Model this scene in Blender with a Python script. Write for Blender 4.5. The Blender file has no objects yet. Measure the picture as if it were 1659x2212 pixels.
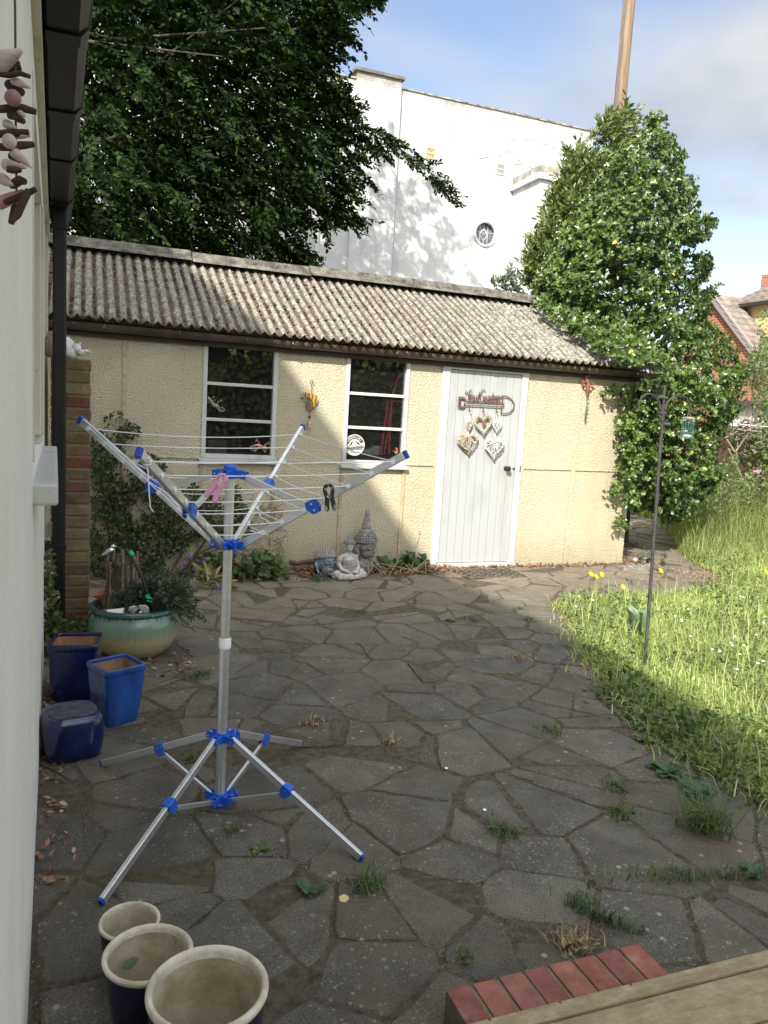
import bpy, bmesh, math, random
import numpy as np
from mathutils import Vector, Matrix, Euler
RAD = math.radians
rng = np.random.default_rng(11); random.seed(5)
sc = bpy.context.scene; COL = sc.collection
# ------------------------------------------------------------ camera
CAMZ = 1.52; FPX = 1661.0
def _axes(p, r, y):
    f0 = np.array([math.sin(y), math.cos(y), 0]); r0 = np.array([math.cos(y), -math.sin(y), 0]); u0 = np.array([0, 0, 1.])
    F = f0*math.cos(p)-u0*math.sin(p); u1 = u0*math.cos(p)+f0*math.sin(p)
    return r0*math.cos(r)+u1*math.sin(r), -r0*math.sin(r)+u1*math.cos(r), F
AR, AU, AF = _axes(RAD(7.3647), RAD(3.2935), RAD(21.463))
CAM = np.array([0, 0, CAMZ])
cd = bpy.data.cameras.new('camera'); cam = bpy.data.objects.new('camera', cd); COL.objects.link(cam)
cam.matrix_world = Matrix(((AR[0], AU[0], -AF[0], 0), (AR[1], AU[1], -AF[1], 0), (AR[2], AU[2], -AF[2], CAMZ), (0, 0, 0, 1)))
cd.sensor_fit = 'VERTICAL'; cd.sensor_height = 36; cd.lens = FPX/2212*36; cd.clip_start = 0.02; cd.clip_end = 2000
sc.camera = cam
def ray(x, y): return AR*((x-829.5)/FPX)-AU*((y-1106)/FPX)+AF
def P(x, y, ax, v):
    'point of the photograph (1659 x 2212 grid) on the plane axis = v'
    r = ray(x, y); return CAM+r*((v-CAM[ax])/r[ax])
def G(x, y, z=0.0): return P(x, y, 2, z)
# ------------------------------------------------------------ light
SUNV = np.array([.825, 1.05, -1.0]); SUNV /= np.linalg.norm(SUNV)
SUN_EL = math.asin(-SUNV[2]); SUN_AZ = math.atan2(-SUNV[0], -SUNV[1])
sl = bpy.data.lights.new('sun', 'SUN'); sl.energy = 4.1; sl.angle = RAD(0.55); sl.color = (1, .95, .86)
so = bpy.data.objects.new('sun', sl); COL.objects.link(so); so.location = (-20, -25, 30)
so.rotation_euler = Vector(SUNV).to_track_quat('-Z', 'Y').to_euler()
wd = bpy.data.worlds.new('World'); sc.world = wd; wd.use_nodes = True
def build_world():
    t = wd.node_tree; t.nodes.clear(); N = t.nodes.new; L = t.links.new
    out = N('ShaderNodeOutputWorld'); bg = N('ShaderNodeBackground'); sky = N('ShaderNodeTexSky')
    sky.sky_type = 'NISHITA'; sky.sun_disc = False; sky.sun_elevation = SUN_EL; sky.sun_rotation = SUN_AZ
    sky.air_density = 1.0; sky.dust_density = .6; sky.ozone_density = 1.5
    tc = N('ShaderNodeTexCoord'); sx = N('ShaderNodeSeparateXYZ'); L(tc.outputs['Generated'], sx.inputs[0])
    def m(op, a, b=None, clamp=False):
        k = N('ShaderNodeMath'); k.operation = op; k.use_clamp = clamp
        for i, v in enumerate((a, b)):
            if v is None: continue
            if hasattr(v, 'links'): L(v, k.inputs[i])
            else: k.inputs[i].default_value = v
        return k.outputs[0]
    zz = m('ADD', m('MAXIMUM', sx.outputs[2], 0.0), .22)
    cx = N('ShaderNodeCombineXYZ'); L(m('DIVIDE', sx.outputs[0], zz), cx.inputs[0]); L(m('DIVIDE', sx.outputs[1], zz), cx.inputs[1])
    mp = N('ShaderNodeMapping'); mp.inputs['Location'].default_value = (3.1, 1.4, 0.2); mp.inputs['Scale'].default_value = (.9, .9, 1); L(cx.outputs[0], mp.inputs[0])
    n1 = N('ShaderNodeTexNoise'); n1.inputs['Scale'].default_value = 1.15; n1.inputs['Detail'].default_value = 7; n1.inputs['Roughness'].default_value = .47; n1.inputs['Distortion'].default_value = .25
    L(mp.outputs[0], n1.inputs['Vector'])
    cr = N('ShaderNodeValToRGB'); cr.color_ramp.elements[0].position = .345; cr.color_ramp.elements[1].position = .57; cr.color_ramp.interpolation = 'EASE'
    L(n1.outputs['Fac'], cr.inputs[0])
    n2 = N('ShaderNodeTexNoise'); n2.inputs['Scale'].default_value = 2.6; n2.inputs['Detail'].default_value = 4; L(mp.outputs[0], n2.inputs['Vector'])
    cc = N('ShaderNodeValToRGB'); e = cc.color_ramp.elements
    e[0].position = .35; e[0].color = (2.9, 3.1, 3.4, 1); e[1].position = .68; e[1].color = (4.5, 4.5, 4.5, 1)
    L(n2.outputs['Fac'], cc.inputs[0])
    # extra cloud and brightness added toward the sun, out of view, as fill light
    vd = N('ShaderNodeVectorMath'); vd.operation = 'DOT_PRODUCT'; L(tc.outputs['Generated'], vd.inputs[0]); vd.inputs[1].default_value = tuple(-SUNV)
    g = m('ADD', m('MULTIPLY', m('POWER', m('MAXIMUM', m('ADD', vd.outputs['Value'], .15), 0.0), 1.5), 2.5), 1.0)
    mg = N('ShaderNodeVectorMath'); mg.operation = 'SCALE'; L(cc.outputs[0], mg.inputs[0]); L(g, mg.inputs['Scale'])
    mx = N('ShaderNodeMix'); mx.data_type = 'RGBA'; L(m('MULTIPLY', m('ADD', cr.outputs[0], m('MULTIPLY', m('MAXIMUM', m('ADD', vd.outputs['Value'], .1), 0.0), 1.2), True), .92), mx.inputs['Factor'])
    sg = N('ShaderNodeVectorMath'); sg.operation = 'MULTIPLY'; L(sky.outputs[0], sg.inputs[0]); sg.inputs[1].default_value = (1.45, 1.28, 1.18)
    L(sg.outputs[0], mx.inputs['A']); L(mg.outputs[0], mx.inputs['B']); mm = N('ShaderNodeVectorMath'); mm.operation = 'SCALE'; L(mx.outputs['Result'], mm.inputs[0]); mm.inputs['Scale'].default_value = 1.0
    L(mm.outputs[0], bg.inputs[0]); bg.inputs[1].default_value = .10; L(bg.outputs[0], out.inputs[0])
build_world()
vs = sc.view_settings; vs.view_transform = 'Standard'; vs.look = 'None'; vs.gamma = 1; vs.use_curve_mapping = False; vs.exposure = 0.95
sc.cycles.max_bounces = 6; sc.cycles.transparent_max_bounces = 12; sc.cycles.diffuse_bounces = 3
# ------------------------------------------------------------ materials
class NT:
    def __init__(s, name):
        s.m = bpy.data.materials.new(name); s.m.use_nodes = True; s.t = s.m.node_tree; s.t.nodes.clear()
        s.out = s.t.nodes.new('ShaderNodeOutputMaterial'); s.b = s.n('ShaderNodeBsdfPrincipled'); s.l(s.b.outputs[0], s.out.inputs[0])
        s.tc = s.n('ShaderNodeTexCoord')
    def n(s, ty, **k):
        n = s.t.nodes.new(ty)
        for a, v in k.items(): setattr(n, a, v)
        return n
    def l(s, a, b): s.t.links.new(a, b)
    def put(s, sock, v):
        if hasattr(v, 'links'): s.l(v, sock)
        elif isinstance(v, tuple) and len(v) == 3 and sock.type == 'RGBA': sock.default_value = (*v, 1)
        else: sock.default_value = v
    def math(s, op, a, b=0.0, clamp=False):
        k = s.n('ShaderNodeMath', operation=op, use_clamp=clamp); s.put(k.inputs[0], a); s.put(k.inputs[1], b); return k.outputs[0]
    def mapped(s, scale=(1, 1, 1), src='Object'):
        if scale == (1, 1, 1): return s.tc.outputs[src]
        k = s.n('ShaderNodeMapping'); k.inputs['Scale'].default_value = scale; s.l(s.tc.outputs[src], k.inputs[0]); return k.outputs[0]
    def noise(s, scale, detail=5, rough=.55, vec=None, dist=0.0):
        k = s.n('ShaderNodeTexNoise'); k.inputs['Scale'].default_value = scale; k.inputs['Detail'].default_value = detail
        k.inputs['Roughness'].default_value = rough; k.inputs['Distortion'].default_value = dist
        s.l(vec if vec is not None else s.tc.outputs['Object'], k.inputs['Vector']); return k.outputs['Fac']
    def vor(s, scale, feature='F1', out='Distance', vec=None):
        k = s.n('ShaderNodeTexVoronoi', feature=feature); k.inputs['Scale'].default_value = scale
        s.l(vec if vec is not None else s.tc.outputs['Object'], k.inputs['Vector']); return k.outputs[out]
    def ramp(s, fac, stops, interp='LINEAR'):
        k = s.n('ShaderNodeValToRGB'); r = k.color_ramp; r.interpolation = interp
        while len(r.elements) < len(stops): r.elements.new(.5)
        for e, (p, c) in zip(r.elements, stops):
            e.position = p; e.color = (*c, 1) if isinstance(c, tuple) else (c, c, c, 1)
        s.l(fac, k.inputs[0]); return k.outputs[0]
    def mix(s, f, a, b, blend='MIX'):
        k = s.n('ShaderNodeMix', data_type='RGBA', blend_type=blend); s.put(k.inputs['Factor'], f); s.put(k.inputs['A'], a); s.put(k.inputs['B'], b); return k.outputs['Result']
    def island(s): return s.n('ShaderNodeNewGeometry').outputs['Random Per Island']
    def bump(s, h, dist=.01, strength=1.0):
        k = s.n('ShaderNodeBump'); k.inputs['Distance'].default_value = dist; k.inputs['Strength'].default_value = strength; s.l(h, k.inputs['Height']); s.l(k.outputs[0], s.b.inputs['Normal']); return k
    def set(s, **k):
        al = {'col': 'Base Color', 'rough': 'Roughness', 'metal': 'Metallic', 'spec': 'Specular IOR Level', 'coat': 'Coat Weight', 'trans': 'Transmission Weight'}
        for a, v in k.items(): s.put(s.b.inputs[al[a]], v)
        return s.m
def mat(name, c1, c2=None, scale=6, rough=.75, bump=0, bscale=60, metal=0, spec=.4, isl=0.0, coat=0, lo=.35, hi=.65, stretch=(1, 1, 1), detail=6):
    t = NT(name); v = t.mapped(stretch)
    col = c1
    if c2 is not None: col = t.ramp(t.noise(scale, detail, .6, v), [(lo, c1), (hi, c2)])
    if isl: 
        f = t.math('ADD', t.math('MULTIPLY', t.island(), 2*isl), 1-isl)
        k = t.n('ShaderNodeVectorMath', operation='SCALE'); t.put(k.inputs[0], col); t.l(f, k.inputs['Scale']); col = k.outputs[0]
    t.set(col=col, rough=rough, metal=metal, spec=spec, coat=coat)
    if bump: t.bump(t.noise(bscale, 5, .6, v), bump)
    return t.m
def leafmat(name, cols, rough=.45, transl=.25, spec=.5, vscale=1.2):
    t = NT(name); r = t.ramp(t.island(), [(i/(len(cols)-1), c) for i, c in enumerate(cols)])
    v = t.math('ADD', t.math('MULTIPLY', t.noise(vscale, 3), .9), .55)
    k = t.n('ShaderNodeVectorMath', operation='SCALE'); t.l(r, k.inputs[0]); t.l(v, k.inputs['Scale'])
    t.set(col=k.outputs[0], rough=rough, spec=spec)
    if transl:
        tr = t.n('ShaderNodeBsdfTranslucent'); y = t.n('ShaderNodeVectorMath', operation='MULTIPLY'); t.l(k.outputs[0], y.inputs[0]); y.inputs[1].default_value = (1.5, 1.6, .6)
        t.l(y.outputs[0], tr.inputs[0]); mx = t.n('ShaderNodeMixShader'); mx.inputs[0].default_value = transl
        t.l(t.b.outputs[0], mx.inputs[1]); t.l(tr.outputs[0], mx.inputs[2]); t.l(mx.outputs[0], t.out.inputs[0])
    return t.m
# ------------------------------------------------------------ mesh helpers
class MB:
    def __init__(s, M=None): s.v = []; s.f = []; s.M = M
    def add(s, v, f):
        o = len(s.v)
        if s.M is not None: v = [tuple(s.M @ Vector(p)) for p in v]
        s.v += [tuple(map(float, p)) for p in v]; s.f += [tuple(i+o for i in q) for q in f]; return s
    def box(s, x0, x1, y0, y1, z0, z1):
        return s.add([(x0, y0, z0), (x1, y0, z0), (x1, y1, z0), (x0, y1, z0), (x0, y0, z1), (x1, y0, z1), (x1, y1, z1), (x0, y1, z1)],
                     [(0, 3, 2, 1), (4, 5, 6, 7), (0, 1, 5, 4), (1, 2, 6, 5), (2, 3, 7, 6), (3, 0, 4, 7)])
    def bar(s, p0, p1, w, h, up=(0, 0, 1)):
        p0 = Vector(p0); p1 = Vector(p1); d = (p1-p0).normalized(); u = Vector(up)
        sd = d.cross(u); sd = sd.normalized() if sd.length > 1e-5 else Vector((1, 0, 0)); u = sd.cross(d).normalized()
        c = [(-1, -1), (1, -1), (1, 1), (-1, 1)]
        return s.add([p+sd*(a*w/2)+u*(b*h/2) for p in (p0, p1) for a, b in c], [(3, 2, 1, 0), (4, 5, 6, 7)]+[(i, (i+1) % 4, 4+(i+1) % 4, 4+i) for i in range(4)])
    def tube(s, pts, r, seg=6, caps=True):
        pts = [Vector(p) for p in pts]; n = len(pts); rs = r if isinstance(r, (list, tuple)) else [r]*n
        v = []; prev = None
        for i, p in enumerate(pts):
            d = (pts[min(i+1, n-1)]-pts[max(i-1, 0)]); d = d.normalized() if d.length > 1e-9 else Vector((0, 0, 1))
            if prev is None:
                a = Vector((0, 0, 1)) if abs(d.z) < .9 else Vector((1, 0, 0)); a = d.cross(a).normalized()
            else:
                a = prev-d*prev.dot(d); a = a.normalized() if a.length > 1e-6 else d.orthogonal().normalized()
            prev = a; b = d.cross(a)
            for k in range(seg):
                t = 2*math.pi*k/seg; v.append(p+(a*math.cos(t)+b*math.sin(t))*rs[i])
        f = [(i*seg+k, i*seg+(k+1) % seg, (i+1)*seg+(k+1) % seg, (i+1)*seg+k) for i in range(n-1) for k in range(seg)]
        if caps: f += [tuple(range(seg-1, -1, -1)), tuple(range((n-1)*seg, n*seg))]
        return s.add(v, f)
    def lathe(s, prof, c=(0, 0, 0), seg=32, n=2.0, rot=0.0, sy=1.0, caps=(True, True)):
        'profile of (radius, height); n > 2 makes the plan a rounded square'
        v = []
        for r, z in prof:
            for k in range(seg):
                t = 2*math.pi*k/seg; ct, st = math.cos(t), math.sin(t)
                q = 1.0 if n == 2 else (abs(ct)**n+abs(st)**n)**(-1/n)
                x, y = r*q*ct, r*q*st*sy; v.append((c[0]+x*math.cos(rot)-y*math.sin(rot), c[1]+x*math.sin(rot)+y*math.cos(rot), c[2]+z))
        m = len(prof); f = [(i*seg+k, i*seg+(k+1) % seg, (i+1)*seg+(k+1) % seg, (i+1)*seg+k) for i in range(m-1) for k in range(seg)]
        if caps[0]: f.append(tuple(range(seg-1, -1, -1)))
        if caps[1]: f.append(tuple(range((m-1)*seg, m*seg)))
        return s.add(v, f)
    def ell(s, c, r, seg=12, rings=8, rot=None):
        R3 = Euler(rot).to_matrix() if rot else Matrix.Identity(3); r = r if hasattr(r, '__len__') else (r, r, r)
        v = []
        for i in range(rings+1):
            ph = math.pi*i/rings
            for k in range(seg):
                t = 2*math.pi*k/seg; v.append(Vector(c)+R3 @ Vector((r[0]*math.sin(ph)*math.cos(t), r[1]*math.sin(ph)*math.sin(t), -r[2]*math.cos(ph))))
        return s.add(v, [(i*seg+k, i*seg+(k+1) % seg, (i+1)*seg+(k+1) % seg, (i+1)*seg+k) for i in range(rings) for k in range(seg)])
    def prism(s, pts, d):
        'extrude a flat polygon of 3-D points by the vector d'
        n = len(pts); pts = [Vector(p) for p in pts]; d = Vector(d)
        return s.add(pts+[p+d for p in pts], [tuple(range(n-1, -1, -1)), tuple(range(n, 2*n))]+[(i, (i+1) % n, n+(i+1) % n, n+i) for i in range(n)])
def tag(o, label=None, cat=None, group=None, kind=None):
    for k, v in (('label', label), ('category', cat), ('group', group), ('kind', kind)):
        if v: o[k] = v
    return o
ROOT = {}
def thing(name, label, cat, loc, group=None):
    o = bpy.data.objects.new(name, None); o.empty_display_size = .1; COL.objects.link(o); o.location = tuple(map(float, loc)); ROOT[o.name] = np.array([float(q) for q in loc]); return tag(o, label, cat, group)
def link_mesh(name, me, mt, parent, org, smooth, bevel, label, cat, group, kind, remesh, weld=False):
    if mt: me.materials.append(mt)
    if smooth: me.shade_smooth()
    if weld or smooth == 'auto': pass
    o = bpy.data.objects.new(name, me); COL.objects.link(o)
    if parent is not None: o.parent = parent; ROOT[o.name] = org
    else: o.location = tuple(org); ROOT[o.name] = org
    if remesh:
        k = o.modifiers.new('r', 'REMESH'); k.mode = 'VOXEL'; k.voxel_size = remesh; k.use_smooth_shade = True
        k = o.modifiers.new('s', 'SMOOTH'); k.iterations = 4; k.factor = .5
    if bevel:
        k = o.modifiers.new('b', 'BEVEL'); k.width = bevel; k.segments = 2; k.limit_method = 'ANGLE'; k.angle_limit = RAD(40); k.harden_normals = False
    return tag(o, label, cat, group, kind)
def ob(name, mb, mt, parent=None, label=None, cat=None, group=None, kind=None, smooth=False, bevel=0, remesh=0, org=None):
    v = np.array(mb.v)
    if parent is not None: org = ROOT[parent.name]
    elif org is None: org = np.array([v[:, 0].mean(), v[:, 1].mean(), v[:, 2].min()])
    org = np.array(org, float)
    me = bpy.data.meshes.new(name); me.from_pydata((v-org).tolist(), [], mb.f); me.update()
    if smooth and not remesh:
        bm = bmesh.new(); bm.from_mesh(me); bmesh.ops.recalc_face_normals(bm, faces=bm.faces)
        for e in bm.edges:
            if len(e.link_faces) == 2 and e.calc_face_angle(0) > RAD(42): e.smooth = False
        bm.to_mesh(me); bm.free()
    return link_mesh(name, me, mt, parent, org, smooth, bevel, label, cat, group, kind, remesh)
def rawmesh(name, V, Q, mt, parent=None, label=None, cat=None, group=None, kind=None, smooth=False, org=None):
    'V (n,3) float, Q (m,k) int : all faces have k corners'
    if parent is not None: org = ROOT[parent.name]
    elif org is None: org = np.array([V[:, 0].mean(), V[:, 1].mean(), V[:, 2].min()])
    org = np.array(org, float)
    me = bpy.data.meshes.new(name); n, m, k = len(V), len(Q), Q.shape[1]
    me.vertices.add(n); me.vertices.foreach_set('co', (V-org).astype(np.float32).ravel())
    me.loops.add(m*k); me.loops.foreach_set('vertex_index', Q.astype(np.int32).ravel())
    me.polygons.add(m); me.polygons.foreach_set('loop_start', np.arange(m, dtype=np.int32)*k)
    me.update(calc_edges=True); me.validate()
    return link_mesh(name, me, mt, parent, org, smooth, 0, label, cat, group, kind, 0)
def nrm(a): return a/np.maximum(np.linalg.norm(a, axis=-1, keepdims=True), 1e-9)
TEMPL = {
 'ovate': (np.array([(0, 0, 0), (.3, .27, .05), (.72, .22, .04), (1, 0, -.06), (.72, -.22, .04), (.3, -.27, .05)]), np.array([(0, 5, 4, 3), (3, 2, 1, 0)])),
 'lance': (np.array([(0, 0, 0), (.3, .13, .03), (.7, .11, .02), (1, 0, -.05), (.7, -.11, .02), (.3, -.13, .03)]), np.array([(0, 5, 4, 3), (3, 2, 1, 0)])),
 'round': (np.array([(0, 0, 0), (.25, .4, .06), (.8, .36, .05), (1, 0, 0), (.8, -.36, .05), (.25, -.4, .06)]), np.array([(0, 5, 4, 3), (3, 2, 1, 0)])),
 'holly': (np.array([(0, 0, 0), (.22, .34, .12), (.45, .17, 0), (.62, .36, .13), (.78, .13, -.02), (1, 0, -.1), (.78, -.13, -.02), (.62, -.36, .13), (.45, -.17, 0), (.22, -.34, .12)]),
           np.array([(0, 2, 1, 1), (0, 4, 3, 2), (0, 5, 4, 4), (0, 6, 5, 5), (0, 8, 7, 6), (0, 9, 8, 8)])),
}
def leaves(pos, axis, norm, size, tmpl):
    'returns V, Q for leaves at pos pointing along axis, facing norm'
    T, F = TEMPL[tmpl]; x = nrm(axis); z = norm-x*(norm*x).sum(1, keepdims=True); z = nrm(z); y = np.cross(z, x)
    size = np.broadcast_to(np.asarray(size, float), (len(pos),))[:, None]
    V = pos[:, None, :]+size[:, :, None]*(T[None, :, 0, None]*x[:, None]+T[None, :, 1, None]*y[:, None]+T[None, :, 2, None]*z[:, None])
    Q = F[None]+(np.arange(len(pos))*len(T))[:, None, None]
    return V.reshape(-1, 3), Q.reshape(-1, F.shape[1])
def tri_fix(V, Q):
    'split quads to triangles, dropping degenerate ones'
    a = Q[:, [0, 1, 2]]; b = Q[:, [0, 2, 3]]; b = b[b[:, 1] != b[:, 2]]; return V, np.vstack([a, b])
def cat_parts(parts):
    V = []; Q = []; o = 0
    for v, q in parts: V.append(v); Q.append(q+o); o += len(v)
    return np.vstack(V), np.vstack(Q)
def inpoly(pts, poly):
    x, y = pts[:, 0], pts[:, 1]; c = np.zeros(len(pts), bool); n = len(poly)
    for i in range(n):
        x1, y1 = poly[i]; x2, y2 = poly[(i+1) % n]
        c ^= ((y1 > y) != (y2 > y)) & (x < (x2-x1)*(y-y1)/((y2-y1) or 1e-9)+x1)
    return c
def edgedist(pts, poly):
    d = np.full(len(pts), 1e9); n = len(poly)
    for i in range(n):
        a = np.array(poly[i], float); b = np.array(poly[(i+1) % n], float); ab = b-a
        t = np.clip(((pts-a)@ab)/max(ab@ab, 1e-9), 0, 1); d = np.minimum(d, np.linalg.norm(pts-a-t[:, None]*ab, axis=1))
    return d
def sample_poly(poly, n):
    p = np.array(poly, float); lo, hi = p.min(0), p.max(0); out = np.zeros((0, 2))
    while len(out) < n:
        q = lo+(hi-lo)*rng.random((n*2, 2)); out = np.vstack([out, q[inpoly(q, poly)]])
    return out[:n]
def rays(px): return AR[None]*((px[:, :1]-829.5)/FPX)-AU[None]*((px[:, 1:]-1106)/FPX)+AF[None]
def at_depth(px, Y):
    r = rays(px); return CAM+r*(np.asarray(Y)/r[:, 1])[:, None]
def rnd(n): return nrm(rng.normal(size=(n, 3)))
def blades(base, h, lean, w, curve=.5):
    'grass blades: 2 quads each, tapering'
    n = len(base); az = rng.random(n)*2*np.pi; d = np.stack([np.cos(az), np.sin(az), np.zeros(n)], 1); s = np.stack([-np.sin(az), np.cos(az), np.zeros(n)], 1)
    h = np.broadcast_to(h, (n,))[:, None]; lean = np.broadcast_to(lean, (n,))[:, None]; w = np.broadcast_to(w, (n,))[:, None]; up = np.array([[0, 0, 1.]])
    m = base+up*h*.55+d*lean*h*.35; t = base+up*h*(1-.25*lean)+d*lean*h
    V = np.stack([base-s*w/2, base+s*w/2, m+s*w*.42, m-s*w*.42, t+s*w*.06, t-s*w*.06], 1).reshape(-1, 3)
    Q = (np.array([(0, 1, 2, 3), (3, 2, 4, 5)])[None]+(np.arange(n)*6)[:, None, None]).reshape(-1, 4)
    return V, Q
# ------------------------------------------------------------ material library
def m_render():
    t = NT('cream_roughcast'); n = t.noise(2.2, 4); c = t.ramp(n, [(.3, (.585, .525, .375)), (.7, (.65, .59, .435))])
    st = t.ramp(t.noise(1.0, 7, .7, t.mapped((3.2, 1, .55))), [(.47, 0.0), (.72, 1.0)]); c = t.mix(t.math('MULTIPLY', st, .34), c, (.46, .37, .2))
    sx = t.n('ShaderNodeSeparateXYZ'); t.l(t.tc.outputs['Object'], sx.inputs[0])
    lo = t.math('SUBTRACT', 1.0, t.math('DIVIDE', sx.outputs[2], .35), True); lo = t.math('MULTIPLY', lo, t.noise(7, 6, .7)); c = t.mix(t.math('MULTIPLY', lo, 1.1, True), c, (.33, .30, .2))
    h = t.math('ADD', t.ramp(t.noise(72, 3, .5, None, .6), [(.36, 0.0), (.62, 1.0)]), t.math('MULTIPLY', t.noise(150, 2), .3))
    t.bump(h, .0085, .9); return t.set(col=t.mix(t.math('MULTIPLY', t.ramp(h, [(.1, 1.0), (.7, 0.0)]), .22), c, (.5, .40, .2)), rough=.9, spec=.15)
def m_whitewall():
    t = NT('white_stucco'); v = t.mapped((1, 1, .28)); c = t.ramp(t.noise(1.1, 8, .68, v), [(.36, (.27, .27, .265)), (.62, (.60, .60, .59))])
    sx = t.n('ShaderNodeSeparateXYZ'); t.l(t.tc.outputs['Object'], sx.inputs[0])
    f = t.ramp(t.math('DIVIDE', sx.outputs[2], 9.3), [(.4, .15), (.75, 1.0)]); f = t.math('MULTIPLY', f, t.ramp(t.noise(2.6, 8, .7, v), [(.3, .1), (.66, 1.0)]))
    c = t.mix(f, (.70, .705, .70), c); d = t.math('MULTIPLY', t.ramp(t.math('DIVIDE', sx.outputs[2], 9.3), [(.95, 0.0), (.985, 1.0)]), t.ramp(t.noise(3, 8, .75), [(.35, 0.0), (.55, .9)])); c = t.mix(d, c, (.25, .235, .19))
    t.bump(t.noise(22, 4, .6), .03, .6); return t.set(col=c, rough=.9, spec=.15)
def m_crack(name, col):
    return mat(name, col, rough=.95, spec=.1)
def m_slab():
    t = NT('paving_stone'); i = t.island(); c = t.ramp(i, [(0, (.082, .077, .066)), (.3, (.106, .098, .081)), (.55, (.092, .087, .076)), (.8, (.118, .108, .088)), (.9, (.098, .091, .076)), (1, (.14, .132, .113))])
    n = t.ramp(t.noise(5, 8, .68), [(.3, .62), (.7, 1.35)]); k = t.n('ShaderNodeVectorMath', operation='MULTIPLY'); t.l(c, k.inputs[0]); t.l(n, k.inputs[1]); c = k.outputs[0]
    g = t.ramp(t.noise(210, 2, .6), [(.3, .5), (.72, 1.7)]); k = t.n('ShaderNodeVectorMath', operation='MULTIPLY'); t.l(c, k.inputs[0]); t.l(g, k.inputs[1]); c = k.outputs[0]
    br = t.ramp(t.noise(1.6, 6, .65), [(.46, 0.0), (.68, .55)]); c = t.mix(br, c, (.135, .1, .06))
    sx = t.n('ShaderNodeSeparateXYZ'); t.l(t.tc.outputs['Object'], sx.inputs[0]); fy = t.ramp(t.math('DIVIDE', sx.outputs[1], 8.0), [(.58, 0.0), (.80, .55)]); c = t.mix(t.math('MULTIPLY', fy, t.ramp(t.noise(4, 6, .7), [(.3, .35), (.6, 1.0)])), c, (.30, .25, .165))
    # pale lichen spots in patches
    v = t.vor(42); v2 = t.vor(15); pt = t.ramp(t.noise(2.1, 4), [(.46, 0.0), (.6, 1.0)]); pt2 = t.ramp(t.noise(3.3, 4), [(.5, 0.0), (.6, 1.0)])
    s1 = t.math('MULTIPLY', t.ramp(v, [(.14, 1.0), (.26, 0.0)]), pt); s2 = t.math('MULTIPLY', t.ramp(v2, [(.10, 1.0), (.17, 0.0)]), pt2)
    c = t.mix(t.math('MULTIPLY', s1, .5), c, (.34, .34, .30)); c = t.mix(t.math('MULTIPLY', s2, .6), c, (.42, .42, .38))
    mo = t.math('MULTIPLY', t.ramp(t.noise(3.6, 7, .7), [(.6, 0.0), (.75, .7)]), 1.0); c = t.mix(mo, c, (.075, .08, .035))
    t.bump(t.math('ADD', t.noise(60, 7, .72), t.math('MULTIPLY', t.noise(9, 4), .6)), .012, .7)
    return t.set(col=c, rough=.88, spec=.3)
def m_joint():
    t = NT('mossy_joint'); c = t.ramp(t.noise(26, 6, .7), [(.3, (.07, .06, .046)), (.5, (.135, .115, .087)), (.7, (.20, .17, .128))])
    g = t.ramp(t.noise(1.3, 5, .6), [(.55, 0.0), (.7, .55)]); c = t.mix(g, c, t.ramp(t.noise(60, 4), [(.3, (.07, .07, .03)), (.7, (.16, .15, .07))]))
    t.bump(t.noise(90, 6, .7), .02, 1.0); return t.set(col=c, rough=1.0, spec=.05)
def m_roof():
    t = NT('asbestos_sheet'); a = t.n('ShaderNodeAttribute'); a.attribute_name = 'valley'
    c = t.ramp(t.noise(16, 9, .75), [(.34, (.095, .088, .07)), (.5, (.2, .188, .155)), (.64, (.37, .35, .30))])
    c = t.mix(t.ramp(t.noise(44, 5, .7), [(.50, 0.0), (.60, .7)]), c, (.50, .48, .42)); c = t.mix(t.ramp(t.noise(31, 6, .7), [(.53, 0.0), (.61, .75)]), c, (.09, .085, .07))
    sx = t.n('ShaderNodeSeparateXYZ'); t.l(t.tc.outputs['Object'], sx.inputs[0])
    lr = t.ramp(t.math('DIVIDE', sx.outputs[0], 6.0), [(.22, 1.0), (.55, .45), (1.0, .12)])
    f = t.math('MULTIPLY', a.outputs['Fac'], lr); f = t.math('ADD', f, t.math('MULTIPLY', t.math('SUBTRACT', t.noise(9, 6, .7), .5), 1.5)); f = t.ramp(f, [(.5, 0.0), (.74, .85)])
    c = t.mix(f, c, t.ramp(t.noise(40, 5, .7), [(.3, (.04, .028, .018)), (.55, (.095, .064, .04)), (.75, (.16, .115, .072))]))
    t.bump(t.noise(70, 6, .7), .01, .8); return t.set(col=c, rough=.95, spec=.15)
def m_wood(name, c1, c2, c3, vec=(1, 14, 14), scale=2.2, rough=.8):
    t = NT(name); v = t.mapped(vec); c = t.ramp(t.noise(scale, 8, .65, v, .5), [(.28, c1), (.5, c2), (.72, c3)]); c = t.mix(t.ramp(t.noise(26, 6, .7), [(.42, .55), (.62, 0.0)]), c, c1); t.bump(t.noise(scale*3, 6, .7, v), .006, .7); return t.set(col=c, rough=rough, spec=.25)
def m_paint(name, c, dirt=(.32, .29, .23), amt=.5, rough=.5):
    t = NT(name); f = t.ramp(t.noise(3.4, 8, .72, t.mapped((1.6, 1.6, .5))), [(.5, 0.0), (.74, amt)]); b = t.mix(f, c, dirt); s = t.ramp(t.noise(30, 5, .7), [(.64, 0.0), (.7, .8)])
    t.bump(t.noise(35, 4), .002, .6); return t.set(col=t.mix(t.math('MULTIPLY', s, amt), b, dirt), rough=rough, spec=.35)
def m_alu():
    t = NT('aluminium'); c = t.ramp(t.noise(4, 5, .6, t.mapped((1, 1, 8))), [(.3, (.62, .63, .65)), (.7, (.78, .79, .80))]); return t.set(col=c, rough=.36, metal=.85, spec=.5)
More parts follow.
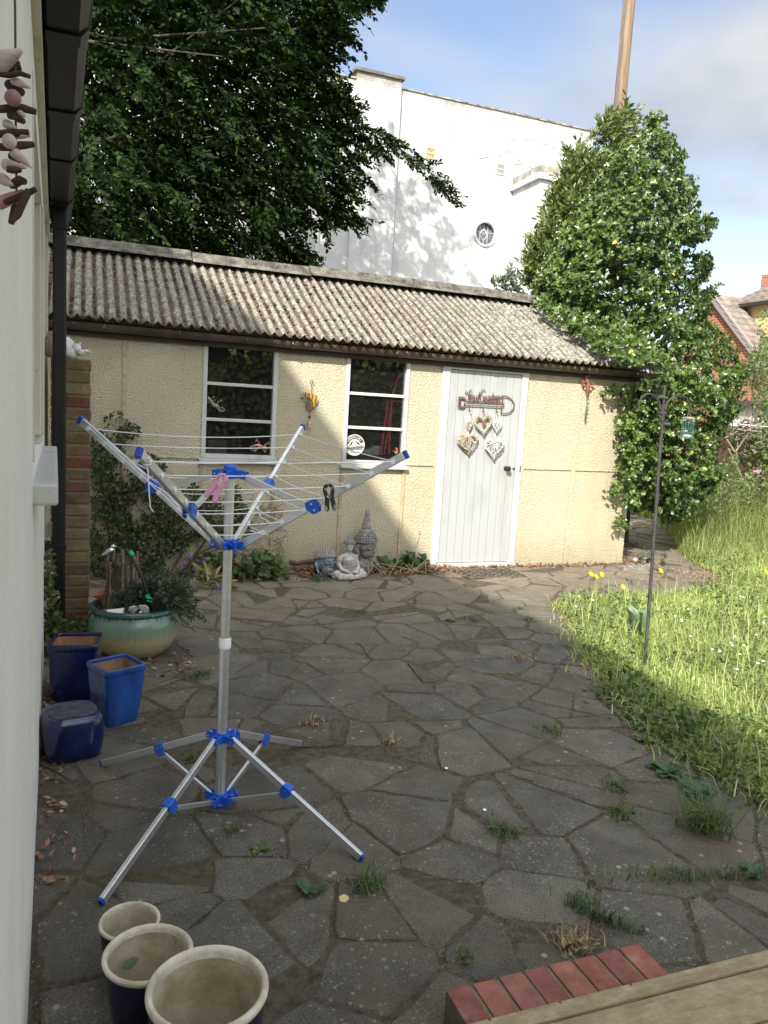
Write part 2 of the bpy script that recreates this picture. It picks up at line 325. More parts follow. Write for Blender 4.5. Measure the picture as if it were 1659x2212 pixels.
def m_brick(name, cols):
    t = NT(name); c = t.ramp(t.island(), [(i/(len(cols)-1), k) for i, k in enumerate(cols)], 'CONSTANT'); d = t.ramp(t.noise(14, 8, .7), [(.3, .6), (.7, 1.3)])
    k = t.n('ShaderNodeVectorMath', operation='MULTIPLY'); t.l(c, k.inputs[0]); t.l(d, k.inputs[1]); c = t.mix(t.ramp(t.noise(9, 6, .7), [(.58, 0.0), (.7, .5)]), k.outputs[0], (.32, .29, .23))
    t.bump(t.noise(60, 6, .7), .006, .9); return t.set(col=c, rough=.92, spec=.2)
def m_glass():
    t = NT('window_glass'); t.t.nodes.remove(t.b); g = t.n('ShaderNodeBsdfGlossy'); g.inputs['Roughness'].default_value = .015; g.inputs[0].default_value = (1, 1, 1, 1); tr = t.n('ShaderNodeBsdfTransparent'); tr.inputs[0].default_value = (.86, .88, .87, 1)
    df = t.n('ShaderNodeBsdfDiffuse'); df.inputs[0].default_value = (.3, .3, .29, 1)
    fr = t.n('ShaderNodeFresnel'); fr.inputs[0].default_value = 1.52; mx = t.n('ShaderNodeMixShader'); t.l(t.math('ADD', t.math('MULTIPLY', fr.outputs[0], 1.2), .02), mx.inputs[0]); t.l(tr.outputs[0], mx.inputs[1]); t.l(g.outputs[0], mx.inputs[2])
    d = t.math('MULTIPLY', t.ramp(t.noise(11, 9, .75, None, 1.2), [(.58, 0.0), (.78, 1.0)]), .16); m2 = t.n('ShaderNodeMixShader'); t.l(t.math('ADD', d, .022), m2.inputs[0]); t.l(mx.outputs[0], m2.inputs[1]); t.l(df.outputs[0], m2.inputs[2])
    t.l(m2.outputs[0], t.out.inputs[0]); return t.m
def m_blueglaze(name, c1, c2):
    t = NT(name); sx = t.n('ShaderNodeSeparateXYZ'); t.l(t.tc.outputs['Object'], sx.inputs[0])
    c = t.ramp(t.noise(7, 7, .65, t.mapped((1, 1, .4))), [(.32, c1), (.7, c2)]); c = t.mix(t.ramp(t.noise(20, 7, .75), [(.58, 0.0), (.75, .4)]), c, (.14, .14, .14))
    t.bump(t.noise(9, 3), .004, .5); return t.set(col=c, rough=.2, spec=.6, coat=.3)
def m_bowl():
    t = NT('green_drip_glaze'); sx = t.n('ShaderNodeSeparateXYZ'); t.l(t.tc.outputs['Object'], sx.inputs[0])
    a = t.math('ARCTAN2', sx.outputs[1], sx.outputs[0]); k = t.n('ShaderNodeCombineXYZ'); t.l(t.math('MULTIPLY', a, 9.0), k.inputs[0]); t.l(t.math('MULTIPLY', sx.outputs[2], 3.0), k.inputs[1])
    d = t.noise(2.1, 5, .62, k.outputs[0]); z = t.math('ADD', sx.outputs[2], t.math('MULTIPLY', t.math('SUBTRACT', d, .5), .16))
    z = t.math('DIVIDE', z, .296)
    c = t.ramp(z, [(.0, (.40, .36, .20)), (.42, (.44, .38, .2)), (.5, (.26, .30, .17)), (.60, (.17, .25, .19)), (.86, (.14, .235, .18)), (.91, (.022, .06, .06)), (1.0, (.022, .075, .075))])
    return t.set(col=c, rough=.16, spec=.6, coat=.4)
M = {}
M['render'] = m_render(); M['white_wall'] = m_whitewall(); M['slab'] = m_slab(); M['joint'] = m_joint(); M['roof'] = m_roof(); M['glass'] = m_glass(); M['alu'] = m_alu()
M['soil'] = mat('soil', (.05, .037, .025), (.12, .085, .055), 30, .95, .02, 60)
M['turf'] = mat('turf_soil', (.08, .075, .03), (.22, .19, .085), 12, .95, .03, 50)
M['ridge'] = mat('ridge_cement', (.06, .052, .04), (.24, .225, .185), 9, .95, .03, 40, detail=9)
M['moss'] = mat('dry_moss', (.05, .034, .02), (.17, .112, .066), 40, 1.0, .01, 120, isl=.45)
M['gutter_brown'] = mat('brown_plastic', (.060, .040, .034), (.11, .085, .072), 5, .45, isl=.1)
M['fascia'] = mat('brown_board', (.035, .022, .018), (.06, .042, .034), 7, .6)
M['batten'] = m_wood('cream_batten', (.28, .215, .125), (.52, .44, .28), (.62, .54, .36), (14, 14, 1))
M['white_paint'] = m_paint('white_gloss_paint', (.53, .535, .51), (.30, .27, .21), .6)
M['door_paint'] = m_paint('door_paint', (.40, .41, .405), (.24, .23, .20), .5, .55)
M['dark_room'] = mat('dark_interior', (.02, .018, .017), (.04, .036, .033), 3, .95)
M['black_plastic'] = mat('black_plastic', (.006, .006, .007), (.016, .0155, .015), 6, .42, spec=.3, stretch=(3, 3, .5))
M['house_paint'] = mat('masonry_paint', (.77, .745, .665), (.84, .815, .74), 3, .85, .003, 45)
M['house_frame'] = m_paint('cream_frame_paint', (.62, .57, .46), (.26, .22, .16), .7)
M['pier'] = m_brick('weathered_stock_brick', [(.16, .115, .06), (.155, .085, .055), (.18, .13, .07), (.14, .10, .06), (.20, .16, .09), (.175, .07, .05), (.15, .115, .065)])
M['mortar'] = mat('mortar', (.15, .125, .09), (.23, .2, .15), 20, .95, .006, 90)
M['redbrick'] = m_brick('smooth_red_brick', [(.27, .105, .078), (.24, .095, .075), (.29, .12, .088), (.26, .115, .09), (.22, .095, .076)])
M['deck'] = m_wood('weathered_deck', (.19, .15, .085), (.33, .27, .155), (.42, .36, .225), (1, 5, 5), 6)
M['blue_plastic'] = mat('blue_plastic', (.012, .10, .55), None, rough=.35, spec=.5)
M['blue_dark'] = mat('blue_cap', (.015, .07, .38), None, rough=.4)
M['white_plastic'] = mat('white_plastic', (.82, .82, .82), None, rough=.4)
M['cord'] = mat('white_cord', (.80, .81, .82), None, rough=.5)
M['steel'] = mat('steel_rivet', (.75, .75, .77), None, rough=.25, metal=1)
M['pink'] = mat('pink_plastic', (.66, .30, .47), None, rough=.4)
M['pinkpad'] = mat('pink_pad', (.66, .37, .47), None, rough=.6)
M['peg_black'] = mat('charcoal_plastic', (.022, .021, .021), None, rough=.4)
M['pad_grey'] = mat('grey_pad', (.30, .26, .27), None, rough=.6)
M['cobalt'] = m_blueglaze('cobalt_glaze', (.004, .02, .11), (.022, .11, .40)); M['navy'] = m_blueglaze('navy_glaze', (.002, .003, .03), (.007, .013, .09))
M['clay'] = mat('bare_clay', (.21, .115, .06), (.36, .22, .12), 9, .9, .004, 80)
M['terracotta'] = mat('terracotta', (.40, .13, .07), (.5, .2, .11), 9, .85)
M['bowl'] = m_bowl()
M['cream_glaze'] = mat('cream_glaze', (.27, .225, .12), (.60, .54, .41), 6, .55, .003, 60, detail=9)
M['cream_rim'] = mat('worn_cream_rim', (.42, .37, .28), (.66, .61, .50), 16, .7, .003, 90, detail=9)
M['inknavy'] = mat('dark_navy_glaze', (.006, .008, .024), (.012, .016, .045), 6, .25, coat=.2)
M['stone_grey'] = mat('grey_stone', (.17, .165, .15), (.36, .35, .325), 26, .8, .004, 120, detail=8); M['stone_pale'] = mat('pale_stone', (.30, .275, .24), (.58, .56, .53), 34, .8, .004, 120, detail=8)
M['stone_dark'] = mat('dark_stone', (.12, .113, .10), (.30, .285, .255), 28, .8, .004, 120, detail=8); M['stone_blue'] = mat('blue_grey_stone', (.10, .125, .155), (.25, .28, .31), 20, .75, .003, 120, detail=8)
M['rust'] = mat('rusty_iron', (.06, .03, .018), (.20, .10, .055), 40, .8, .003, 150); M['iron'] = mat('black_iron', (.02, .02, .02), (.09, .085, .08), 18, .6, .002, 90, stretch=(4, 4, .7))
M['wicker'] = mat('pale_wicker', (.30, .24, .165), (.55, .49, .39), 60, .8, isl=.3); M['wicker_white'] = mat('white_wicker', (.42, .41, .39), (.68, .67, .65), 60, .8, isl=.25)
M['twig'] = mat('dry_twig', (.05, .035, .024), (.15, .11, .075), 20, .95, isl=.3); M['bark'] = mat('bark', (.04, .033, .025), (.11, .095, .075), 9, .95, .02, 40, stretch=(1, 1, .25))
M['palewood'] = mat('bleached_wood', (.10, .075, .055), (.34, .28, .21), 14, .95, .01, 60, stretch=(1, 1, .2))
M['litter'] = leafmat('dead_leaves', [(.10, .045, .026), (.24, .115, .065), (.34, .19, .115), (.16, .08, .045), (.42, .29, .19)], .8, 0)
M['crumbs'] = leafmat('dry_crumbs', [(.08, .062, .043), (.17, .13, .09), (.23, .18, .125), (.13, .098, .065), (.29, .24, .175)], .9, 0)
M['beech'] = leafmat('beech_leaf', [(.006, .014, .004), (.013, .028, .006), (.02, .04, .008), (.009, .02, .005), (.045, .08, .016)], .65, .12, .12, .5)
M['holly'] = leafmat('holly_leaf', [(.026, .052, .014), (.06, .11, .023), (.11, .17, .035), (.04, .08, .018), (.17, .23, .055), (.08, .135, .028)], .3, .12, .6, 1.1)
M['hollyyellow'] = leafmat('yellow_leaf', [(.55, .42, .04), (.62, .50, .09), (.5, .42, .1)], .5, .1)
M['bay'] = leafmat('bay_leaf', [(.075, .115, .03), (.125, .165, .045), (.17, .21, .065), (.10, .14, .04), (.23, .26, .10)], .35, .15, .5, 1.1)
M['coton'] = leafmat('small_dark_leaf', [(.022, .042, .012), (.045, .07, .02), (.07, .095, .032), (.03, .052, .015)], .45, .1, .5, 2)
M['herb'] = leafmat('grey_green_leaf', [(.045, .075, .05), (.075, .11, .075), (.06, .09, .045), (.1, .13, .1)], .6, .15, .4, 2)
M['weed'] = leafmat('weed_leaf', [(.05, .09, .025), (.08, .125, .036), (.12, .165, .055), (.07, .10, .035), (.17, .18, .07)], .5, .25, .4, 2)
M['darkweed'] = leafmat('dark_weed_leaf', [(.02, .055, .015), (.035, .085, .022), (.055, .11, .03)], .4, .15, .5, 2)
M['grass'] = leafmat('grass_blade', [(.15, .23, .06), (.25, .36, .10), (.38, .45, .16), (.60, .56, .29), (.20, .30, .075), (.46, .48, .2), (.33, .42, .13)], .6, .3, .3, 1.6)
M['shrubleaf'] = leafmat('hedge_leaf', [(.06, .10, .025), (.10, .15, .04), (.15, .2, .07), (.2, .24, .1)], .5, .25, .4, 1)
M['mullein'] = mat('felted_leaf', (.14, .21, .12), (.21, .28, .18), 12, .9)
M['yellow'] = mat('yellow_petal', (.80, .56, .01), None, rough=.6); M['purple'] = mat('purple_petal', (.22, .09, .42), None, rough=.6); M['pinkflower'] = mat('pink_petal', (.60, .22, .40), None, rough=.6); M['whiteflower'] = mat('white_petal', (.8, .8, .8), None, rough=.6)
# ------------------------------------------------------------ ground, patio, lawn
LAWN = [(2.66, 2.1), (2.62, 2.5), (2.66, 2.8), (2.80, 3.3), (2.99, 3.9), (3.3, 4.5), (3.58, 4.95), (3.66, 5.3), (4.05, 5.52), (5.0, 5.5), (5.85, 5.72), (6.3, 6.2), (6.55, 6.8), (6.9, 7.4), (7.6, 8.3), (9, 10.4), (9, 16), (26, 16), (26, -4), (2.9, -4), (2.75, 1.2)]
gm = MB(); gm.add([(-60, -60, -.06), (400, -60, -.06), (400, 400, -.06), (-60, 400, -.06)], [(0, 1, 2, 3)])
ob('ground', gm, M['turf'], kind='structure')
jm = MB(); jm.add([(-.9, -.5, -.0045), (9.5, -.5, -.0045), (9.5, 11, -.0045), (-.9, 11, -.0045)], [(0, 1, 2, 3)]); ob('patio_joints', jm, M['joint'], kind='structure')
lm = MB(); lm.add([(x, y, .004) for x, y in LAWN], [tuple(range(len(LAWN)))]); ob('lawn_soil', lm, M['turf'], kind='structure')
SLABS = []
def build_patio():
    r = np.random.default_rng(23); s = .25; seeds = []
    for i in range(-4, 35):
        for j in range(-3, 47):
            seeds.append(((i+.5*(j % 2))*s*1.12+r.normal()*.115, j*s*.94+r.normal()*.115))
    S = np.array(seeds); big = r.random(len(S)); keep = (big > .15); S = S[keep]; W = (r.random(len(S))-.5)*.075
    mb = MB()
    for i, c in enumerate(S):
        if not (-.8 < c[0] < 9 and -.3 < c[1] < 10.6): continue
        if inpoly(c[None], LAWN)[0] and edgedist(c[None], LAWN)[0] > .35: continue
        if c[1] > 7.2 and c[0] < 5.4: continue
        poly = [np.array(q) for q in ((c[0]-1.2, c[1]-1.2), (c[0]+1.2, c[1]-1.2), (c[0]+1.2, c[1]+1.2), (c[0]-1.2, c[1]+1.2))]
        d2 = ((S-c)**2).sum(1); gap = r.uniform(.002, .013)
        for k in np.argsort(d2)[1:20]:
            n = S[k]-c; L = np.linalg.norm(n); n = n/L; lim = L/2+(W[i]-W[k])-gap
            out = []
            for a in range(len(poly)):
                p, q = poly[a], poly[(a+1) % len(poly)]; dp, dq = (p-c)@n-lim, (q-c)@n-lim
                if dp <= 0: out.append(p)
                if (dp < 0) != (dq < 0): out.append(p+(q-p)*(dp/(dp-dq)))
            poly = out
            if len(poly) < 3: break
        if len(poly) < 3: continue
        # drop tiny edges, jitter, chamfer corners
        pts = []
        for a in range(len(poly)):
            p, q = poly[a], poly[(a+1) % len(poly)]; L = np.linalg.norm(q-p)
            if L < .03: continue
            k = max(2, int(L/.05))
            for j in range(k):
                t = (j+.06)/k; w = p+(q-p)*t; nn = np.array([-(q-p)[1], (q-p)[0]])/L; pts.append(w+nn*r.normal()*.0042)
        if len(pts) < 5: continue
        pts = np.array(pts); A = pts-np.roll(pts, 1, 0)
        cc = pts.mean(0); z = r.uniform(-.005, .004); tl = r.normal(size=2)*.009; n = len(pts)
        zt = z+(pts-cc)@tl; ins = cc+(pts-cc)*(1-.007/np.maximum(np.linalg.norm(pts-cc, axis=1), .02))[:, None]
        v = [(*p, -.03) for p in pts]+[(*p, zt[a]-.005) for a, p in enumerate(pts)]+[(*p, zt[a]) for a, p in enumerate(ins)]
        f = [(a, (a+1) % n, n+(a+1) % n, n+a) for a in range(n)]+[(n+a, n+(a+1) % n, 2*n+(a+1) % n, 2*n+a) for a in range(n)]+[tuple(range(2*n, 3*n))]
        mb.add(v, f); SLABS.append(pts)
    ob('patio', mb, M['slab'], kind='structure', org=(0, 0, 0))
build_patio()
def in_lawn(p): return inpoly(p[:, :2], LAWN)
def build_crumbs():
    'dry moss and litter lying along the joints'
    E = np.vstack(SLABS); E = E[(E[:, 0] > -.7) & (E[:, 0] < 6.2) & (E[:, 1] < 6.8) & (E[:, 1] > .8)]
    w = np.sin(E[:, 0]*2.3+1)*np.sin(E[:, 1]*1.9+.4)+.6*np.sin(E[:, 0]*5.1+E[:, 1]*4.3); E = E[w > -.15]
    n = 42000; p = E[rng.integers(0, len(E), n)]+rng.normal(size=(n, 2))*rng.choice([.012, .022, .042], (n, 1)); b = np.c_[p, rng.uniform(-.008, .004, n)]
    b = b[~in_lawn(b)]; n = len(b); ax = rng.normal(size=(n, 3)); ax[:, 2] *= .3
    V, Q = leaves(b, nrm(ax), nrm(rng.normal(size=(n, 3))*.5+[0, 0, 1]), rng.uniform(.004, .015, n), 'lance')
    rawmesh('joint_litter', V, Q, M['crumbs'], label='dry brown moss and crumbs lying in the paving joints', cat='litter', kind='stuff')
build_crumbs()
def lawn_pts(n, pad=0.0):
    out = np.zeros((0, 2))
    while len(out) < n:
        u = rng.random((n*3, 2)); X = 2.5+u[:, 0]*9.5; Y = .9+u[:, 1]*12; q = np.c_[X, Y]
        d = np.hypot(q[:, 0], q[:, 1]); keep = rng.random(len(q)) < np.clip((4.2/d)**1.3, 0, 1)
        q = q[keep & inpoly(q, LAWN)]
        az = np.degrees(np.arctan2(q[:, 0], q[:, 1])); q = q[az < 54]; out = np.vstack([out, q])
    return out[:n]
def build_lawn():
    p = lawn_pts(74000); d = edgedist(p, LAWN); ed = np.clip(d/.5, .25, 1)
    cl = np.sin(p[:, 0]*3.1+p[:, 1]*1.7)*np.sin(p[:, 1]*2.7-p[:, 0]*.8)+np.sin(p[:, 0]*7.3)*np.sin(p[:, 1]*6.1)*.5
    far = np.clip((p[:, 1]-5.8)/2.5, 0, 1)*np.clip((p[:, 0]-5.6)/1.5, 0, 1)
    h = (.035+.06*rng.random(len(p))**1.5+.03*np.clip(cl, 0, 1)+.22*far*rng.random(len(p)))*(.6+.4*ed)
    parts = [blades(np.c_[p, np.zeros(len(p))], h, rng.uniform(.35, 1.7, len(p)), rng.uniform(.0035, .0095, len(p)))]
    e = p[d < .3][:9000]; n = len(e); o = e+rng.normal(size=(n, 2))*.07; parts.append(blades(np.c_[o, np.zeros(n)], rng.uniform(.03, .085, n), rng.uniform(.5, 1.6, n), rng.uniform(.003, .007, n)))
    k = 2200; q = lawn_pts(k); parts.append(blades(np.c_[q, np.zeros(k)], rng.uniform(.14, .30, k), rng.uniform(.15, .6, k), rng.uniform(.004, .007, k)))
    V, Q = cat_parts(parts); rawmesh('lawn_grass', V, Q, M['grass'], label='long unmown sunlit lawn grass with straw coloured patches', cat='grass', kind='stuff')
    k = 15000; q = lawn_pts(k); cl = np.sin(q[:, 0]*4.1+1)*np.sin(q[:, 1]*3.3); q = q[cl > -.25]; k = len(q); ax = rnd(k); ax[:, 2] = np.abs(ax[:, 2])*.5
    V, Q = leaves(np.c_[q, rng.uniform(.01, .11, k)], nrm(ax), nrm(rng.normal(size=(k, 3))*.6+[0, 0, 1]), rng.uniform(.016, .042, k), 'ovate')
    rawmesh('lawn_clover', V, Q, M['weed'], label='small leafy lawn weeds growing low among the grass', cat='ground cover', kind='stuff')
    # daisies and forget-me-nots
    k = 40; c = np.array([(4.6, 4.2), (3.62, 5.1), (5.2, 4.4), (3.9, 3.6)])[rng.integers(0, 4, k)]+rng.normal(size=(k, 2))*.22; c = c[inpoly(c, LAWN)]; mb = MB()
    for x, y in c: mb.ell((x, y, rng.uniform(.08, .16)), (.011, .011, .005), 6, 4)
    ob('lawn_daisies', mb, M['whiteflower'], label='tiny white flowers dotted through the lawn grass', cat='flowers', kind='stuff')
build_lawn()
# ------------------------------------------------------------ shed
YF = 6.9
def wall_holes(mb, x0, x1, z0, z1, holes, y0, y1):
    xs = sorted({x0, x1, *[h[0] for h in holes], *[h[1] for h in holes]}); zs = sorted({z0, z1, *[h[2] for h in holes], *[h[3] for h in holes]})
    for a, b in zip(xs, xs[1:]):
        for c, d in zip(zs, zs[1:]):
            mx, mz = (a+b)/2, (c+d)/2
            if any(h[0] < mx < h[1] and h[2] < mz < h[3] for h in holes): continue
            mb.add([(a, y0, c), (b, y0, c), (b, y0, d), (a, y0, d)], [(0, 1, 2, 3)]); mb.add([(a, y1, c), (b, y1, c), (b, y1, d), (a, y1, d)], [(3, 2, 1, 0)])
    for h in holes:
        a, b, c, d = h
        mb.add([(a, y0, c), (b, y0, c), (b, y1, c), (a, y1, c), (a, y0, d), (b, y0, d), (b, y1, d), (a, y1, d)], [(0, 3, 2, 1), (4, 5, 6, 7), (0, 4, 7, 3), (1, 2, 6, 5)])
W1 = (.962, 1.600, 1.045, 2.03); W2 = (2.268, 2.885, 1.03, 2.03); DR = (3.245, 4.195, .0, 2.0)
shed = thing('shed', 'low cream roughcast shed with corrugated grey roof and white plank door', 'shed', (2.5, YF, 0))
def build_shed():
    w = MB(); wall_holes(w, -1.3, 5.60, -.05, 2.17, [W1, W2, (DR[0], DR[1], -.05, DR[3])], YF, YF+.09)
    w.box(5.51, 5.60, YF+.09, 9.6, -.05, 2.15); ob('wall', w, M['render'], shed)
    w = MB(); w.box(-1.3, 5.51, 9.4, 9.5, -.05, 2.15); w.box(-1.3, 5.5, YF+.1, 9.4, -.04, -.02); w.box(-1.3, -1.2, YF+.1, 9.4, -.02, 2.15); ob('interior', w, M['dark_room'], shed)
    # gable infill right
    g = MB(); g.prism([(5.51, YF+.1, 2.15), (5.51, 9.4, 2.15), (5.51, 8.2, 2.80)], (.085, 0, 0)); ob('gable', g, M['render'], shed)
    for i, (x, z0, z1, wd_) in enumerate([(.305, .0, 2.06, .034), (.955, .02, 1.0, .03), (1.612, .0, 1.0, .034), (2.258, .02, .99, .034), (2.893, .05, .99, .034), (4.84, -.05, 1.93, .05), (5.535, -.05, 2.06, .026)]):
        b = MB(); b.box(x-wd_/2, x+wd_/2, YF-(.011 if x < 4 else .018), YF+.01, z0, z1); ob('batten', b, M['batten'] if x < 4 else M['render'], shed, bevel=.003)
    for x0, x1 in ((.325, .93), (1.63, 2.24), (2.91, 3.2), (4.24, 4.812), (4.868, 5.52)):
        b = MB(); b.box(x0, x1, YF-.012, YF+.01, 1.022, 1.036); ob('joint_strip', b, M['render'], shed, bevel=.002)
    for x, z0, z1 in ((1.63, 1.03, 2.06), (2.24, 1.03, 2.06), (2.912, 1.03, 2.06)):
        pass
    # roof sheets: real corrugation
    EV = (6.70, 2.135); RG = (8.2, 2.915); nx = 660; ny = 22; x = np.linspace(-1.4, 5.74, nx)
    ph = x/.0885*2*np.pi; corr = np.sin(ph)*.0175
    V = []; val = []
    t = np.linspace(0, 1, ny)
    for side in (0, 1):
        for k in t:
            yy = EV[0]+(RG[0]-EV[0])*k; zz = EV[1]+(RG[1]-EV[1])*k
            if side: yy = 2*RG[0]-yy
            sag = .012*np.sin(x*1.9+k*2)*np.sin(3*k)
            lap = .006*(k < .52)
            V.append(np.c_[x, np.full(nx, yy), zz+corr+sag+lap+rng.normal(size=nx)*.0012]); val.append(np.clip(-np.sin(ph)*.5+.5, 0, 1))
    V = np.vstack(V); n = nx*ny; Q = []
    ii, kk = np.meshgrid(np.arange(nx-1), np.arange(ny-1)); b = (kk*nx+ii).ravel()
    Q = np.vstack([np.c_[b, b+1, b+1+nx, b+nx], n+np.c_[b, b+nx, b+1+nx, b+1]])
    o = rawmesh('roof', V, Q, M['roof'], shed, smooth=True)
    at = o.data.attributes.new('valley', 'FLOAT', 'POINT'); at.data.foreach_set('value', np.concatenate(val).astype(np.float32))
    s = o.modifiers.new('t', 'SOLIDIFY'); s.thickness = .009; s.offset = -1
    # ridge capping in lengths
    xx = -1.4
    for L in (1.2, 1.18, 1.22, 1.2, 1.19, 1.1):
        c = MB(); pr = [(-.165, -.078), (-.15, -.055), (-.085, -.018), (-.075, .02), (-.058, .05), (-.03, .070), (0, .076), (.03, .07), (.058, .05), (.075, .02), (.085, -.018), (.15, -.055), (.165, -.078), (0, -.02)]
        x1 = min(xx+L, 5.74); z = .012*(int(xx*7) % 2); c.prism([(xx+.004, RG[0]+a, RG[1]+.035+b*.78+z) for a, b in pr], (x1-xx-.012, 0, 0)); ob('ridge_cap', c, M['ridge'], shed, smooth=True); xx += L
    # moss lumps in the valleys
    k = 5200; X = rng.uniform(-1.2, 5.6, k); pr = np.clip(.95-.21*X, .10, .95)+.25*(np.sin(X*2.2+1) > .5); X = X[rng.random(k) < pr]; k = len(X)
    X = (np.round(X/.0885-.75)+.75)*.0885+rng.normal(size=k)*.007; T = rng.random(k)**.8; cl = np.sin(T*9+X*3)+np.sin(T*21+X*11)*.7; ok = cl > -.5; X = X[ok]; T = T[ok]; k = len(X)
    c = np.c_[X, EV[0]+(RG[0]-EV[0])*T, EV[1]+(RG[1]-EV[1])*T-.012]; parts = []
    sph = MB(); sph.ell((0, 0, 0), (1, 1, 1), 6, 4); sv = np.array(sph.v); sq = np.array(sph.f)
    R_ = np.stack([rng.uniform(.009, .019, k), rng.uniform(.014, .04, k), rng.uniform(.007, .016, k)], 1)
    Vm = (c[:, None]+sv[None]*R_[:, None]*(1+rng.normal(size=(k, len(sv), 1))*.18)); Qm = sq[None]+(np.arange(k)*len(sv))[:, None, None]
    rawmesh('moss', Vm.reshape(-1, 3), Qm.reshape(-1, 4), M['moss'], o, kind='stuff', smooth=True)
    # fascia, gutter
    f = MB(); f.box(-1.4, 5.66, YF-.035, YF-.012, 2.0, 2.12); ob('fascia', f, M['fascia'], shed)
    pts = [(-1, .0), (-.92, -.45), (-.7, -.74), (-.38, -.93), (0, -1), (.38, -.93), (.7, -.74), (.92, -.45), (1, 0), (.88, 0), (.6, -.62), (0, -.86), (-.6, -.62), (-.88, 0)]
    g = MB(); g.prism([(-1.4, YF-.092+a*.054, 2.098+b*.058) for a, b in pts], (7.12, 0, 0)); gut = ob('gutter', g, M['gutter_brown'], shed, smooth=True)
    for x in (.62, 1.70, 2.72, 3.72, 4.72):
        g = MB(); g.prism([(x, YF-.092+a*.059, 2.100+b*.064) for a, b in pts], (.05, 0, 0)); ob('union', g, M['gutter_brown'], gut, smooth=True)
    k = 520; X = rng.uniform(-.6, 5.6, k); b = np.c_[X, rng.normal(size=k)*.022+YF-.10, 2.10+rng.random(k)*.02]
    hang = rng.random(k) < .18; b[hang, 1] = YF-.15; b[hang, 2] = 2.10
    ax = rnd(k); ax[hang, 2] = -1.2; V, Q = leaves(b, nrm(ax), rnd(k), rng.uniform(.02, .05, k), 'lance'); rawmesh('gutter_debris', V, Q, M['litter'], gut, kind='stuff')
    # windows
    for (a, b_, c, d), pr in ((W1, (.30, .315, .325)), (W2, (.30, .32, .33))):
        fr = MB(); e = .027; y0, y1 = YF-.012, YF+.06
        fr.box(a-.012, a+e, y0, y1, c+e, d); fr.box(b_-e, b_+.012, y0, y1, c+e, d); fr.box(a-.012, b_+.012, y0, y1, c-.012, c+e); fr.box(a+e, b_-e, y0+.002, y1, d-e, d-.001)
        w = ob('window', fr, M['white_paint'], shed, bevel=.004)
        zz = [c+e+(d-c-2*e)*k for k in (0, .325, .66, 1)]
        for z in zz[1:3]:
            g = MB(); g.box(a+e, b_-e, y0+.012, y1-.01, z-.014, z+.014); ob('glazing_bar', g, M['white_paint'], w, bevel=.004)
        for z0, z1 in zip(zz, zz[1:]):
            g = MB(); g.box(a+e, b_-e, YF+.028, YF+.031, z0, z1); ob('pane', g, M['glass'], w)
        s = MB(); s.box(a-.035, b_+.03, YF-.055, YF+.01, c-.05, c-.014); ob('sill', s, M['white_paint'], w, bevel=.006)
    # door
    fr = MB(); a, b_, d = DR[0], DR[1], DR[3]; fr.box(a-.008, a+.075, YF-.02, YF+.07, .045, d); fr.box(b_-.065, b_+.008, YF-.02, YF+.07, .045, d); fr.box(a+.075, b_-.065, YF-.018, YF+.07, d-.022, d-.001); fr.box(a-.008, b_+.008, YF-.03, YF+.07, -.04, .045)
    door = MB(); x = a+.077; n = 9; w_ = (b_-.067-x)/n
    for i in range(n): door.box(x+i*w_+.0012, x+(i+1)*w_-.0012, YF-.008, YF+.03, .05, d-.027)
    door.box(x, b_-.067, YF+.004, YF+.028, .05, d-.027)
    do = ob('door', door, M['door_paint'], shed, bevel=.0035); ob('frame', fr, M['white_paint'], do, bevel=.004)
    k = MB(); c = P(1093, 1012, 1, YF-.01); k.M = Matrix.Translation((c[0], YF-.008, c[2])) @ Matrix.Rotation(RAD(90), 4, 'X')
    k.lathe([(.026, 0), (.026, .004), (.012, .006), (.009, .03), (.016, .036), (.026, .046), (.028, .056), (.022, .066), (.006, .07)], seg=20); ob('knob', k, mat('dark_brass', (.05, .04, .035), (.16, .12, .07), 30, .35, metal=.8), do, smooth=True)
    k = MB(); k.M = Matrix.Translation((c[0]+.09, YF-.008, c[2]+.003)) @ Matrix.Rotation(RAD(90), 4, 'X'); k.lathe([(.013, 0), (.015, .004), (.011, .012), (.004, .014)], seg=14); ob('keyhole_cover', k, mat('brass', (.42, .30, .10), None, rough=.35, metal=1), do, smooth=True)
    k = MB(); k.box(c[0]+.155, c[0]+.167, YF-.0235, YF-.018, c[2]-.03, c[2]+.035); ob('strike_plate', k, M['rust'], do)
build_shed()
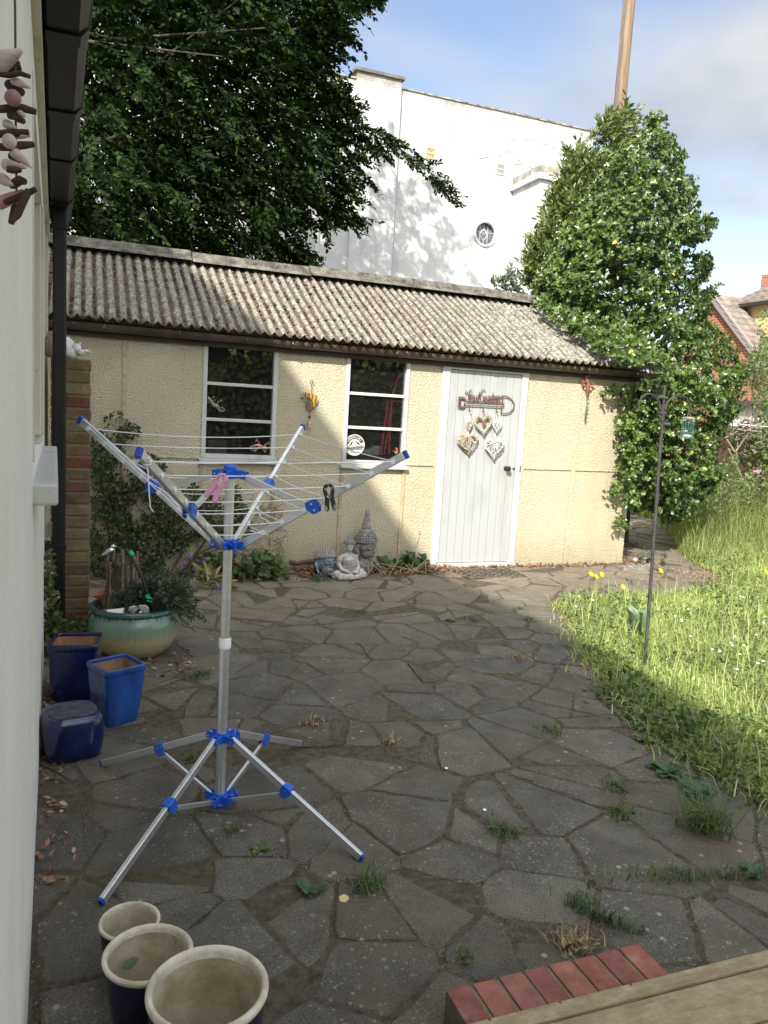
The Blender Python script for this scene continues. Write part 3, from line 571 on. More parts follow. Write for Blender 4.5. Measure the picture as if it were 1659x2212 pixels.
# ------------------------------------------------------------ the house beside the camera
def XW(y): return -.060-.0330*y
house = thing('house', 'cream painted house wall close on the left with black gutter', 'house', (XW(3), 3, 0))
def slab_y(mb, y0, y1, o0, o1, z0, z1):
    'box following the slightly turned wall line; offsets from the wall face'
    v = [(XW(y)+o, y, z) for z in (z0, z1) for y, o in ((y0, o0), (y0, o1), (y1, o1), (y1, o0))]
    mb.add(v, [(0, 3, 2, 1), (4, 5, 6, 7), (0, 1, 5, 4), (1, 2, 6, 5), (2, 3, 7, 6), (3, 0, 4, 7)])
def build_house():
    w = MB(); ya, yb, za, zb = 2.42, 4.15, 1.27, 2.38
    slab_y(w, -9, ya, -.28, 0, -.05, 2.64); slab_y(w, yb, 5.6, -.28, 0, -.05, 2.64); slab_y(w, ya, yb, -.28, 0, -.05, za); slab_y(w, ya, yb, -.28, 0, zb, 2.64)
    w.box(-1.25, XW(5.6)-.28, 5.4, 5.595, -.05, 2.6)
    ob('wall', w, M['house_paint'], house)
    fr = MB(); slab_y(fr, ya+.002, ya+.06, -.2, .004, za+.05, zb); slab_y(fr, yb-.06, yb-.002, -.2, .010, za+.05, zb); slab_y(fr, yb-.12, yb-.062, -.2, -.004, za+.05, zb); slab_y(fr, ya, yb, -.2, -.06, za+.0, za+.05); slab_y(fr, ya, yb, -.2, -.05, zb-.06, zb-.002)
    wi = ob('window', fr, M['house_frame'], house, bevel=.004)
    g = MB(); slab_y(g, ya+.06, yb-.12, -.12, -.116, za+.05, zb-.06); ob('pane', g, M['glass'], wi)
    s = MB(); slab_y(s, ya-.0, yb+.06, -.1, .068, za-.075, za-.012); ob('sill', s, M['white_paint'], wi, bevel=.008)
    b = MB(); slab_y(b, -9, 5.66, .0, .022, 2.50, 2.70); ob('fascia', b, M['house_frame'], house)
    b = MB(); slab_y(b, 4.2, 5.62, .001, .02, .1, 2.5) if False else slab_y(b, 5.42, 5.62, .001, .015, 1.1, 2.5); ob('corner_board', b, M['house_frame'], house)
    g = MB(); y0, y1 = -9, 5.42; prof = [(.024, 2.69), (.024, 2.60), (.036, 2.583), (.122, 2.583), (.146, 2.605), (.156, 2.69), (.148, 2.69), (.138, 2.61), (.118, 2.592), (.04, 2.592), (.032, 2.61), (.032, 2.69)]
    n = len(prof); g.add([(XW(y)+a, y, z) for y in (y0, y1) for a, z in prof], [tuple(range(n-1, -1, -1)), tuple(range(n, 2*n))]+[(i, (i+1) % n, n+(i+1) % n, n+i) for i in range(n)])
    gt = ob('gutter', g, M['black_plastic'], house)
    for y in (2.05, 2.64, 3.34, 4.02, 4.86):
        u = MB(); pr = [(a+(.006 if a > .09 else -.004)*1.0, z-(.007 if z < 2.6 else 0)) for a, z in prof[:6]]+[(.02, 2.70)]; n = len(pr)
        u.add([(XW(q)+a, q, z) for q in (y, y+.075) for a, z in pr], [tuple(range(n-1, -1, -1)), tuple(range(n, 2*n))]+[(i, (i+1) % n, n+(i+1) % n, n+i) for i in range(n)]); ob('union', u, M['black_plastic'], gt)
    yd = 5.05; a = P(113, 900, 1, yd)[0]; b = P(143, 900, 1, yd)[0]; cx = (a+b)/2; hw = (b-a)/2*.97
    d = MB(); d.lathe([(hw*1.0, .10), (hw*1.0, 2.46), (hw*1.25, 2.47), (hw*1.25, 2.60)], (cx, yd, 0), 20, 9); dp = ob('downpipe', d, M['black_plastic'], house, smooth=True)
    z = P(128, 1181, 1, yd-.04)[2]; d = MB(); d.box(XW(yd)+.002, cx+hw+.006, yd-hw-.007, yd-hw-.001, z-.012, z+.012); d.box(XW(yd)+.001, XW(yd)+.03, yd-hw-.03, yd+.02, z-.03, z+.03); ob('pipe_clip', d, M['black_plastic'], dp, bevel=.002)
    for zz in (z+.085, z-.07):
        d = MB(); d.box(XW(yd+.1)+.0, XW(yd+.1)+.055, yd+.08, yd+.13, zz-.045, zz+.045); ob('cable_box', d, M['house_frame'], house, bevel=.004)
    # lean-to roof and the taller block whose shadow falls across the garden
    r = MB(); r.add([(XW(-9)+.10, -9, 2.72), (XW(5.7)+.10, 5.7, 2.72), (-1.35, 5.7, 3.6), (-1.35, -9, 3.6), (XW(-9)+.10, -9, 2.69), (XW(5.7)+.10, 5.7, 2.69), (-1.35, 5.7, 3.55), (-1.35, -9, 3.55)], [(0, 1, 2, 3), (7, 6, 5, 4), (0, 4, 5, 1), (1, 5, 6, 2), (2, 6, 7, 3), (3, 7, 4, 0)])
    tile = mat('roof_tile', (.16, .10, .075), (.26, .18, .13), 5, .9, .02, 20); ob('lean_to_roof', r, tile, house)
    b = MB(); b.box(-7.6, -1.36, -14, 6.0, -.05, 5.05); ob('upper_wall', b, M['house_paint'], house)
    for y0, y1, zr in ((-5.6, 6.2, 9.41), (-14.2, -5.6, 8.85)):
        k = MB(); xr = -4.5; k.prism([(-1.2, y0, 5.0), (xr, y0, zr), (-7.8, y0, 5.0)], (0, y1-y0, 0)); ob('main_roof', k, tile, house)
build_house()
# brick pier with courses
def build_pier():
    x0, x1, y0, y1 = -.20, .033, 5.19, 5.42; pier = thing('brick_pier', 'narrow weathered brick pier standing behind the black downpipe', 'pier', ((x0+x1)/2, y0+.1, 0))
    b = MB(); z = .0; i = 0; r = random.Random(4)
    while z < 1.70:
        h = .067; j = r.uniform(-.004, .004)
        def bk(a, c, d, e): b.box(a+r.uniform(0, .003), c-r.uniform(0, .003)+j, d-r.uniform(0, .004), e, z+.004, z+h+r.uniform(-.002, .002))
        if i % 2: bk(x0, x0+.068, y0, y1); bk(x0+.078, x1, y0, y1)
        else: bk(x0, x1, y0, y1)
        z += .0758; i += 1
    ob('bricks', b, M['pier'], pier, bevel=.006)
    m = MB(); m.box(x0+.004, x1-.006, y0+.004, y1-.006, -.03, z-.004); ob('mortar', m, M['mortar'], pier)
    return z
PIERZ = build_pier()
# conch shells on the pier
def build_conch():
    c = P(163, 748, 1, 5.28); base = np.array([c[0], 5.28, PIERZ-.003]); mb = MB(); r = random.Random(2); pts = []; rad = []
    for i in range(30):
        t = i/29; a = t*5*math.pi; k = (1-t)**1.1; pts.append((base[0]+.085-.185*(1-t)*.85+.02*k*math.cos(a), base[1]+.04*k*math.cos(a), base[2]+.058-.01*t+.034*k*math.sin(a))); rad.append(.008+.044*k)
    mb.tube(pts, rad, 10)
    for i in range(0, 28, 2):
        p = pts[i]; a = r.uniform(0, 6.3); q = (p[0]+r.uniform(-.01, .03), p[1]+rad[i]*1.5*math.cos(a), p[2]+rad[i]*1.5*abs(math.sin(a))); mb.tube([p, q], [rad[i]*.5, .002], 6)
    ob('conch_shell', mb, mat('chalky_shell', (.5, .48, .47), (.78, .76, .75), 30, .8, .004, 60), None, 'spiky chalk white conch shell lying on top of the brick pier', 'shell', smooth=True)
    mb = MB(); c = P(116, 745, 1, 5.24); mb.ell((c[0]-.01, 5.25, PIERZ+.075), (.05, .05, .082), 14, 8, (0, .3, 0)); mb.tube([(c[0]-.03, 5.25, PIERZ+.12), (c[0]+.05, 5.23, PIERZ+.15), (c[0]+.06, 5.22, PIERZ+.13)], [.03, .022, .006], 8)
    ob('snail_shell', mb, mat('tan_shell', (.30, .23, .15), (.45, .37, .26), 20, .6), None, 'tan shell with curved lip half hidden behind the black downpipe', 'shell', smooth=True)
build_conch()
# ------------------------------------------------------------ white building behind
YB = 18.0
def build_white():
    b = thing('white_building', 'tall white stucco building with stained parapet and round leaded window', 'building', (9, YB, 0))
    def X(x, y): return P(x, y, 1, YB)[0]
    def Z(x, y): return P(x, y, 1, YB)[2]
    zt = 9.10; zp = 9.25; xp0 = P(773, 155, 1, YB-.1)[0]; xp1 = P(868, 190, 1, YB-.1)[0]
    cw = P(1048, 505, 1, YB); rw = .285; w = MB(); N_ = 40
    # front face with a round hole: outer grid + ring
    x0, x1, z0 = -6, 12.35, -.05; q = .5; hx0, hx1, hz0, hz1 = cw[0]-q, cw[0]+q, cw[2]-q, cw[2]+q
    wall_holes(w, x0, x1, z0, zt, [], YB+.3, YB+.4)
    for a, c, d, e in ((x0, hx0, z0, zt), (hx1, x1, z0, zt), (hx0, hx1, z0, hz0), (hx0, hx1, hz1, zt)): w.add([(a, YB, d), (c, YB, d), (c, YB, e), (a, YB, e)], [(0, 1, 2, 3)])
    ring = []; sq = []
    for k in range(N_):
        t = 2*math.pi*k/N_; ct, st = math.cos(t), math.sin(t); ring.append((cw[0]+rw*ct, YB, cw[2]+rw*st)); s_ = q/max(abs(ct), abs(st)); sq.append((cw[0]+s_*ct, YB, cw[2]+s_*st))
    w.add(sq+ring+[(p[0], YB+.14, p[2]) for p in ring], [(k, (k+1) % N_, N_+(k+1) % N_, N_+k) for k in range(N_)]+[(N_+k, N_+(k+1) % N_, 2*N_+(k+1) % N_, 2*N_+k) for k in range(N_)])
    w.add([(x0, YB, zt), (x1, YB, zt), (x1, YB+.4, zt), (x0, YB+.4, zt)], [(0, 1, 2, 3)]); w.box(x0, x1, YB+.4, YB+9, z0, 8.4)
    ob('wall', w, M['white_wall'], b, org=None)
    c = MB(); c.box(x0, xp0-.01, YB-.03, YB+.42, zt, zt+.035); c.box(xp1+.01, x1, YB-.03, YB+.42, zt, zt+.035); ob('coping', c, mat('stained_coping', (.10, .095, .075), (.42, .40, .34), 6, .95, detail=9), b)
    p = MB(); p.box(xp0, xp1, YB-.09, YB+.6, z0, zp); pl = ob('pilaster', p, M['white_wall'], b)
    p = MB(); p.box(xp0-.07, xp1+.06, YB-.15, YB+.65, zp+.002, zp+.07); ob('coping', p, mat('dark_coping', (.12, .115, .10), (.2, .19, .17), 6, .9), pl)
    p = MB(); p.box(xp1+.003, xp1+.05, YB-.03, YB, z0, zt-.35); ob('seam', p, mat('grey_pipe', (.45, .44, .46), None, rough=.8), b)
    p = MB(); x = X(683, 520); p.lathe([(.045, z0), (.045, 6.3)], (x, YB-.05, 0), 10); ob('rain_pipe', p, mat('pale_pipe', (.62, .61, .57), None, rough=.6), b, smooth=True)
    # vents
    for n_, (u, v_) in (('yellow', (930, 331)), ('white', (1081, 366))):
        c = P(u, v_, 1, YB); f = MB(); s = .135
        for a, bb, d, e in ((-s, s, -s, -s+.03), (-s, s, s-.03, s), (-s, -s+.03, -s+.03, s-.03), (s-.03, s, -s+.03, s-.03), (-s+.03, s-.03, -.015, .015)): f.box(c[0]+a, c[0]+bb, YB-.02, YB+.01, c[2]+d, c[2]+e)
        for i in range(7):
            xx = c[0]-s+.045+i*.03
            for zz in (-s+.03, .015): f.box(xx, xx+.012, YB-.012, YB+.01, c[2]+zz, c[2]+zz+s-.045)
        vt = ob('vent', f, mat(n_+'_vent', (.66, .55, .30) if n_ == 'yellow' else (.52, .51, .48), None, rough=.7), b)
        f = MB(); f.box(c[0]-s+.01, c[0]+s-.01, YB-.004, YB-.001, c[2]-s+.01, c[2]+s-.01); ob('backing', f, mat('vent_gap', (.035, .03, .02), None), vt)
    # round window
    f = MB(); pts = [(cw[0]+(rw+.01)*math.cos(t), YB-.012, cw[2]+(rw+.01)*math.sin(t)) for t in np.linspace(0, 2*math.pi, 41)]; f.tube(pts, .035, 8, False); win = ob('round_window', f, M['white_wall'], b, smooth=True)
    f = MB(); f.M = Matrix.Translation((cw[0], YB+.10, cw[2])) @ Matrix.Rotation(RAD(90), 4, 'X'); f.lathe([(rw, 0), (rw, .01)], seg=40); ob('pane', f, mat('leaded_glass', (.05, .055, .065), (.16, .18, .22), 5, .12, spec=.6), win)
    f = MB(); y = YB+.085; lead = []
    for dx in (-.11, 0, .11): h = math.sqrt(rw*rw-dx*dx); lead.append([(dx, -h), (dx, h)] if dx else [(0, .13), (0, h)])
    for dz in (.05,): h = math.sqrt(rw*rw-dz*dz); lead += [[(-h, dz), (-.1, dz)], [(.1, dz), (h, dz)]]
    lead += [[(.09*math.sin(t)*(1 if k else -1), .13-.09*t) for t in np.linspace(0, math.pi, 9)] for k in (0, 1)]+[[(.05*math.cos(t), .05+.05*math.sin(t)) for t in np.linspace(0, 6.283, 13)], [(-.1, .02), (-.06, .09), (0, .13), (.06, .09), (.1, .02)], [(0, -.15), (0, -.28)]]
    for L_ in lead: f.tube([(cw[0]+a, y, cw[2]+c) for a, c in L_], .009, 5)
    ob('lead_tracery', f, mat('pale_lead', (.5, .5, .5), None, rough=.5), win)
    # projecting stack at the right, its cornice seen from the left
    c0 = P(1100, 410, 1, YB); xs = c0[0]+.05; r = ray(1162, 420); ys = xs/r[0]*r[1]; s = MB(); zc = P(1100, 408, 1, YB)[2]
    s.box(xs+.06, 12.6, ys+.06, YB-.001, z0, zc-.06); st = ob('stack', s, M['white_wall'], b)
    s = MB(); s.box(xs-.03, 12.7, ys-.03, YB-.002, zc-.058, zc+.07); ob('cornice', s, M['white_wall'], st)
    s = MB(); s.box(xs+.02, 12.65, ys+.02, YB-.003, zc+.072, zc+.26); ob('weathered_cap', s, mat('lichen_cap', (.20, .19, .15), (.42, .40, .35), 6, .95, detail=8), st)
    # cracks as thin fillets
    cr = MB()
    for L_ in ([(1060, 262), (1090, 290), (1099, 305), (1130, 300), (1160, 308), (1190, 315), (1215, 322), (1250, 330)], [(1099, 305), (1095, 325), (1080, 338), (1050, 342), (1020, 345)], [(1080, 338), (1100, 325), (1112, 340), (1130, 352)], [(1100, 352), (1135, 358), (1180, 370), (1215, 375)], [(1081, 352), (1085, 330)], [(1040, 535), (1046, 560)], [(1093, 382), (1100, 400)], [(1170, 250), (1190, 300), (1215, 360)]):
        pts = []
        for (a, c), (d, e) in zip(L_, L_[1:]):
            for t in (0, .33, .66): pts.append(P(a+(d-a)*t+random.uniform(-2, 2), c+(e-c)*t+random.uniform(-2, 2), 1, YB-.002))
        cr.tube(pts, [random.uniform(.003, .009) for _ in pts], 4)
    ob('crack', cr, mat('crack_line', (.13, .125, .115), None, rough=1), b, kind='stuff')
build_white()
# ------------------------------------------------------------ brick house far right
def build_brick_house():
    t = NT('far_red_brick'); bt = t.n('ShaderNodeTexBrick'); bt.inputs['Scale'].default_value = 1; bt.inputs['Brick Width'].default_value = .225; bt.inputs['Row Height'].default_value = .075; bt.inputs['Mortar Size'].default_value = .008
    bt.inputs['Color1'].default_value = (.33, .09, .055, 1); bt.inputs['Color2'].default_value = (.42, .14, .085, 1); bt.inputs['Mortar'].default_value = (.40, .33, .27, 1)
    sx = t.n('ShaderNodeSeparateXYZ'); t.l(t.tc.outputs['Object'], sx.inputs[0]); k = t.n('ShaderNodeCombineXYZ'); t.l(sx.outputs[1], k.inputs[0]); t.l(sx.outputs[2], k.inputs[1]); t.l(k.outputs[0], bt.inputs[0]); t.set(col=bt.outputs[0], rough=.9, spec=.2)
    XH = 16.0; A = P(1545, 640, 0, XH); B = P(1650, 782, 0, XH); sl_ = (A[2]-B[2])/(A[1]-B[1]); yr, zr = A[1], A[2]+.0; ye = B[1]-.3; ze = zr-sl_*(yr-ye); yb = 2*yr-ye
    h = thing('brick_house', 'red brick gabled house with grey tiled roof beyond the holly', 'house', (XH+3, yr, 0))
    w = MB(); w.prism([(XH, ye+.1, -.05), (XH, yb-.1, -.05), (XH, yb-.1, ze-.1), (XH, yr, zr-.12), (XH, ye+.1, ze-.1)], (9, 0, 0)); ob('wall', w, t.m, h, org=None)
    tl = NT('pantile'); bt = tl.n('ShaderNodeTexBrick'); bt.inputs['Scale'].default_value = 1; bt.inputs['Brick Width'].default_value = .3; bt.inputs['Row Height'].default_value = .26; bt.inputs['Mortar Size'].default_value = .02; bt.offset = .5
    bt.inputs['Color1'].default_value = (.20, .165, .13, 1); bt.inputs['Color2'].default_value = (.27, .225, .18, 1); bt.inputs['Mortar'].default_value = (.08, .07, .06, 1); tl.l(tl.mapped((1, 1.25, 1)), bt.inputs[0]); tl.set(col=bt.outputs[0], rough=.9); tl.bump(bt.outputs['Fac'], .03, -1)
    def tiled(name, e0, e1, r0, r1, par):
        'rows of profiled tiles between an eave line and a ridge line'
        e0, e1, r0, r1 = (np.array(q, float) for q in (e0, e1, r0, r1)); n = max(4, int(np.linalg.norm(r0-e0)/.24)); m = int(np.linalg.norm(e1-e0)/.15); mb = MB()
        for i in range(n):
            a, b = i/n, (i+1)/n; v = []; f = []
            for j in range(m+1):
                u = j/m; p = e0+(e1-e0)*u; q = r0+(r1-r0)*u; o = .03*(j % 2); lo = p+(q-p)*a; hi = p+(q-p)*b
                v += [lo+[0, 0, .05+o], hi+[0, 0, .005+o], lo-[0, 0, .02]]
            for j in range(m): f += [(3*j, 3*j+3, 3*j+4, 3*j+1), (3*j+2, 3*j+5, 3*j+3, 3*j)]
            mb.add(v, f)
        return ob(name, mb, tl, par)
    tl = mat('pantile', (.15, .125, .10), (.30, .255, .21), 3, .9, .01, 30, detail=8)
    rf = tiled('roof', (XH-.15, ye-.1, ze-.02-.1*sl_), (XH+9, ye-.1, ze-.02-.1*sl_), (XH-.15, yr, zr+.04), (XH+9, yr, zr+.04), h); tiled('roof', (XH-.15, yb+.1, ze-.1), (XH+9, yb+.1, ze-.1), (XH-.15, yr, zr+.04), (XH+9, yr, zr+.04), h)
    for y0, y1 in ((ye-.1, yr), (yb+.1, yr)):
        k = MB(); k.bar((XH-.10, y0, ze-.10), (XH-.10, y1, zr-.04), .06, .17); ob('bargeboard', k, mat('grey_board', (.28, .25, .24), None, rough=.7), h)
    wn = P(1622, 782, 0, XH); f = MB(); f.box(XH-.03, XH+.02, wn[1]-.42, wn[1]+.42, wn[2]-.5, wn[2]-.02); wi = ob('window', f, mat('red_frame', (.25, .075, .05), None, rough=.6), h); f = MB(); f.box(XH-.036, XH-.031, wn[1]-.34, wn[1]+.34, wn[2]-.42, wn[2]-.1); ob('pane', f, mat('dark_pane', (.05, .06, .07), None, rough=.1), wi)
    # taller rendered wing rising behind the tiled slope
    X2 = XH+.8; ev = P(1592, 664, 0, X2); en = P(1700, 650, 0, X2)
    d = MB(); d.box(X2, X2+3.2, en[1]-2, ev[1], -.05, ev[2]-.03); dm = ob('wing', d, mat('flaking_yellow_render', (.62, .47, .24), (.74, .70, .62), 1.6, .9, lo=.52, hi=.6), h)
    rt = P(1560, 632, 0, X2+1.7); tiled('roof', (X2-.2, ev[1]+.3, ev[2]+.04), (X2-.2, en[1]-2.2, ev[2]+.04), (X2+1.7, ev[1]+.3, rt[2]), (X2+1.7, en[1]-2.2, rt[2]), dm); k = MB(); k.box(X2-.26, X2-.19, en[1]-2.2, ev[1]+.25, ev[2]-.06, ev[2]+.03); ob('gutter', k, mat('dark_gutter', (.03, .03, .03), None, rough=.5), dm)
    k = MB(); c = P(1658, 640, 0, X2+1.5); k.box(X2+1.3, X2+1.9, c[1]-.5, c[1]+.1, rt[2]-.5, rt[2]+.22); ob('chimney', k, t.m, dm)
build_brick_house()
def build_white_lean():
    k = MB(); a = P(1598, 868, 0, 15.2); b = P(1650, 960, 0, 15.2); k.box(15.2, 17, b[1]-1.6, a[1]+.6, -.05, a[2]-.12); o = thing('outhouse', 'white painted outhouse wall glimpsed through leaves below the brick gable', 'outhouse', (15.8, a[1], 0)); ob('wall', k, M['white_wall'], o)
    k = MB(); k.box(15.0, 17.1, b[1]-1.8, a[1]+.8, a[2]-.118, a[2]+.02); ob('roof', k, mat('felt_roof', (.06, .055, .05), None, rough=.9), o)
build_white_lean()
# ------------------------------------------------------------ telegraph pole
tp = MB(); cx = 12.36; tp.lathe([(.165, -.05), (.16, 4), (.15, 9), (.135, 17)], (cx, 17, 0), 18); polew = NT('pole_timber'); v = polew.mapped((9, 9, .5)); polew.set(col=polew.ramp(polew.noise(1.6, 8, .65, v, .4), [(.3, (.11, .07, .045)), (.5, (.235, .165, .11)), (.7, (.33, .25, .175))]), rough=.9, spec=.2); polew.bump(polew.noise(5, 6, .7, v), .02, .8)
tpo = thing('telegraph_pole', 'tall brown timber telegraph pole rising behind the bay tree', 'telegraph pole', (cx, 17, 0)); ob('pole', tp, polew.m, tpo, smooth=True)
tc_ = MB(); tc_.tube([(cx-.16+.008*math.sin(z), 17-.08, z) for z in np.linspace(.2, 16.9, 30)], .017, 6); ob('cable', tc_, mat('grey_cable', (.10, .10, .11), None, rough=.6), tpo)
# ------------------------------------------------------------ rotary airer
def build_airer():
    C0 = np.array([.485, 2.756, 0.0]); A = thing('rotary_airer', 'freestanding aluminium rotary clothes airer with blue joints and four open arms', 'clothes airer', C0)
    ZT, ZA, ZC, ZL, ZB = 1.274, 1.016, .648, .284, .032
    p = MB(); p.lathe([(.0185, .012), (.0185, ZC)], C0, 24); ob('pole', p, M['alu'], A, smooth=True)
    p = MB(); p.lathe([(.0165, ZC-.02), (.0165, ZT)], C0, 24); ob('pole', p, M['alu'], A, smooth=True)
    p = MB(); p.lathe([(.0225, ZC-.018), (.0225, ZC+.016), (.0205, ZC+.02), (.0205, ZC-.022)], C0, 24); ob('collar', p, M['white_plastic'], A, smooth=True)
    p = MB(); p.lathe([(.0205, .0), (.0205, .018)], C0, 20); ob('foot_plug', p, M['blue_dark'], A, smooth=True)
    hub = C0+[0, 0, ZA]
    tips_px = {0: (879, 981), 1: (655, 922), 2: (172, 906), 3: (299, 977)}; th = -.619; Rr, Hh = .632, .3835
    tips = []
    for k in range(4):
        r = ray(*tips_px[k]); r = r/np.linalg.norm(r); Lr = .735; d0 = CAM-hub; b = d0@r; c = d0@d0-Lr*Lr; disc = max(b*b-c, 0); a = th+k*math.pi/2
        pred = hub+[Rr*math.cos(a), Rr*math.sin(a), Hh]; cand = [CAM+r*(-b+s*math.sqrt(disc)) for s in (-1, 1)]; tips.append(min(cand, key=lambda q: np.linalg.norm(q-pred)))
    def hubpiece(z, angs, up, name, lever):
        m = MB(); m.lathe([(.0235, z-.018), (.0235, z+.018), (.0195, z+.019), (.0195, z-.019)], C0, 20)
        if up: m.lathe([(.024, z+.012), (.023, z+.024), (.016, z+.031), (.004, z+.033)], C0, 20)
        for a in angs:
            d = np.array([math.cos(a), math.sin(a), 0]); s = np.array([-math.sin(a), math.cos(a), 0])
            for q in (-.0125, .0125): m.bar(C0+[0, 0, z]+d*.018+s*q, C0+[0, 0, z+(-.006 if up else .0)]+d*.064+s*q, .0045, .028)
            m.bar(C0+[0, 0, z+.010]+d*.018, C0+[0, 0, z+.010]+d*.034, .024, .004)
        if lever:
            a = (angs[2]+angs[3])/2 if lever == 1 else (angs[3]+angs[0])/2; d = np.array([math.cos(a), math.sin(a), 0]); s = np.array([-math.sin(a), math.cos(a), 0])
            m.bar(C0+[0, 0, z]+d*.02, C0+[0, 0, z-.002]+d*.058, .018, .012); m.bar(C0+[0, 0, z-.022]+d*.06, C0+[0, 0, z+.018]+d*.06, .036, .009, (1, 0, 0.01))
        h = ob(name, m, M['blue_plastic'], A, bevel=.0018)
        for a in angs:
            s = np.array([-math.sin(a), math.cos(a), 0]); d = np.array([math.cos(a), math.sin(a), 0]); c = C0+[0, 0, z-.004]+d*.053; b = MB(); b.tube([c-s*.017, c+s*.017], .0036, 8); ob('rivet', b, M['steel'], h, smooth=True)
        return h
    an = [math.atan2(t[1]-hub[1], t[0]-hub[0]) for t in tips]
    hubpiece(ZA, an, False, 'arm_hub', 2); hubpiece(ZT, an, True, 'top_hub', 0)
    eye = []
    FR = [.925, .80, .665, .535, .405, .27, .15]
    for k in range(4):
        t = tips[k]; d = t-hub; L = np.linalg.norm(d); d = d/L; hz = np.array([math.cos(an[k]), math.sin(an[k]), 0]); s = np.array([-math.sin(an[k]), math.cos(an[k]), 0]); up = np.cross(s, d)*-1.0
        up = up if up[2] > 0 else -up
        a0 = hub+hz*.045+[0, 0, 0]; m = MB(); m.bar(a0, t-d*.012, .016, .028, up); arm = ob('arm', m, M['alu'], A, bevel=.002)
        m = MB(); m.bar(t-d*.011, t+d*.004, .0175, .0295, up); ob('end_cap', m, M['blue_dark'], arm, bevel=.002)
        row = []
        for f in FR:
            c = a0+(t-a0)*f; row.append(c); m = MB(); m.tube([c-s*.0105, c+s*.0105], [.0062, .0062], 10); m.tube([c-s*.013, c-s*.0095], [.0085, .0085], 10); m.tube([c+s*.0095, c+s*.013], [.0085, .0085], 10); ob('eyelet', m, M['white_plastic'], arm, smooth=True)
        eye.append(row)
        fb = .455; c = a0+(t-a0)*fb; b = MB()
        for q in (-.0112, .0112): b.prism([c+s*q+d*x+up*y for x, y in ((-.022, .019), (.022, .019), (.026, -.004), (.012, -.030), (-.012, -.030), (-.026, -.004))], s*.004*(1 if q > 0 else -1))
        b.bar(c-d*.022+up*.018, c+d*.022+up*.018, .026, .004, up); br = ob('slide_bracket', b, M['blue_plastic'], A, bevel=.0015)
        for x, y in ((0, .006), (0, -.018)): b = MB(); q = c+d*x+up*y; b.tube([q-s*.0175, q+s*.0175], .0038, 8); ob('rivet', b, M['steel'], br, smooth=True)
        m = MB(); m.bar(C0+[0, 0, ZT-.006]+hz*.045, c-up*.014, .011, .020); ob('strut', m, M['alu'], A, bevel=.0015)
    # one cord wound round and round through the eyelets
    cp = []
    for i in range(len(FR)):
        for k in (3, 0, 1, 2):
            p = eye[k][i]; q = eye[(k+1) % 4][i] if k != 2 else (eye[3][i+1] if i+1 < len(FR) else eye[3][i]); sag = (.022 if (i == 0 and k == 1) else .006+.004*((i*3+k) % 3))
            cp.append([p+(q-p)*t+np.array([0, 0, -sag*4*t*(1-t)]) for t in np.linspace(0, 1, 9)])
    m = MB()
    for seg in cp: m.tube(seg, .0019, 6)
    e = eye[3][0]; m.tube([e, e+[.004, -.012, -.03], e+[.008, -.014, -.09], e+[.012, -.010, -.13], e+[.02, -.006, -.142]], .0018, 6); m.tube([e+[-.012, -.01, .008], e+[.008, -.014, .01], e+[.012, -.012, -.008], e+[-.008, -.014, -.01]], .002, 6)
    e = eye[0][6]; m.tube([e+[-.03, -.01, .0], e+[.0, -.014, .004], e+[.016, -.012, -.008], e+[-.01, -.014, -.004], e+[-.05, -.012, .008]], .0019, 6)
    e = eye[1][5]; m.tube([e, e+[.02, -.03, -.035], e+[.05, -.07, -.05], e+[.07, -.11, -.05]], .0018, 6)
    ob('clothes_line', m, M['cord'], A, smooth=True)
    # legs
    feet = [(.887, 2.283), (.921, 3.204), (.077, 3.216), (.056, 2.28)]; la = [math.atan2(y-C0[1], x-C0[0]) for x, y in feet]
    hubpiece(ZL, la, False, 'leg_hub', 1); hubpiece(ZB+.012, la, False, 'lower_hub', 1)
    for (x, y), a in zip(feet, la):
        d2 = np.array([math.cos(a), math.sin(a), 0]); s = np.array([-math.sin(a), math.cos(a), 0]); p0 = C0+[0, 0, ZL]+d2*.045; p1 = np.array([x, y, .013]); d = (p1-p0)/np.linalg.norm(p1-p0); up = np.cross(d, s); up = up if up[2] > 0 else -up
        m = MB(); m.bar(p0, p1, .0165, .0265, up); lg = ob('leg', m, M['alu'], A, bevel=.002); m = MB(); m.bar(p1-d*.004, p1+d*.007, .0172, .0272, up); ob('end_cap', m, M['blue_dark'], lg, bevel=.002)
        c = p0+(p1-p0)*.45; b = MB()
        for q in (-.0112, .0112): b.prism([c+s*q+d*u+up*v for u, v in ((-.018, .018), (.018, .018), (.022, -.006), (.008, -.03), (-.012, -.03), (-.022, -.006))], s*.004*(1 if q > 0 else -1))
        b.bar(c-d*.018+up*.017, c+d*.018+up*.017, .026, .004, up); br = ob('slide_bracket', b, M['blue_plastic'], A, bevel=.0015)
        for v in (.004, -.019): b = MB(); q = c+up*v; b.tube([q-s*.017, q+s*.017], .0036, 8); ob('rivet', b, M['steel'], br, smooth=True)
        m = MB(); m.bar(C0+[0, 0, ZB+.012]+d2*.045, c-up*.018, .010, .017); ob('strut', m, M['alu'], A, bevel=.0015)
    return eye
EYE = build_airer()
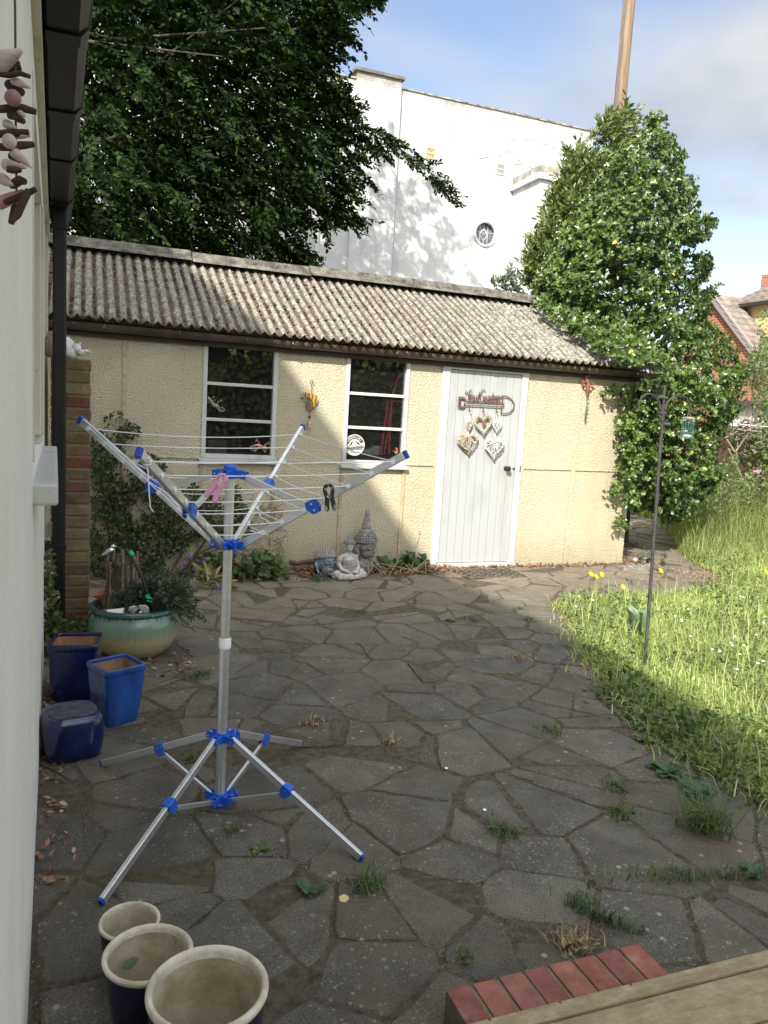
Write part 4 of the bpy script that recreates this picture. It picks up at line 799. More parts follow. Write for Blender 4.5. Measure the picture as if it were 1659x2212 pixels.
def build_peg(px, depth_pt, ang, spread, body, pad, name, label):
    'clothes peg hanging over the line: two shaped jaws, inner pads and a spring'
    o = np.array(depth_pt); root = thing('clothes_peg', label, 'peg', o); c, s = math.cos(ang), math.sin(ang)
    Rt = np.array([1, 0, 0]); Rt = AR*.97; Dn = -AU
    K = 1.3
    def w(x, y, t): x, y, t = x*K, y*K, t*K; return o+Rt*(x*c-y*s)+Dn*(x*s+y*c)+AF*t
    for sg in (-1, 1):
        out = [(.0005, -.025), (.009, -.024), (.0145, -.016), (.0155, -.004), (.0125, .008), (.0125+spread*.4, .022), (.0115+spread, .040), (.006+spread, .047), (.0015+spread*.6, .040), (.0005+spread*.1, .02), (.0003, .008), (.004, -.002), (.006, -.010), (.004, -.016), (.0005, -.016)]
        m = MB(); m.prism([w(sg*x, y, -.007) for x, y in out], AF*.014); jw = ob('jaw', m, body, root, bevel=.0022)
        m = MB(); m.prism([w(sg*x, y, -.0085) for x, y in ((.006+spread, .030), (.0095+spread, .031), (.010+spread, .041), (.007+spread, .045), (.004+spread, .040))], AF*.017); ob('pad', m, pad, jw, bevel=.001)
        m = MB(); m.ell(w(sg*.0085, -.012, -.0078), (.003, .003, .005), 10, 6); ob('grip', m, pad, jw, smooth=True)
    m = MB(); q = [w(.005*math.cos(t), .006+.005*math.sin(t), -.0085+.0022*t/6.28) for t in np.linspace(0, 6.28*4, 40)]; m.tube(q, .0009, 5); ob('spring', m, M['steel'], root)
def on_line(px, k, i):
    'point of a line closest to a pixel'
    p, q = EYE[k][i], EYE[(k+1) % 4][i]; r = ray(*px); best = min(np.linspace(0, 1, 200), key=lambda t: np.linalg.norm(np.cross(p+(q-p)*t-CAM, r)))
    return p+(q-p)*best
pk = on_line((475, 1030), 3, 1); build_peg((475, 1044), P(474, 1044, 1, pk[1]-.0), .55, .007, M['pink'], M['pinkpad'], 'pink', 'pink plastic clothes peg clipped on the line beside the blue top hub')
pk = on_line((711, 1050), 3, 1); build_peg((711, 1066), P(711, 1066, 1, pk[1]), -.12, .004, M['peg_black'], M['pad_grey'], 'black', 'black clothes peg with grey pads clipped on the right side line')
# ------------------------------------------------------------ pots
def potted(name, label, cat, c, prof_out, prof_in, mo, mi, seg=48, n=2.0, rot=0.0, rim=None, mr=None, bev=0, soil=None):
    t = thing(name, label, cat, (c[0], c[1], 0)); m = MB(); m.lathe(prof_out, (c[0], c[1], 0), seg, n, rot, 1.0, (True, False)); ob('body', m, mo, t, smooth=True, bevel=bev)
    if rim: m = MB(); m.lathe(rim, (c[0], c[1], 0), seg, n, rot, 1.0, (False, False)); ob('rim', m, mr or mo, t, smooth=True)
    if prof_in: m = MB(); m.lathe(prof_in, (c[0], c[1], 0), seg, n, rot, 1.0, (False, True)); ob('lining', m, mi, t, smooth=True)
    if soil: m = MB(); m.lathe([(soil[0], soil[1]-.01), (soil[0]*.98, soil[1]), (soil[0]*.4, soil[1]+.006), (.002, soil[1]+.004)], (c[0], c[1], 0), seg, n, rot); ob('compost', m, M['soil'], t)
    return t
def round_pot(c, r, h, label, k=1.0):
    o = [(r*.60, .0), (r*.66, .004), (r*.80, h*.35), (r*.91, h*.7), (r*.965, h*.93)]
    rim = [(r*.955, h*.925), (r*.985, h*.945), (r*1.0, h*.965), (r*.995, h*.985), (r*.965, h*.999), (r*.93, h*1.0), (r*.895, h*.99), (r*.875, h*.965), (r*.865, h*.92)]
    inn = [(r*.868, h*.93), (r*.85, h*.8), (r*.78, h*.5), (r*.68, h*.2), (r*.60, h*.10), (r*.3, h*.085), (.002, h*.085)]
    return potted('round_pot', label, 'plant pot', c, o, inn, M['inknavy'], M['cream_glaze'], 64, rim=rim, mr=M['cream_rim'])
round_pot((.250, 1.495), .128, .30, 'largest cream lined navy pot nearest the camera, empty')
round_pot((.148, 1.742), .105, .22, 'middle cream lined navy pot with a green leaf inside')
round_pot((.117, 1.945), .0775, .17, 'smallest cream lined navy pot by the airer leg')
lf = MB(); 
V, Q = leaves(np.array([G(262, 2094, .165)]), np.array([[.9, .3, .25]]), np.array([[.1, -.5, .85]]), .045, 'ovate'); rawmesh('fallen_leaf', V, Q, M['darkweed'], None, 'single green leaf lying inside the middle navy pot', 'leaf')
# perforated terracotta piece
pc = MB(); c = P(312, 2212, 2, .05); pc.lathe([(.045, 0), (.052, .02), (.048, .045), (.034, .062), (.018, .068), (.002, .069)], (c[0], c[1]-.012, 0), 28); tcp = thing('terracotta_dome', 'small red perforated terracotta dome between the front navy pots', 'pot cover', (c[0], c[1]-.012, 0)); ob('dome', pc, M['terracotta'], tcp, smooth=True)
pc = MB()
for i in range(22):
    a = i*2.4; rr = .010+.038*math.sqrt(i/22); z = .069-.6*rr*rr*12*.5-.002; pc.ell((c[0]+rr*math.cos(a), c[1]-.012+rr*math.sin(a), max(z, .045)), (.0035, .0035, .003), 8, 4)
ob('holes', pc, mat('pot_hole', (.03, .015, .01), None), tcp)
def square_pot(c, s, h, rot, label, mo, mi, taper=.74, soil=None):
    r = s/2
    o = [(r*taper*.94, 0), (r*taper, .008), (r*(taper+.14), h*.35), (r*.96, h*.75), (r*.955, h*.89)]
    rim = [(r*.955, h*.885), (r*.995, h*.90), (r*1.005, h*.93), (r*1.005, h*.985), (r*.99, h), (r*.90, h), (r*.885, h*.985), (r*.88, h*.93)]
    inn = [(r*.88, h*.94), (r*.84, h*.7), (r*.72, h*.45), (.002, h*.44)]
    return potted('square_pot', label, 'plant pot', c, o, inn, mo, mi, 80, 12.0, rot, rim, mo)
square_pot((.143, 3.69), .205, .285, RAD(26), 'bright blue tapered square pot with bare clay inside, standing in front', M['cobalt'], M['clay'], .72)
square_pot((-.035, 4.05), .235, .30, RAD(-8), 'dark blue square pot with wide rim by the house wall', M['navy'], M['clay'], .80)
m = MB(); h = .188; m.lathe([(.098, 0), (.108, .008), (.116, .045), (.120, .09), (.120, .13), (.115, .165), (.109, h-.008), (.103, h-.001), (.098, h), (.002, h+.001)], (-.045, 3.385, 0), 64, 4.2, RAD(12)); bs = thing('garden_stool', 'dark blue glazed rounded cube stool with dusty top', 'stool', (-.045, 3.385, 0)); ob('body', m, M['navy'], bs, smooth=True); m = MB(); m.lathe([(.099, h-.002), (.099, h+.0025), (.07, h+.004), (.002, h+.0045)], (-.045, 3.385, 0), 48, 2.7, RAD(12)); ob('dusty_top', m, mat('dusty_navy', (.018, .02, .045), (.09, .09, .10), 26, .7, detail=8), bs, smooth=True)
# big drip glazed bowl
BC = (.286, 4.735)
t = potted('glazed_bowl', 'wide green and cream drip glazed bowl planted with lavender', 'planter', BC, [(.160, 0), (.186, .007), (.232, .06), (.262, .125), (.269, .172), (.263, .222), (.246, .262)], None, M['bowl'], None, 72, rim=[(.246, .260), (.257, .266), (.264, .278), (.261, .291), (.249, .299), (.233, .298), (.223, .288), (.221, .21)], mr=M['bowl'], soil=(.222, .248))
# ------------------------------------------------------------ things in the bowl
def build_bowl_things():
    bx, by = BC; r = random.Random(9); z = .248
    st = thing('fern_stump', 'dead fibrous brown stump with cut stalks standing in the green bowl', 'stump', (bx-.07, by+.09, z)); cx, cy = bx-.07, by+.09
    b = MB(); b.lathe([(.13, z), (.10, z+.06), (.085, z+.12), (.080, z+.22), (.070, z+.29), (.03, z+.31), (.002, z+.315)], (cx, cy, 0), 24)
    b.v = [(x+r.gauss(0, .006), y+r.gauss(0, .006), w+r.gauss(0, .004)) for x, y, w in b.v]; ob('core', b, M['bark'], st)
    f = MB()
    for i in range(26):
        a = r.uniform(0, 6.28); rr = r.uniform(.06, .09); h = r.uniform(.2, .40); k = r.uniform(-.5, .9); p0 = (cx+(rr+.02)*math.cos(a), cy+(rr+.02)*math.sin(a), z+r.uniform(0, .06)); lean = r.uniform(-.02, .02)
        f.tube([p0, (cx+rr*math.cos(a), cy+rr*math.sin(a), z+h*.5), (cx+(rr*.9+lean)*math.cos(a+.1*k), cy+(rr*.9+lean)*math.sin(a), z+h)], [.011, .010, r.uniform(.006, .010)], 7)
    ob('stalks', f, M['palewood'], st)
    f = MB()
    for i in range(260):
        a = r.uniform(0, 6.28); h = r.uniform(0, .3); rr = .085+.05*max(0, .1-h)*8*.5; p = np.array((cx+rr*math.cos(a), cy+rr*math.sin(a), z+h)); q = p+np.array((r.gauss(0, .03)+.02*math.cos(a), r.gauss(0, .03)+.02*math.sin(a), r.gauss(-.01, .04))); f.tube([p, (p+q)/2+[r.gauss(0, .008), 0, .008], q], .0012, 3, False)
    ob('fibres', f, M['twig'], st, kind='stuff')
    # silver bird
    c = P(238, 1190, 1, by+.01); bd = thing('bird_ornament', 'small shiny silver bird ornament perched on the stump', 'ornament', c); b = MB(); b.ell(c, (.030, .020, .021), 16, 10, (0, -.5, 0)); b.ell(c+[.015, 0, .026], .0145, 14, 8); b.tube([c+[.028, 0, .027], c+[.038, 0, .024]], [.004, .001], 6); b.tube([c+[-.02, 0, -.010], c+[-.038, 0, -.022], c+[-.05, 0, -.026]], [.014, .010, .005], 8)
    ob('body', b, mat('silver', (.6, .6, .62), None, rough=.22, metal=1), bd, smooth=True)
    # hose
    h0 = P(271, 1185, 1, by-.02); h1 = P(300, 1232, 1, by-.06); h2 = P(318, 1280, 1, by-.09); hs = thing('hose', 'short black hose with bright green connector leaning against the stump', 'hose', h2); b = MB()
    pts = [h0, h0*.5+h1*.5+[0.002, 0, .004], h1, h1*.5+h2*.5+[.004, 0, 0], h2]; b.tube(pts, .0105, 10); ob('tube', b, M['peg_black'], hs, smooth=True); d = (pts[1]-pts[0]); d = d/np.linalg.norm(d)
    gm_ = mat('bright_green', (.02, .42, .16), None, rough=.45); b = MB(); q = P(284, 1196, 1, by-.035); b.tube([q-d*.014, q-d*.012, q+d*.012, q+d*.014], [.012, .0145, .0145, .012], 12); ob('connector', b, gm_, hs, smooth=True); b = MB(); q = P(322, 1292, 1, by-.10); b.tube([q+[-.016, 0, .02], q+[.0, 0, .0]], [.015, .013], 12); b.tube([q+[-.02, -.01, .008], q+[.022, -.012, -.004]], .006, 8); b.tube([q+[-.014, -.012, -.012], q+[.018, -.012, -.022]], .006, 8); ob('connector', b, gm_, hs, smooth=True)
    # leaning terracotta pot
    c = np.array((bx-.15, by+.11, z)); tp_ = thing('terracotta_pot', 'small leaning terracotta flared pot at the back of the green bowl', 'plant pot', c); b = MB(Matrix.Translation(tuple(c)) @ Euler((0, -.35, 0)).to_matrix().to_4x4()); b.lathe([(.025, 0), (.028, .05), (.034, .075), (.055, .095), (.058, .104), (.05, .104), (.03, .08)], seg=24); ob('body', b, M['terracotta'], tp_, smooth=True)
    # crockery and glass
    wh = mat('white_china', (.72, .71, .69), None, rough=.3); c = np.array((bx-.115, by-.15, z+.03)); b = MB(Matrix.Translation(tuple(c)) @ Euler((0, 1.45, -.25)).to_matrix().to_4x4()); b.lathe([(.027, -.045), (.029, .05), (.025, .05), (.024, -.04)], seg=24); mg = thing('china_mug', 'white china mug lying on its side at the front of the bowl', 'mug', c); ob('body', b, wh, mg, smooth=True)
    for i, (dx, dy, dz, rz, lb) in enumerate(((-.02, -.14, .036, .3, 'chipped white china shard leaning beside the white mug'), (.035, -.13, .038, -.35, 'larger curved white china shard near the lavender'), (.02, -.185, .014, .9, 'low white pebble like china shard at the bowl front'))):
        b = MB(Matrix.Translation((bx+dx, by+dy, z+dz)) @ Euler((.35, .1, rz)).to_matrix().to_4x4()); w = .032+.008*i if i < 2 else .018; b.prism([(-w, 0, -.035), (w, 0, -.03), (w*.9, .004, .02), (w*.3, .006, .034), (-w*.8, .004, .026)], (0, .006, 0)); ob('china_shard', b, wh, None, lb, 'china shard', bevel=.001)
    gl = NT('clear_glass'); gl.set(col=(.9, .95, .93), rough=.05, trans=1.0); b = MB(Matrix.Translation((bx-.045, by-.12, z+.05)) @ Euler((.5, .5, .2)).to_matrix().to_4x4()); b.lathe([(.028, -.03), (.032, .04), (.0305, .04), (.0265, -.028)], seg=20); ob('glass_jar', b, gl.m, None, 'tilted clear glass jar among the white china in the bowl', 'jar', smooth=True)
    b = MB(); b.v = []; b.ell((bx-.15, by-.09, z+.012), (.055, .045, .03), 10, 7); b.v = [(x+r.gauss(0, .003), y+r.gauss(0, .003), w+r.gauss(0, .003)) for x, y, w in b.v]; ob('tufa_stone', b, mat('pinkish_stone', (.16, .09, .06), (.26, .17, .12), 20, .95, .006, 60), None, 'rough pinkish brown stone at the left side of the bowl', 'stone')
    # lavender
    def sprigs(root, n, c, spread, hmin, hmax, leafn, lsize, mt, droop=.0, dirb=(0, 0, 0), tm='lance', nm='foliage'):
        P0 = []; AX = []; S = []; stm = MB()
        for i in range(n):
            a = r.uniform(0, 6.28); q = r.random()**.5; h = r.uniform(hmin, hmax); b0 = np.array(c)+[q*spread*.4*math.cos(a), q*spread*.4*math.sin(a), 0]; tip = np.array(c)+[q*spread*math.cos(a)+dirb[0], q*spread*math.sin(a)+dirb[1], h*(1-.35*q)+dirb[2]*q]; mid = (b0+tip)/2+[0, 0, h*.15]
            stm.tube([b0, mid, tip], [.0022, .0018, .001], 4, False)
            for j in range(leafn):
                t = .2+.8*j/leafn; p = b0*(1-t)**2+2*mid*t*(1-t)+tip*t*t; d = tip-b0; d = d/np.linalg.norm(d); o = nrm(rng.normal(size=3)); AX.append(d*.8+o*.7+[0, 0, -droop]); P0.append(p); S.append(lsize*r.uniform(.7, 1.2))
        P0 = np.array(P0); V, Q = leaves(P0, np.array(AX), rnd(len(P0)), np.array(S), tm); rawmesh(nm, V, Q, mt, root); ob('stems', stm, M['twig'], root)
    lv = thing('lavender', 'bushy grey green lavender spilling over the right rim of the green bowl', 'shrub', (bx+.13, by-.02, z)); sprigs(lv, 95, (bx+.115, by-.02, z), .21, .16, .34, 34, .034, M['herb'], .1, (.06, -.03, -.05)); sprigs(lv, 22, (bx+.2, by-.06, z+.03), .14, .02, .10, 24, .03, M['herb'], .2, (.09, -.04, -.12), nm='trailing_foliage')
    tip = P(480, 1270, 1, by-.05); b = MB()
    b.tube([(bx+.22, by-.05, z+.02), (bx+.3, by-.05, z+.01), tip], .0014, 4)
    ob('flower_stalk', b, M['twig'], lv); b = MB()
    for i in range(26): q = tip+np.array([r.uniform(-.03, .012), r.gauss(0, .006), r.gauss(0, .007)-.005]); b.ell(q, .0042, 6, 4)
    ob('flower', b, M['purple'], lv)
    w = thing('willowherb', 'young pale green willowherb shoot between stump and mug', 'weed', (bx-.06, by-.06, z)); sprigs(w, 5, (bx-.06, by-.06, z), .05, .10, .17, 22, .05, M['herb'], -.2)
    w = thing('creeping_plant', 'tiny leaved creeping plant among the china shards in the bowl', 'plant', (bx, by-.16, z)); sprigs(w, 16, (bx-.005, by-.165, z), .05, .03, .07, 18, .012, M['weed'], tm='round')
    return sprigs
sprigs = build_bowl_things()
# ------------------------------------------------------------ brick step and deck
def build_step():
    r = random.Random(3); st = thing('brick_step', 'low step edged with red bricks beside the timber deck', 'step', (1.14, 1.45, 0)); x0, x1, y0, y1, z1 = .845, 1.446, 1.20, 1.553, .1
    m = MB(); m.box(x0+.004, x1-.004, y0, y1-.004, -.03, z1-.007); ob('mortar_bed', m, M['mortar'], st)
    b = MB(); n = 8; w = (x1-x0)/n
    for i in range(n): b.box(x0+i*w+.0048, x0+(i+1)*w-.0048, y1-.215, y1-r.uniform(0, .002), z1-.085, z1-r.uniform(0, .0025))
    ob('bricks', b, M['redbrick'], st, bevel=.0025)
    b = MB()
    for i in range(3): b.box(x0-.002, x0+.01, y1-.11-.12*i, y1-.004-.12*i, .012, z1-.09)
    ob('side_bricks', b, M['pier'], st, bevel=.003)
build_step()
def build_deck():
    d = thing('deck', 'weathered tan timber deck in the bottom right corner', 'deck', (1.6, .9, 0)); zt = .138; r = random.Random(8)
    A = G(1004, 2212, zt); B = G(1659, 2050, zt); u = (B-A)/np.linalg.norm(B-A); v = np.array([u[1], -u[0], 0]); o = A-u*.6
    def brd(name, a, b, z0, z1, L0=0, L1=3.2): m = MB(); m.prism([o+u*L0+v*a+[0, 0, z1-zt], o+u*L1+v*a+[0, 0, z1-zt], o+u*L1+v*b+[0, 0, z1-zt], o+u*L0+v*b+[0, 0, z1-zt]], (0, 0, z0-z1)); return ob(name, m, M['deck'], d, bevel=.0035)
    brd('nosing', -.0, .044, .06, zt); 
    a = .049
    for i, w in enumerate((.139, .139, .139, .139, .139)): brd('board', a, a+w, zt-.024, zt-.004); a += w+.006
    m = MB(); m.box(o[0]-.02, o[0]+3.3, A[1]-.75, A[1]-.06, -.02, zt-.03); ob('joists', m, M['fascia'], d)
    m = MB()
    for px in ((1058, 2202), (1362, 2127), (1210, 2165)): q = G(*px, zt); m.lathe([(.0045, 0), (.004, .0012), (.001, .0016)], (q[0], q[1], zt), 10)
    ob('screws', m, M['rust'], d)
build_deck()
# ------------------------------------------------------------ ornaments on the door and wall
def D(x, y, Y=YF-.03): return P(976.5+.09259*x, 822.9+.09259*y, 1, Y)
def build_sign():
    Y = YF-.028; t = thing('garden_sign', 'rusty iron spade shaped sign reading Head Gardener on the white door', 'sign', D(750, 540, Y))
    def strokes(L, r, k=1): 
        m = MB()
        for s in L: m.tube([D(a, b, Y) for a, b in s], r, 6)
        return m
    def arc(cx, cy, rx, ry, a0, a1, n=14): return [(cx+rx*math.cos(RAD(a0+(a1-a0)*i/n)), cy+ry*math.sin(RAD(a0+(a1-a0)*i/n))) for i in range(n+1)]
    m = strokes([[(165, 375), (150, 620), (225, 638), (290, 612), (325, 560), (700, 578), (1165, 602), (1205, 575), (1205, 530), (1165, 508), (800, 490), (335, 470), (300, 400), (240, 375), (165, 375)], [(198, 405), (186, 600), (225, 612), (280, 580), (300, 520), (285, 440), (240, 405), (198, 405)],
                 [(1130, 375), (1185, 345), (1280, 360), (1390, 430), (1455, 540), (1430, 660), (1340, 740), (1240, 762), (1140, 755), (1160, 610)], [(1185, 345), (1168, 500)]], .0058)
    ob('frame', m, M['rust'], t, smooth=True)
    # lettering: H e a d   G a r d e n e r
    L = [[(320, 300), (315, 262), (345, 250), (365, 275), (385, 380), (378, 470)], [(465, 215), (430, 200), (405, 240), (395, 330), (390, 470)], [(380, 370), (400, 365)],
         [(420, 415), (455, 360), (470, 315), (450, 300), (430, 340), (422, 420), (435, 460), (465, 465)],
         [(525, 345), (490, 340), (475, 400), (480, 455), (505, 455), (522, 400), (525, 345), (525, 450), (540, 468)],
         [(610, 345), (575, 345), (560, 410), (565, 460), (595, 455), (615, 380), (650, 255), (620, 400), (615, 455), (635, 472)],
         [(765, 240), (770, 205), (725, 200), (685, 250), (660, 340), (655, 430), (680, 475), (715, 470), (735, 420), (740, 360), (705, 345)],
         [(810, 350), (775, 350), (755, 410), (760, 465), (790, 460), (808, 400), (812, 350), (808, 460), (822, 478)],
         [(840, 475), (850, 400), (855, 345), (870, 365), (895, 350)],
         [(925, 365), (895, 360), (872, 420), (875, 475), (905, 470), (925, 400), (965, 265), (935, 400), (925, 470), (940, 485)],
         [(950, 430), (985, 380), (992, 345), (972, 335), (955, 380), (950, 450), (962, 480), (985, 480)],
         [(1000, 485), (1008, 400), (1012, 350), (1015, 400), (1035, 345), (1045, 400), (1035, 470), (1048, 488)],
         [(1055, 430), (1090, 390), (1095, 350), (1075, 340), (1060, 390), (1055, 455), (1068, 485), (1090, 485)], [(1105, 490), (1112, 410), (1118, 360), (1128, 385), (1150, 365)]]
    ob('lettering', strokes(L, .0042), M['rust'], t, smooth=True)
    hk = MB()
    for x, y in ((398, 575), (722, 590), (1032, 605)):
        p = [D(x, y, Y), D(x-2, y+80, Y), D(x+4, y+120, Y-.002), D(x+18, y+140, Y-.016), D(x+28, y+115, Y-.022)]; hk.tube(p, .0042, 6); hk.ell(p[-1], .006, 8, 6)
    ob('hooks', hk, M['rust'], t, smooth=True)
def heart_pt(t): return 16*math.sin(t)**3/32, (13*math.cos(t)-5*math.cos(2*t)-2*math.cos(3*t)-math.cos(4*t)+2.5)/29
def build_heart(cx, cy, w, h, mt, label, string_top, hollow=False, rot=0, seed=0, Y=YF-.045):
    r = random.Random(seed); sx = .09259*w/1661*8.0; c = D(cx, cy, Y); W = np.linalg.norm(D(cx-w/2, cy, Y)-D(cx+w/2, cy, Y)); H = np.linalg.norm(D(cx, cy-h/2, Y)-D(cx, cy+h/2, Y))
    t = thing('wicker_heart', label, 'hanging heart', c, 'wicker hearts hanging on the door'); cr, sr = math.cos(rot), math.sin(rot)
    def q(u, v, d=0.0): x, z = u*W, v*H; return c+np.array([x*cr-z*sr, -d, x*sr+z*cr])
    m = MB(); T = np.linspace(0, 2*math.pi, 41)
    def inside(u, v):
        return inpoly(np.array([[u, v]]), [heart_pt(a) for a in T[:-1]])[0]
    rims = 9 if hollow else 3
    for i in range(rims):
        k = 1-(.24*r.random() if hollow else .05*i); m.tube([q(*(np.array(heart_pt(a))*k+[r.gauss(0, .008), r.gauss(0, .008)]), r.uniform(-.008, .012) if hollow else .003*i) for a in T], .0042 if hollow else .0035, 5, False)
    if hollow:
        for i in range(46):
            a = r.uniform(0, 6.28); b = a+r.uniform(-.25, .25); m.tube([q(*(np.array(heart_pt(a))*1.03), -.004), q(*(np.array(heart_pt((a+b)/2))*.88), .017), q(*(np.array(heart_pt(b))*.72), -.002)], .0030, 5, False)
    else:
        n = int(40*max(.6, w/480))
        for i in range(n):
            for _ in range(20):
                a, b = r.uniform(0, 6.28), r.uniform(0, 6.28); p0, p1 = np.array(heart_pt(a)), np.array(heart_pt(b)); mid = (p0+p1)/2
                if np.linalg.norm(p0-p1) > .3 and inside(*mid) and inside(*(p0*.75+p1*.25)) and inside(*(p0*.25+p1*.75)): break
            bl = r.uniform(.4, 1)*W*.14*(1 if i % 3 else -.7); m.tube([q(*p0), q(*(p0*.75+p1*.25), bl*.8), q(*mid, bl), q(*(p0*.25+p1*.75), bl*.8), q(*p1)], r.uniform(.0022, .0042)*max(.7, w/480), 5, False)
        for i in range(26):
            a = i/26*6.28+r.uniform(-.1, .1); p = np.array(heart_pt(a)); m.tube([q(*p*1.02, -.004), q(*p*.9, W*.075), q(*p*.7, W*.09)], .0028*max(.7, w/480), 5, False)
    ob('weave', m, mt, t, smooth=True)
    if string_top: m = MB(); m.tube([q(0, .36), D(*string_top, YF-.045)], .0011, 4); ob('string', m, M['cord'], t)
    return t, c
build_sign()
build_heart(397, 1040, 135, 270, M['wicker'], 'small tan wicker heart on the left hook, above the large tan heart', (412, 730), seed=1, rot=.05)
build_heart(368, 1470, 490, 490, M['wicker'], 'large tan wicker heart hanging lowest on the left', (392, 1180), seed=2, rot=.12)
hh, hc = build_heart(722, 1040, 440, 470, M['wicker'], 'open wicker heart ring with a rust red bell in its middle', None, hollow=True, rot=.10, seed=3)
m = MB(); m.lathe([(.002, -.034), (.014, -.03), (.017, -.012), (.0165, .012), (.012, .022), (.003, .026)], D(742, 965, YF-.045), 16); bl = ob('bell', m, mat('red_bell', (.25, .06, .035), (.33, .10, .06), 30, .6), hh, smooth=True)
m = MB(); m.tube([D(742, 915, YF-.045), D(745, 820, YF-.045), D(735, 700, YF-.04)], .0035, 6)
for a, b in ((685, 720), (830, 745), (822, 800), (780, 850), (760, 690), (720, 780)): m.tube([D(742, 770, YF-.045), D((742+a)/2, (770+b)/2-8, YF-.05), D(a, b, YF-.05)], .002, 5)
ob('raffia_bow', m, mat('raffia', (.22, .13, .08), (.35, .22, .14), 40, .9), hh)
build_heart(1045, 1075, 195, 270, M['wicker_white'], 'small white wicker heart on the right hook, touching the open heart', (1040, 760), seed=4)
build_heart(978, 1600, 450, 500, M['wicker_white'], 'large white wicker heart hanging lowest on the right', (1010, 1200), seed=5, rot=.02)
def gecko(name, label, cat, spine, rad, legs, mt, toe=.012, tr=.003, parent_stripes=None):
    'lizard: tapered body tube along the spine points, four bent legs with splayed toes'
    t = thing(name, label, cat, spine[len(spine)//2]); m = MB(); m.tube(spine, rad, 10)
    for pts in legs:
        m.tube(pts, [tr*1.5]+[tr]*(len(pts)-1), 6); e = np.array(pts[-1]); d = e-np.array(pts[-2]); d = d/np.linalg.norm(d); pr = np.array([-d[2], 0, d[0]])
        for k in (-1, -.4, .3, 1): q = e+d*toe*(1-.3*abs(k))+pr*toe*k*.8; m.tube([e, q], [tr*.8, tr*.6], 5); m.ell(q, tr*.95, 6, 4)
    ob('body', m, mt, t, smooth=True); return t
def build_geckos():
    def g(x, y, Y): return P(1228.9+x*.05455, 800.9+y*.05455, 1, Y)   # wall lizard crop
    Y = YF-.045; S = [(690, 190), (690, 330), (740, 430), (778, 500), (760, 600), (750, 720), (745, 850), (735, 930), (722, 1020)]
    sp = [g(x, y, Y) for x, y in S]; f = 8.0/1661*.05455*1000/1000; k = np.linalg.norm(g(100, 500, Y)-g(0, 500, Y))/100
    t = gecko('gecko_ornament', 'rust red metal gecko climbing down the lit wall right of the door', 'ornament', sp, [k*v for v in (45, 48, 42, 62, 80, 70, 50, 34, 8)],
          [[g(700, 420, Y), g(640, 450, Y), g(560, 410, Y)], [g(770, 400, Y), g(815, 330, Y), g(790, 240, Y)], [g(720, 640, Y), g(650, 640, Y), g(590, 560, Y)], [g(790, 620, Y), g(890, 660, Y), g(950, 555, Y)]], mat('rust_paint', (.16, .05, .03), (.36, .14, .09), 50, .75), k*65, k*22)
    m = MB(); m.tube([g(722, 1000, Y), g(712, 1180, Y), g(725, 1300, Y), g(712, 1480, Y), g(695, 1600, Y), g(660, 1750, Y), g(655, 1900, Y), g(640, 1970, Y+.02)], [k*10, k*18, k*16, k*34, k*36, k*34, k*26, k*30], 8)
    for a, b, c, d in ((720, 1190, 830, 1170), (730, 1260, 800, 1330), (740, 1600, 810, 1580), (700, 1750, 770, 1740), (680, 1910, 750, 1890), (640, 1980, 715, 1990)): m.tube([g(a, b, Y), g((a+c)/2, (b+d)/2-40, Y), g(c, d, Y)], k*11, 5)
    ob('tail_chain', m, mat('dull_grey_metal', (.10, .085, .07), (.2, .17, .14), 40, .7), t, smooth=True)
    def w(x, y): return P(433.4+x*.10252, 844.8+y*.10252, 1, YF+.02)   # window one crop
    k = np.linalg.norm(w(100, 500)-w(0, 500))/100
    S = [(150, 130), (185, 165), (225, 225), (270, 290), (330, 310), (365, 345), (375, 385), (410, 425), (460, 430), (492, 390), (470, 350), (430, 345), (412, 375), (435, 392)]
    def stripemat(n, a, b):
        t = NT(n); wv = t.n('ShaderNodeTexWave'); wv.inputs['Scale'].default_value = 22; wv.inputs['Distortion'].default_value = 2; t.l(t.mapped((1, 1, .6)), wv.inputs[0]); t.set(col=t.ramp(wv.outputs['Fac'], [(.42, a), (.52, b)]), rough=.5); return t.m
    gecko('gecko_ornament', 'cream and black striped gecko with curled tail, stuck in the left window middle pane', 'ornament', [w(x, y) for x, y in S], [k*v for v in (22, 38, 26, 44, 46, 38, 24, 18, 16, 15, 13, 11, 9, 6)], [[w(230, 215), w(300, 190), w(275, 140)], [w(215, 240), w(160, 240), w(125, 215)], [w(350, 270), w(365, 225), w(425, 205)], [w(330, 330), w(290, 350), w(305, 345)]], stripemat('striped_enamel', (.03, .025, .02), (.50, .45, .26)), k*28, k*9)
    S = [(1415, 1215), (1370, 1200), (1310, 1185), (1240, 1150), (1190, 1140), (1120, 1150), (1060, 1170), (1040, 1205), (1070, 1240), (1130, 1268)]
    gecko('gecko_ornament', 'pink and cream gecko with long curved tail, stuck in the left window bottom pane', 'ornament', [w(x, y) for x, y in S], [k*v for v in (22, 34, 32, 40, 26, 14, 11, 9, 7, 4)], [[w(1205, 1120), w(1240, 1075), w(1190, 1045)], [w(1215, 1165), w(1215, 1210), w(1160, 1245)], [w(1340, 1170), w(1370, 1120), w(1415, 1105)], [w(1320, 1205), w(1310, 1250), w(1345, 1265)]], mat('pink_enamel', (.42, .10, .08), (.55, .40, .28), 30, .5), k*34, k*9)
build_geckos()
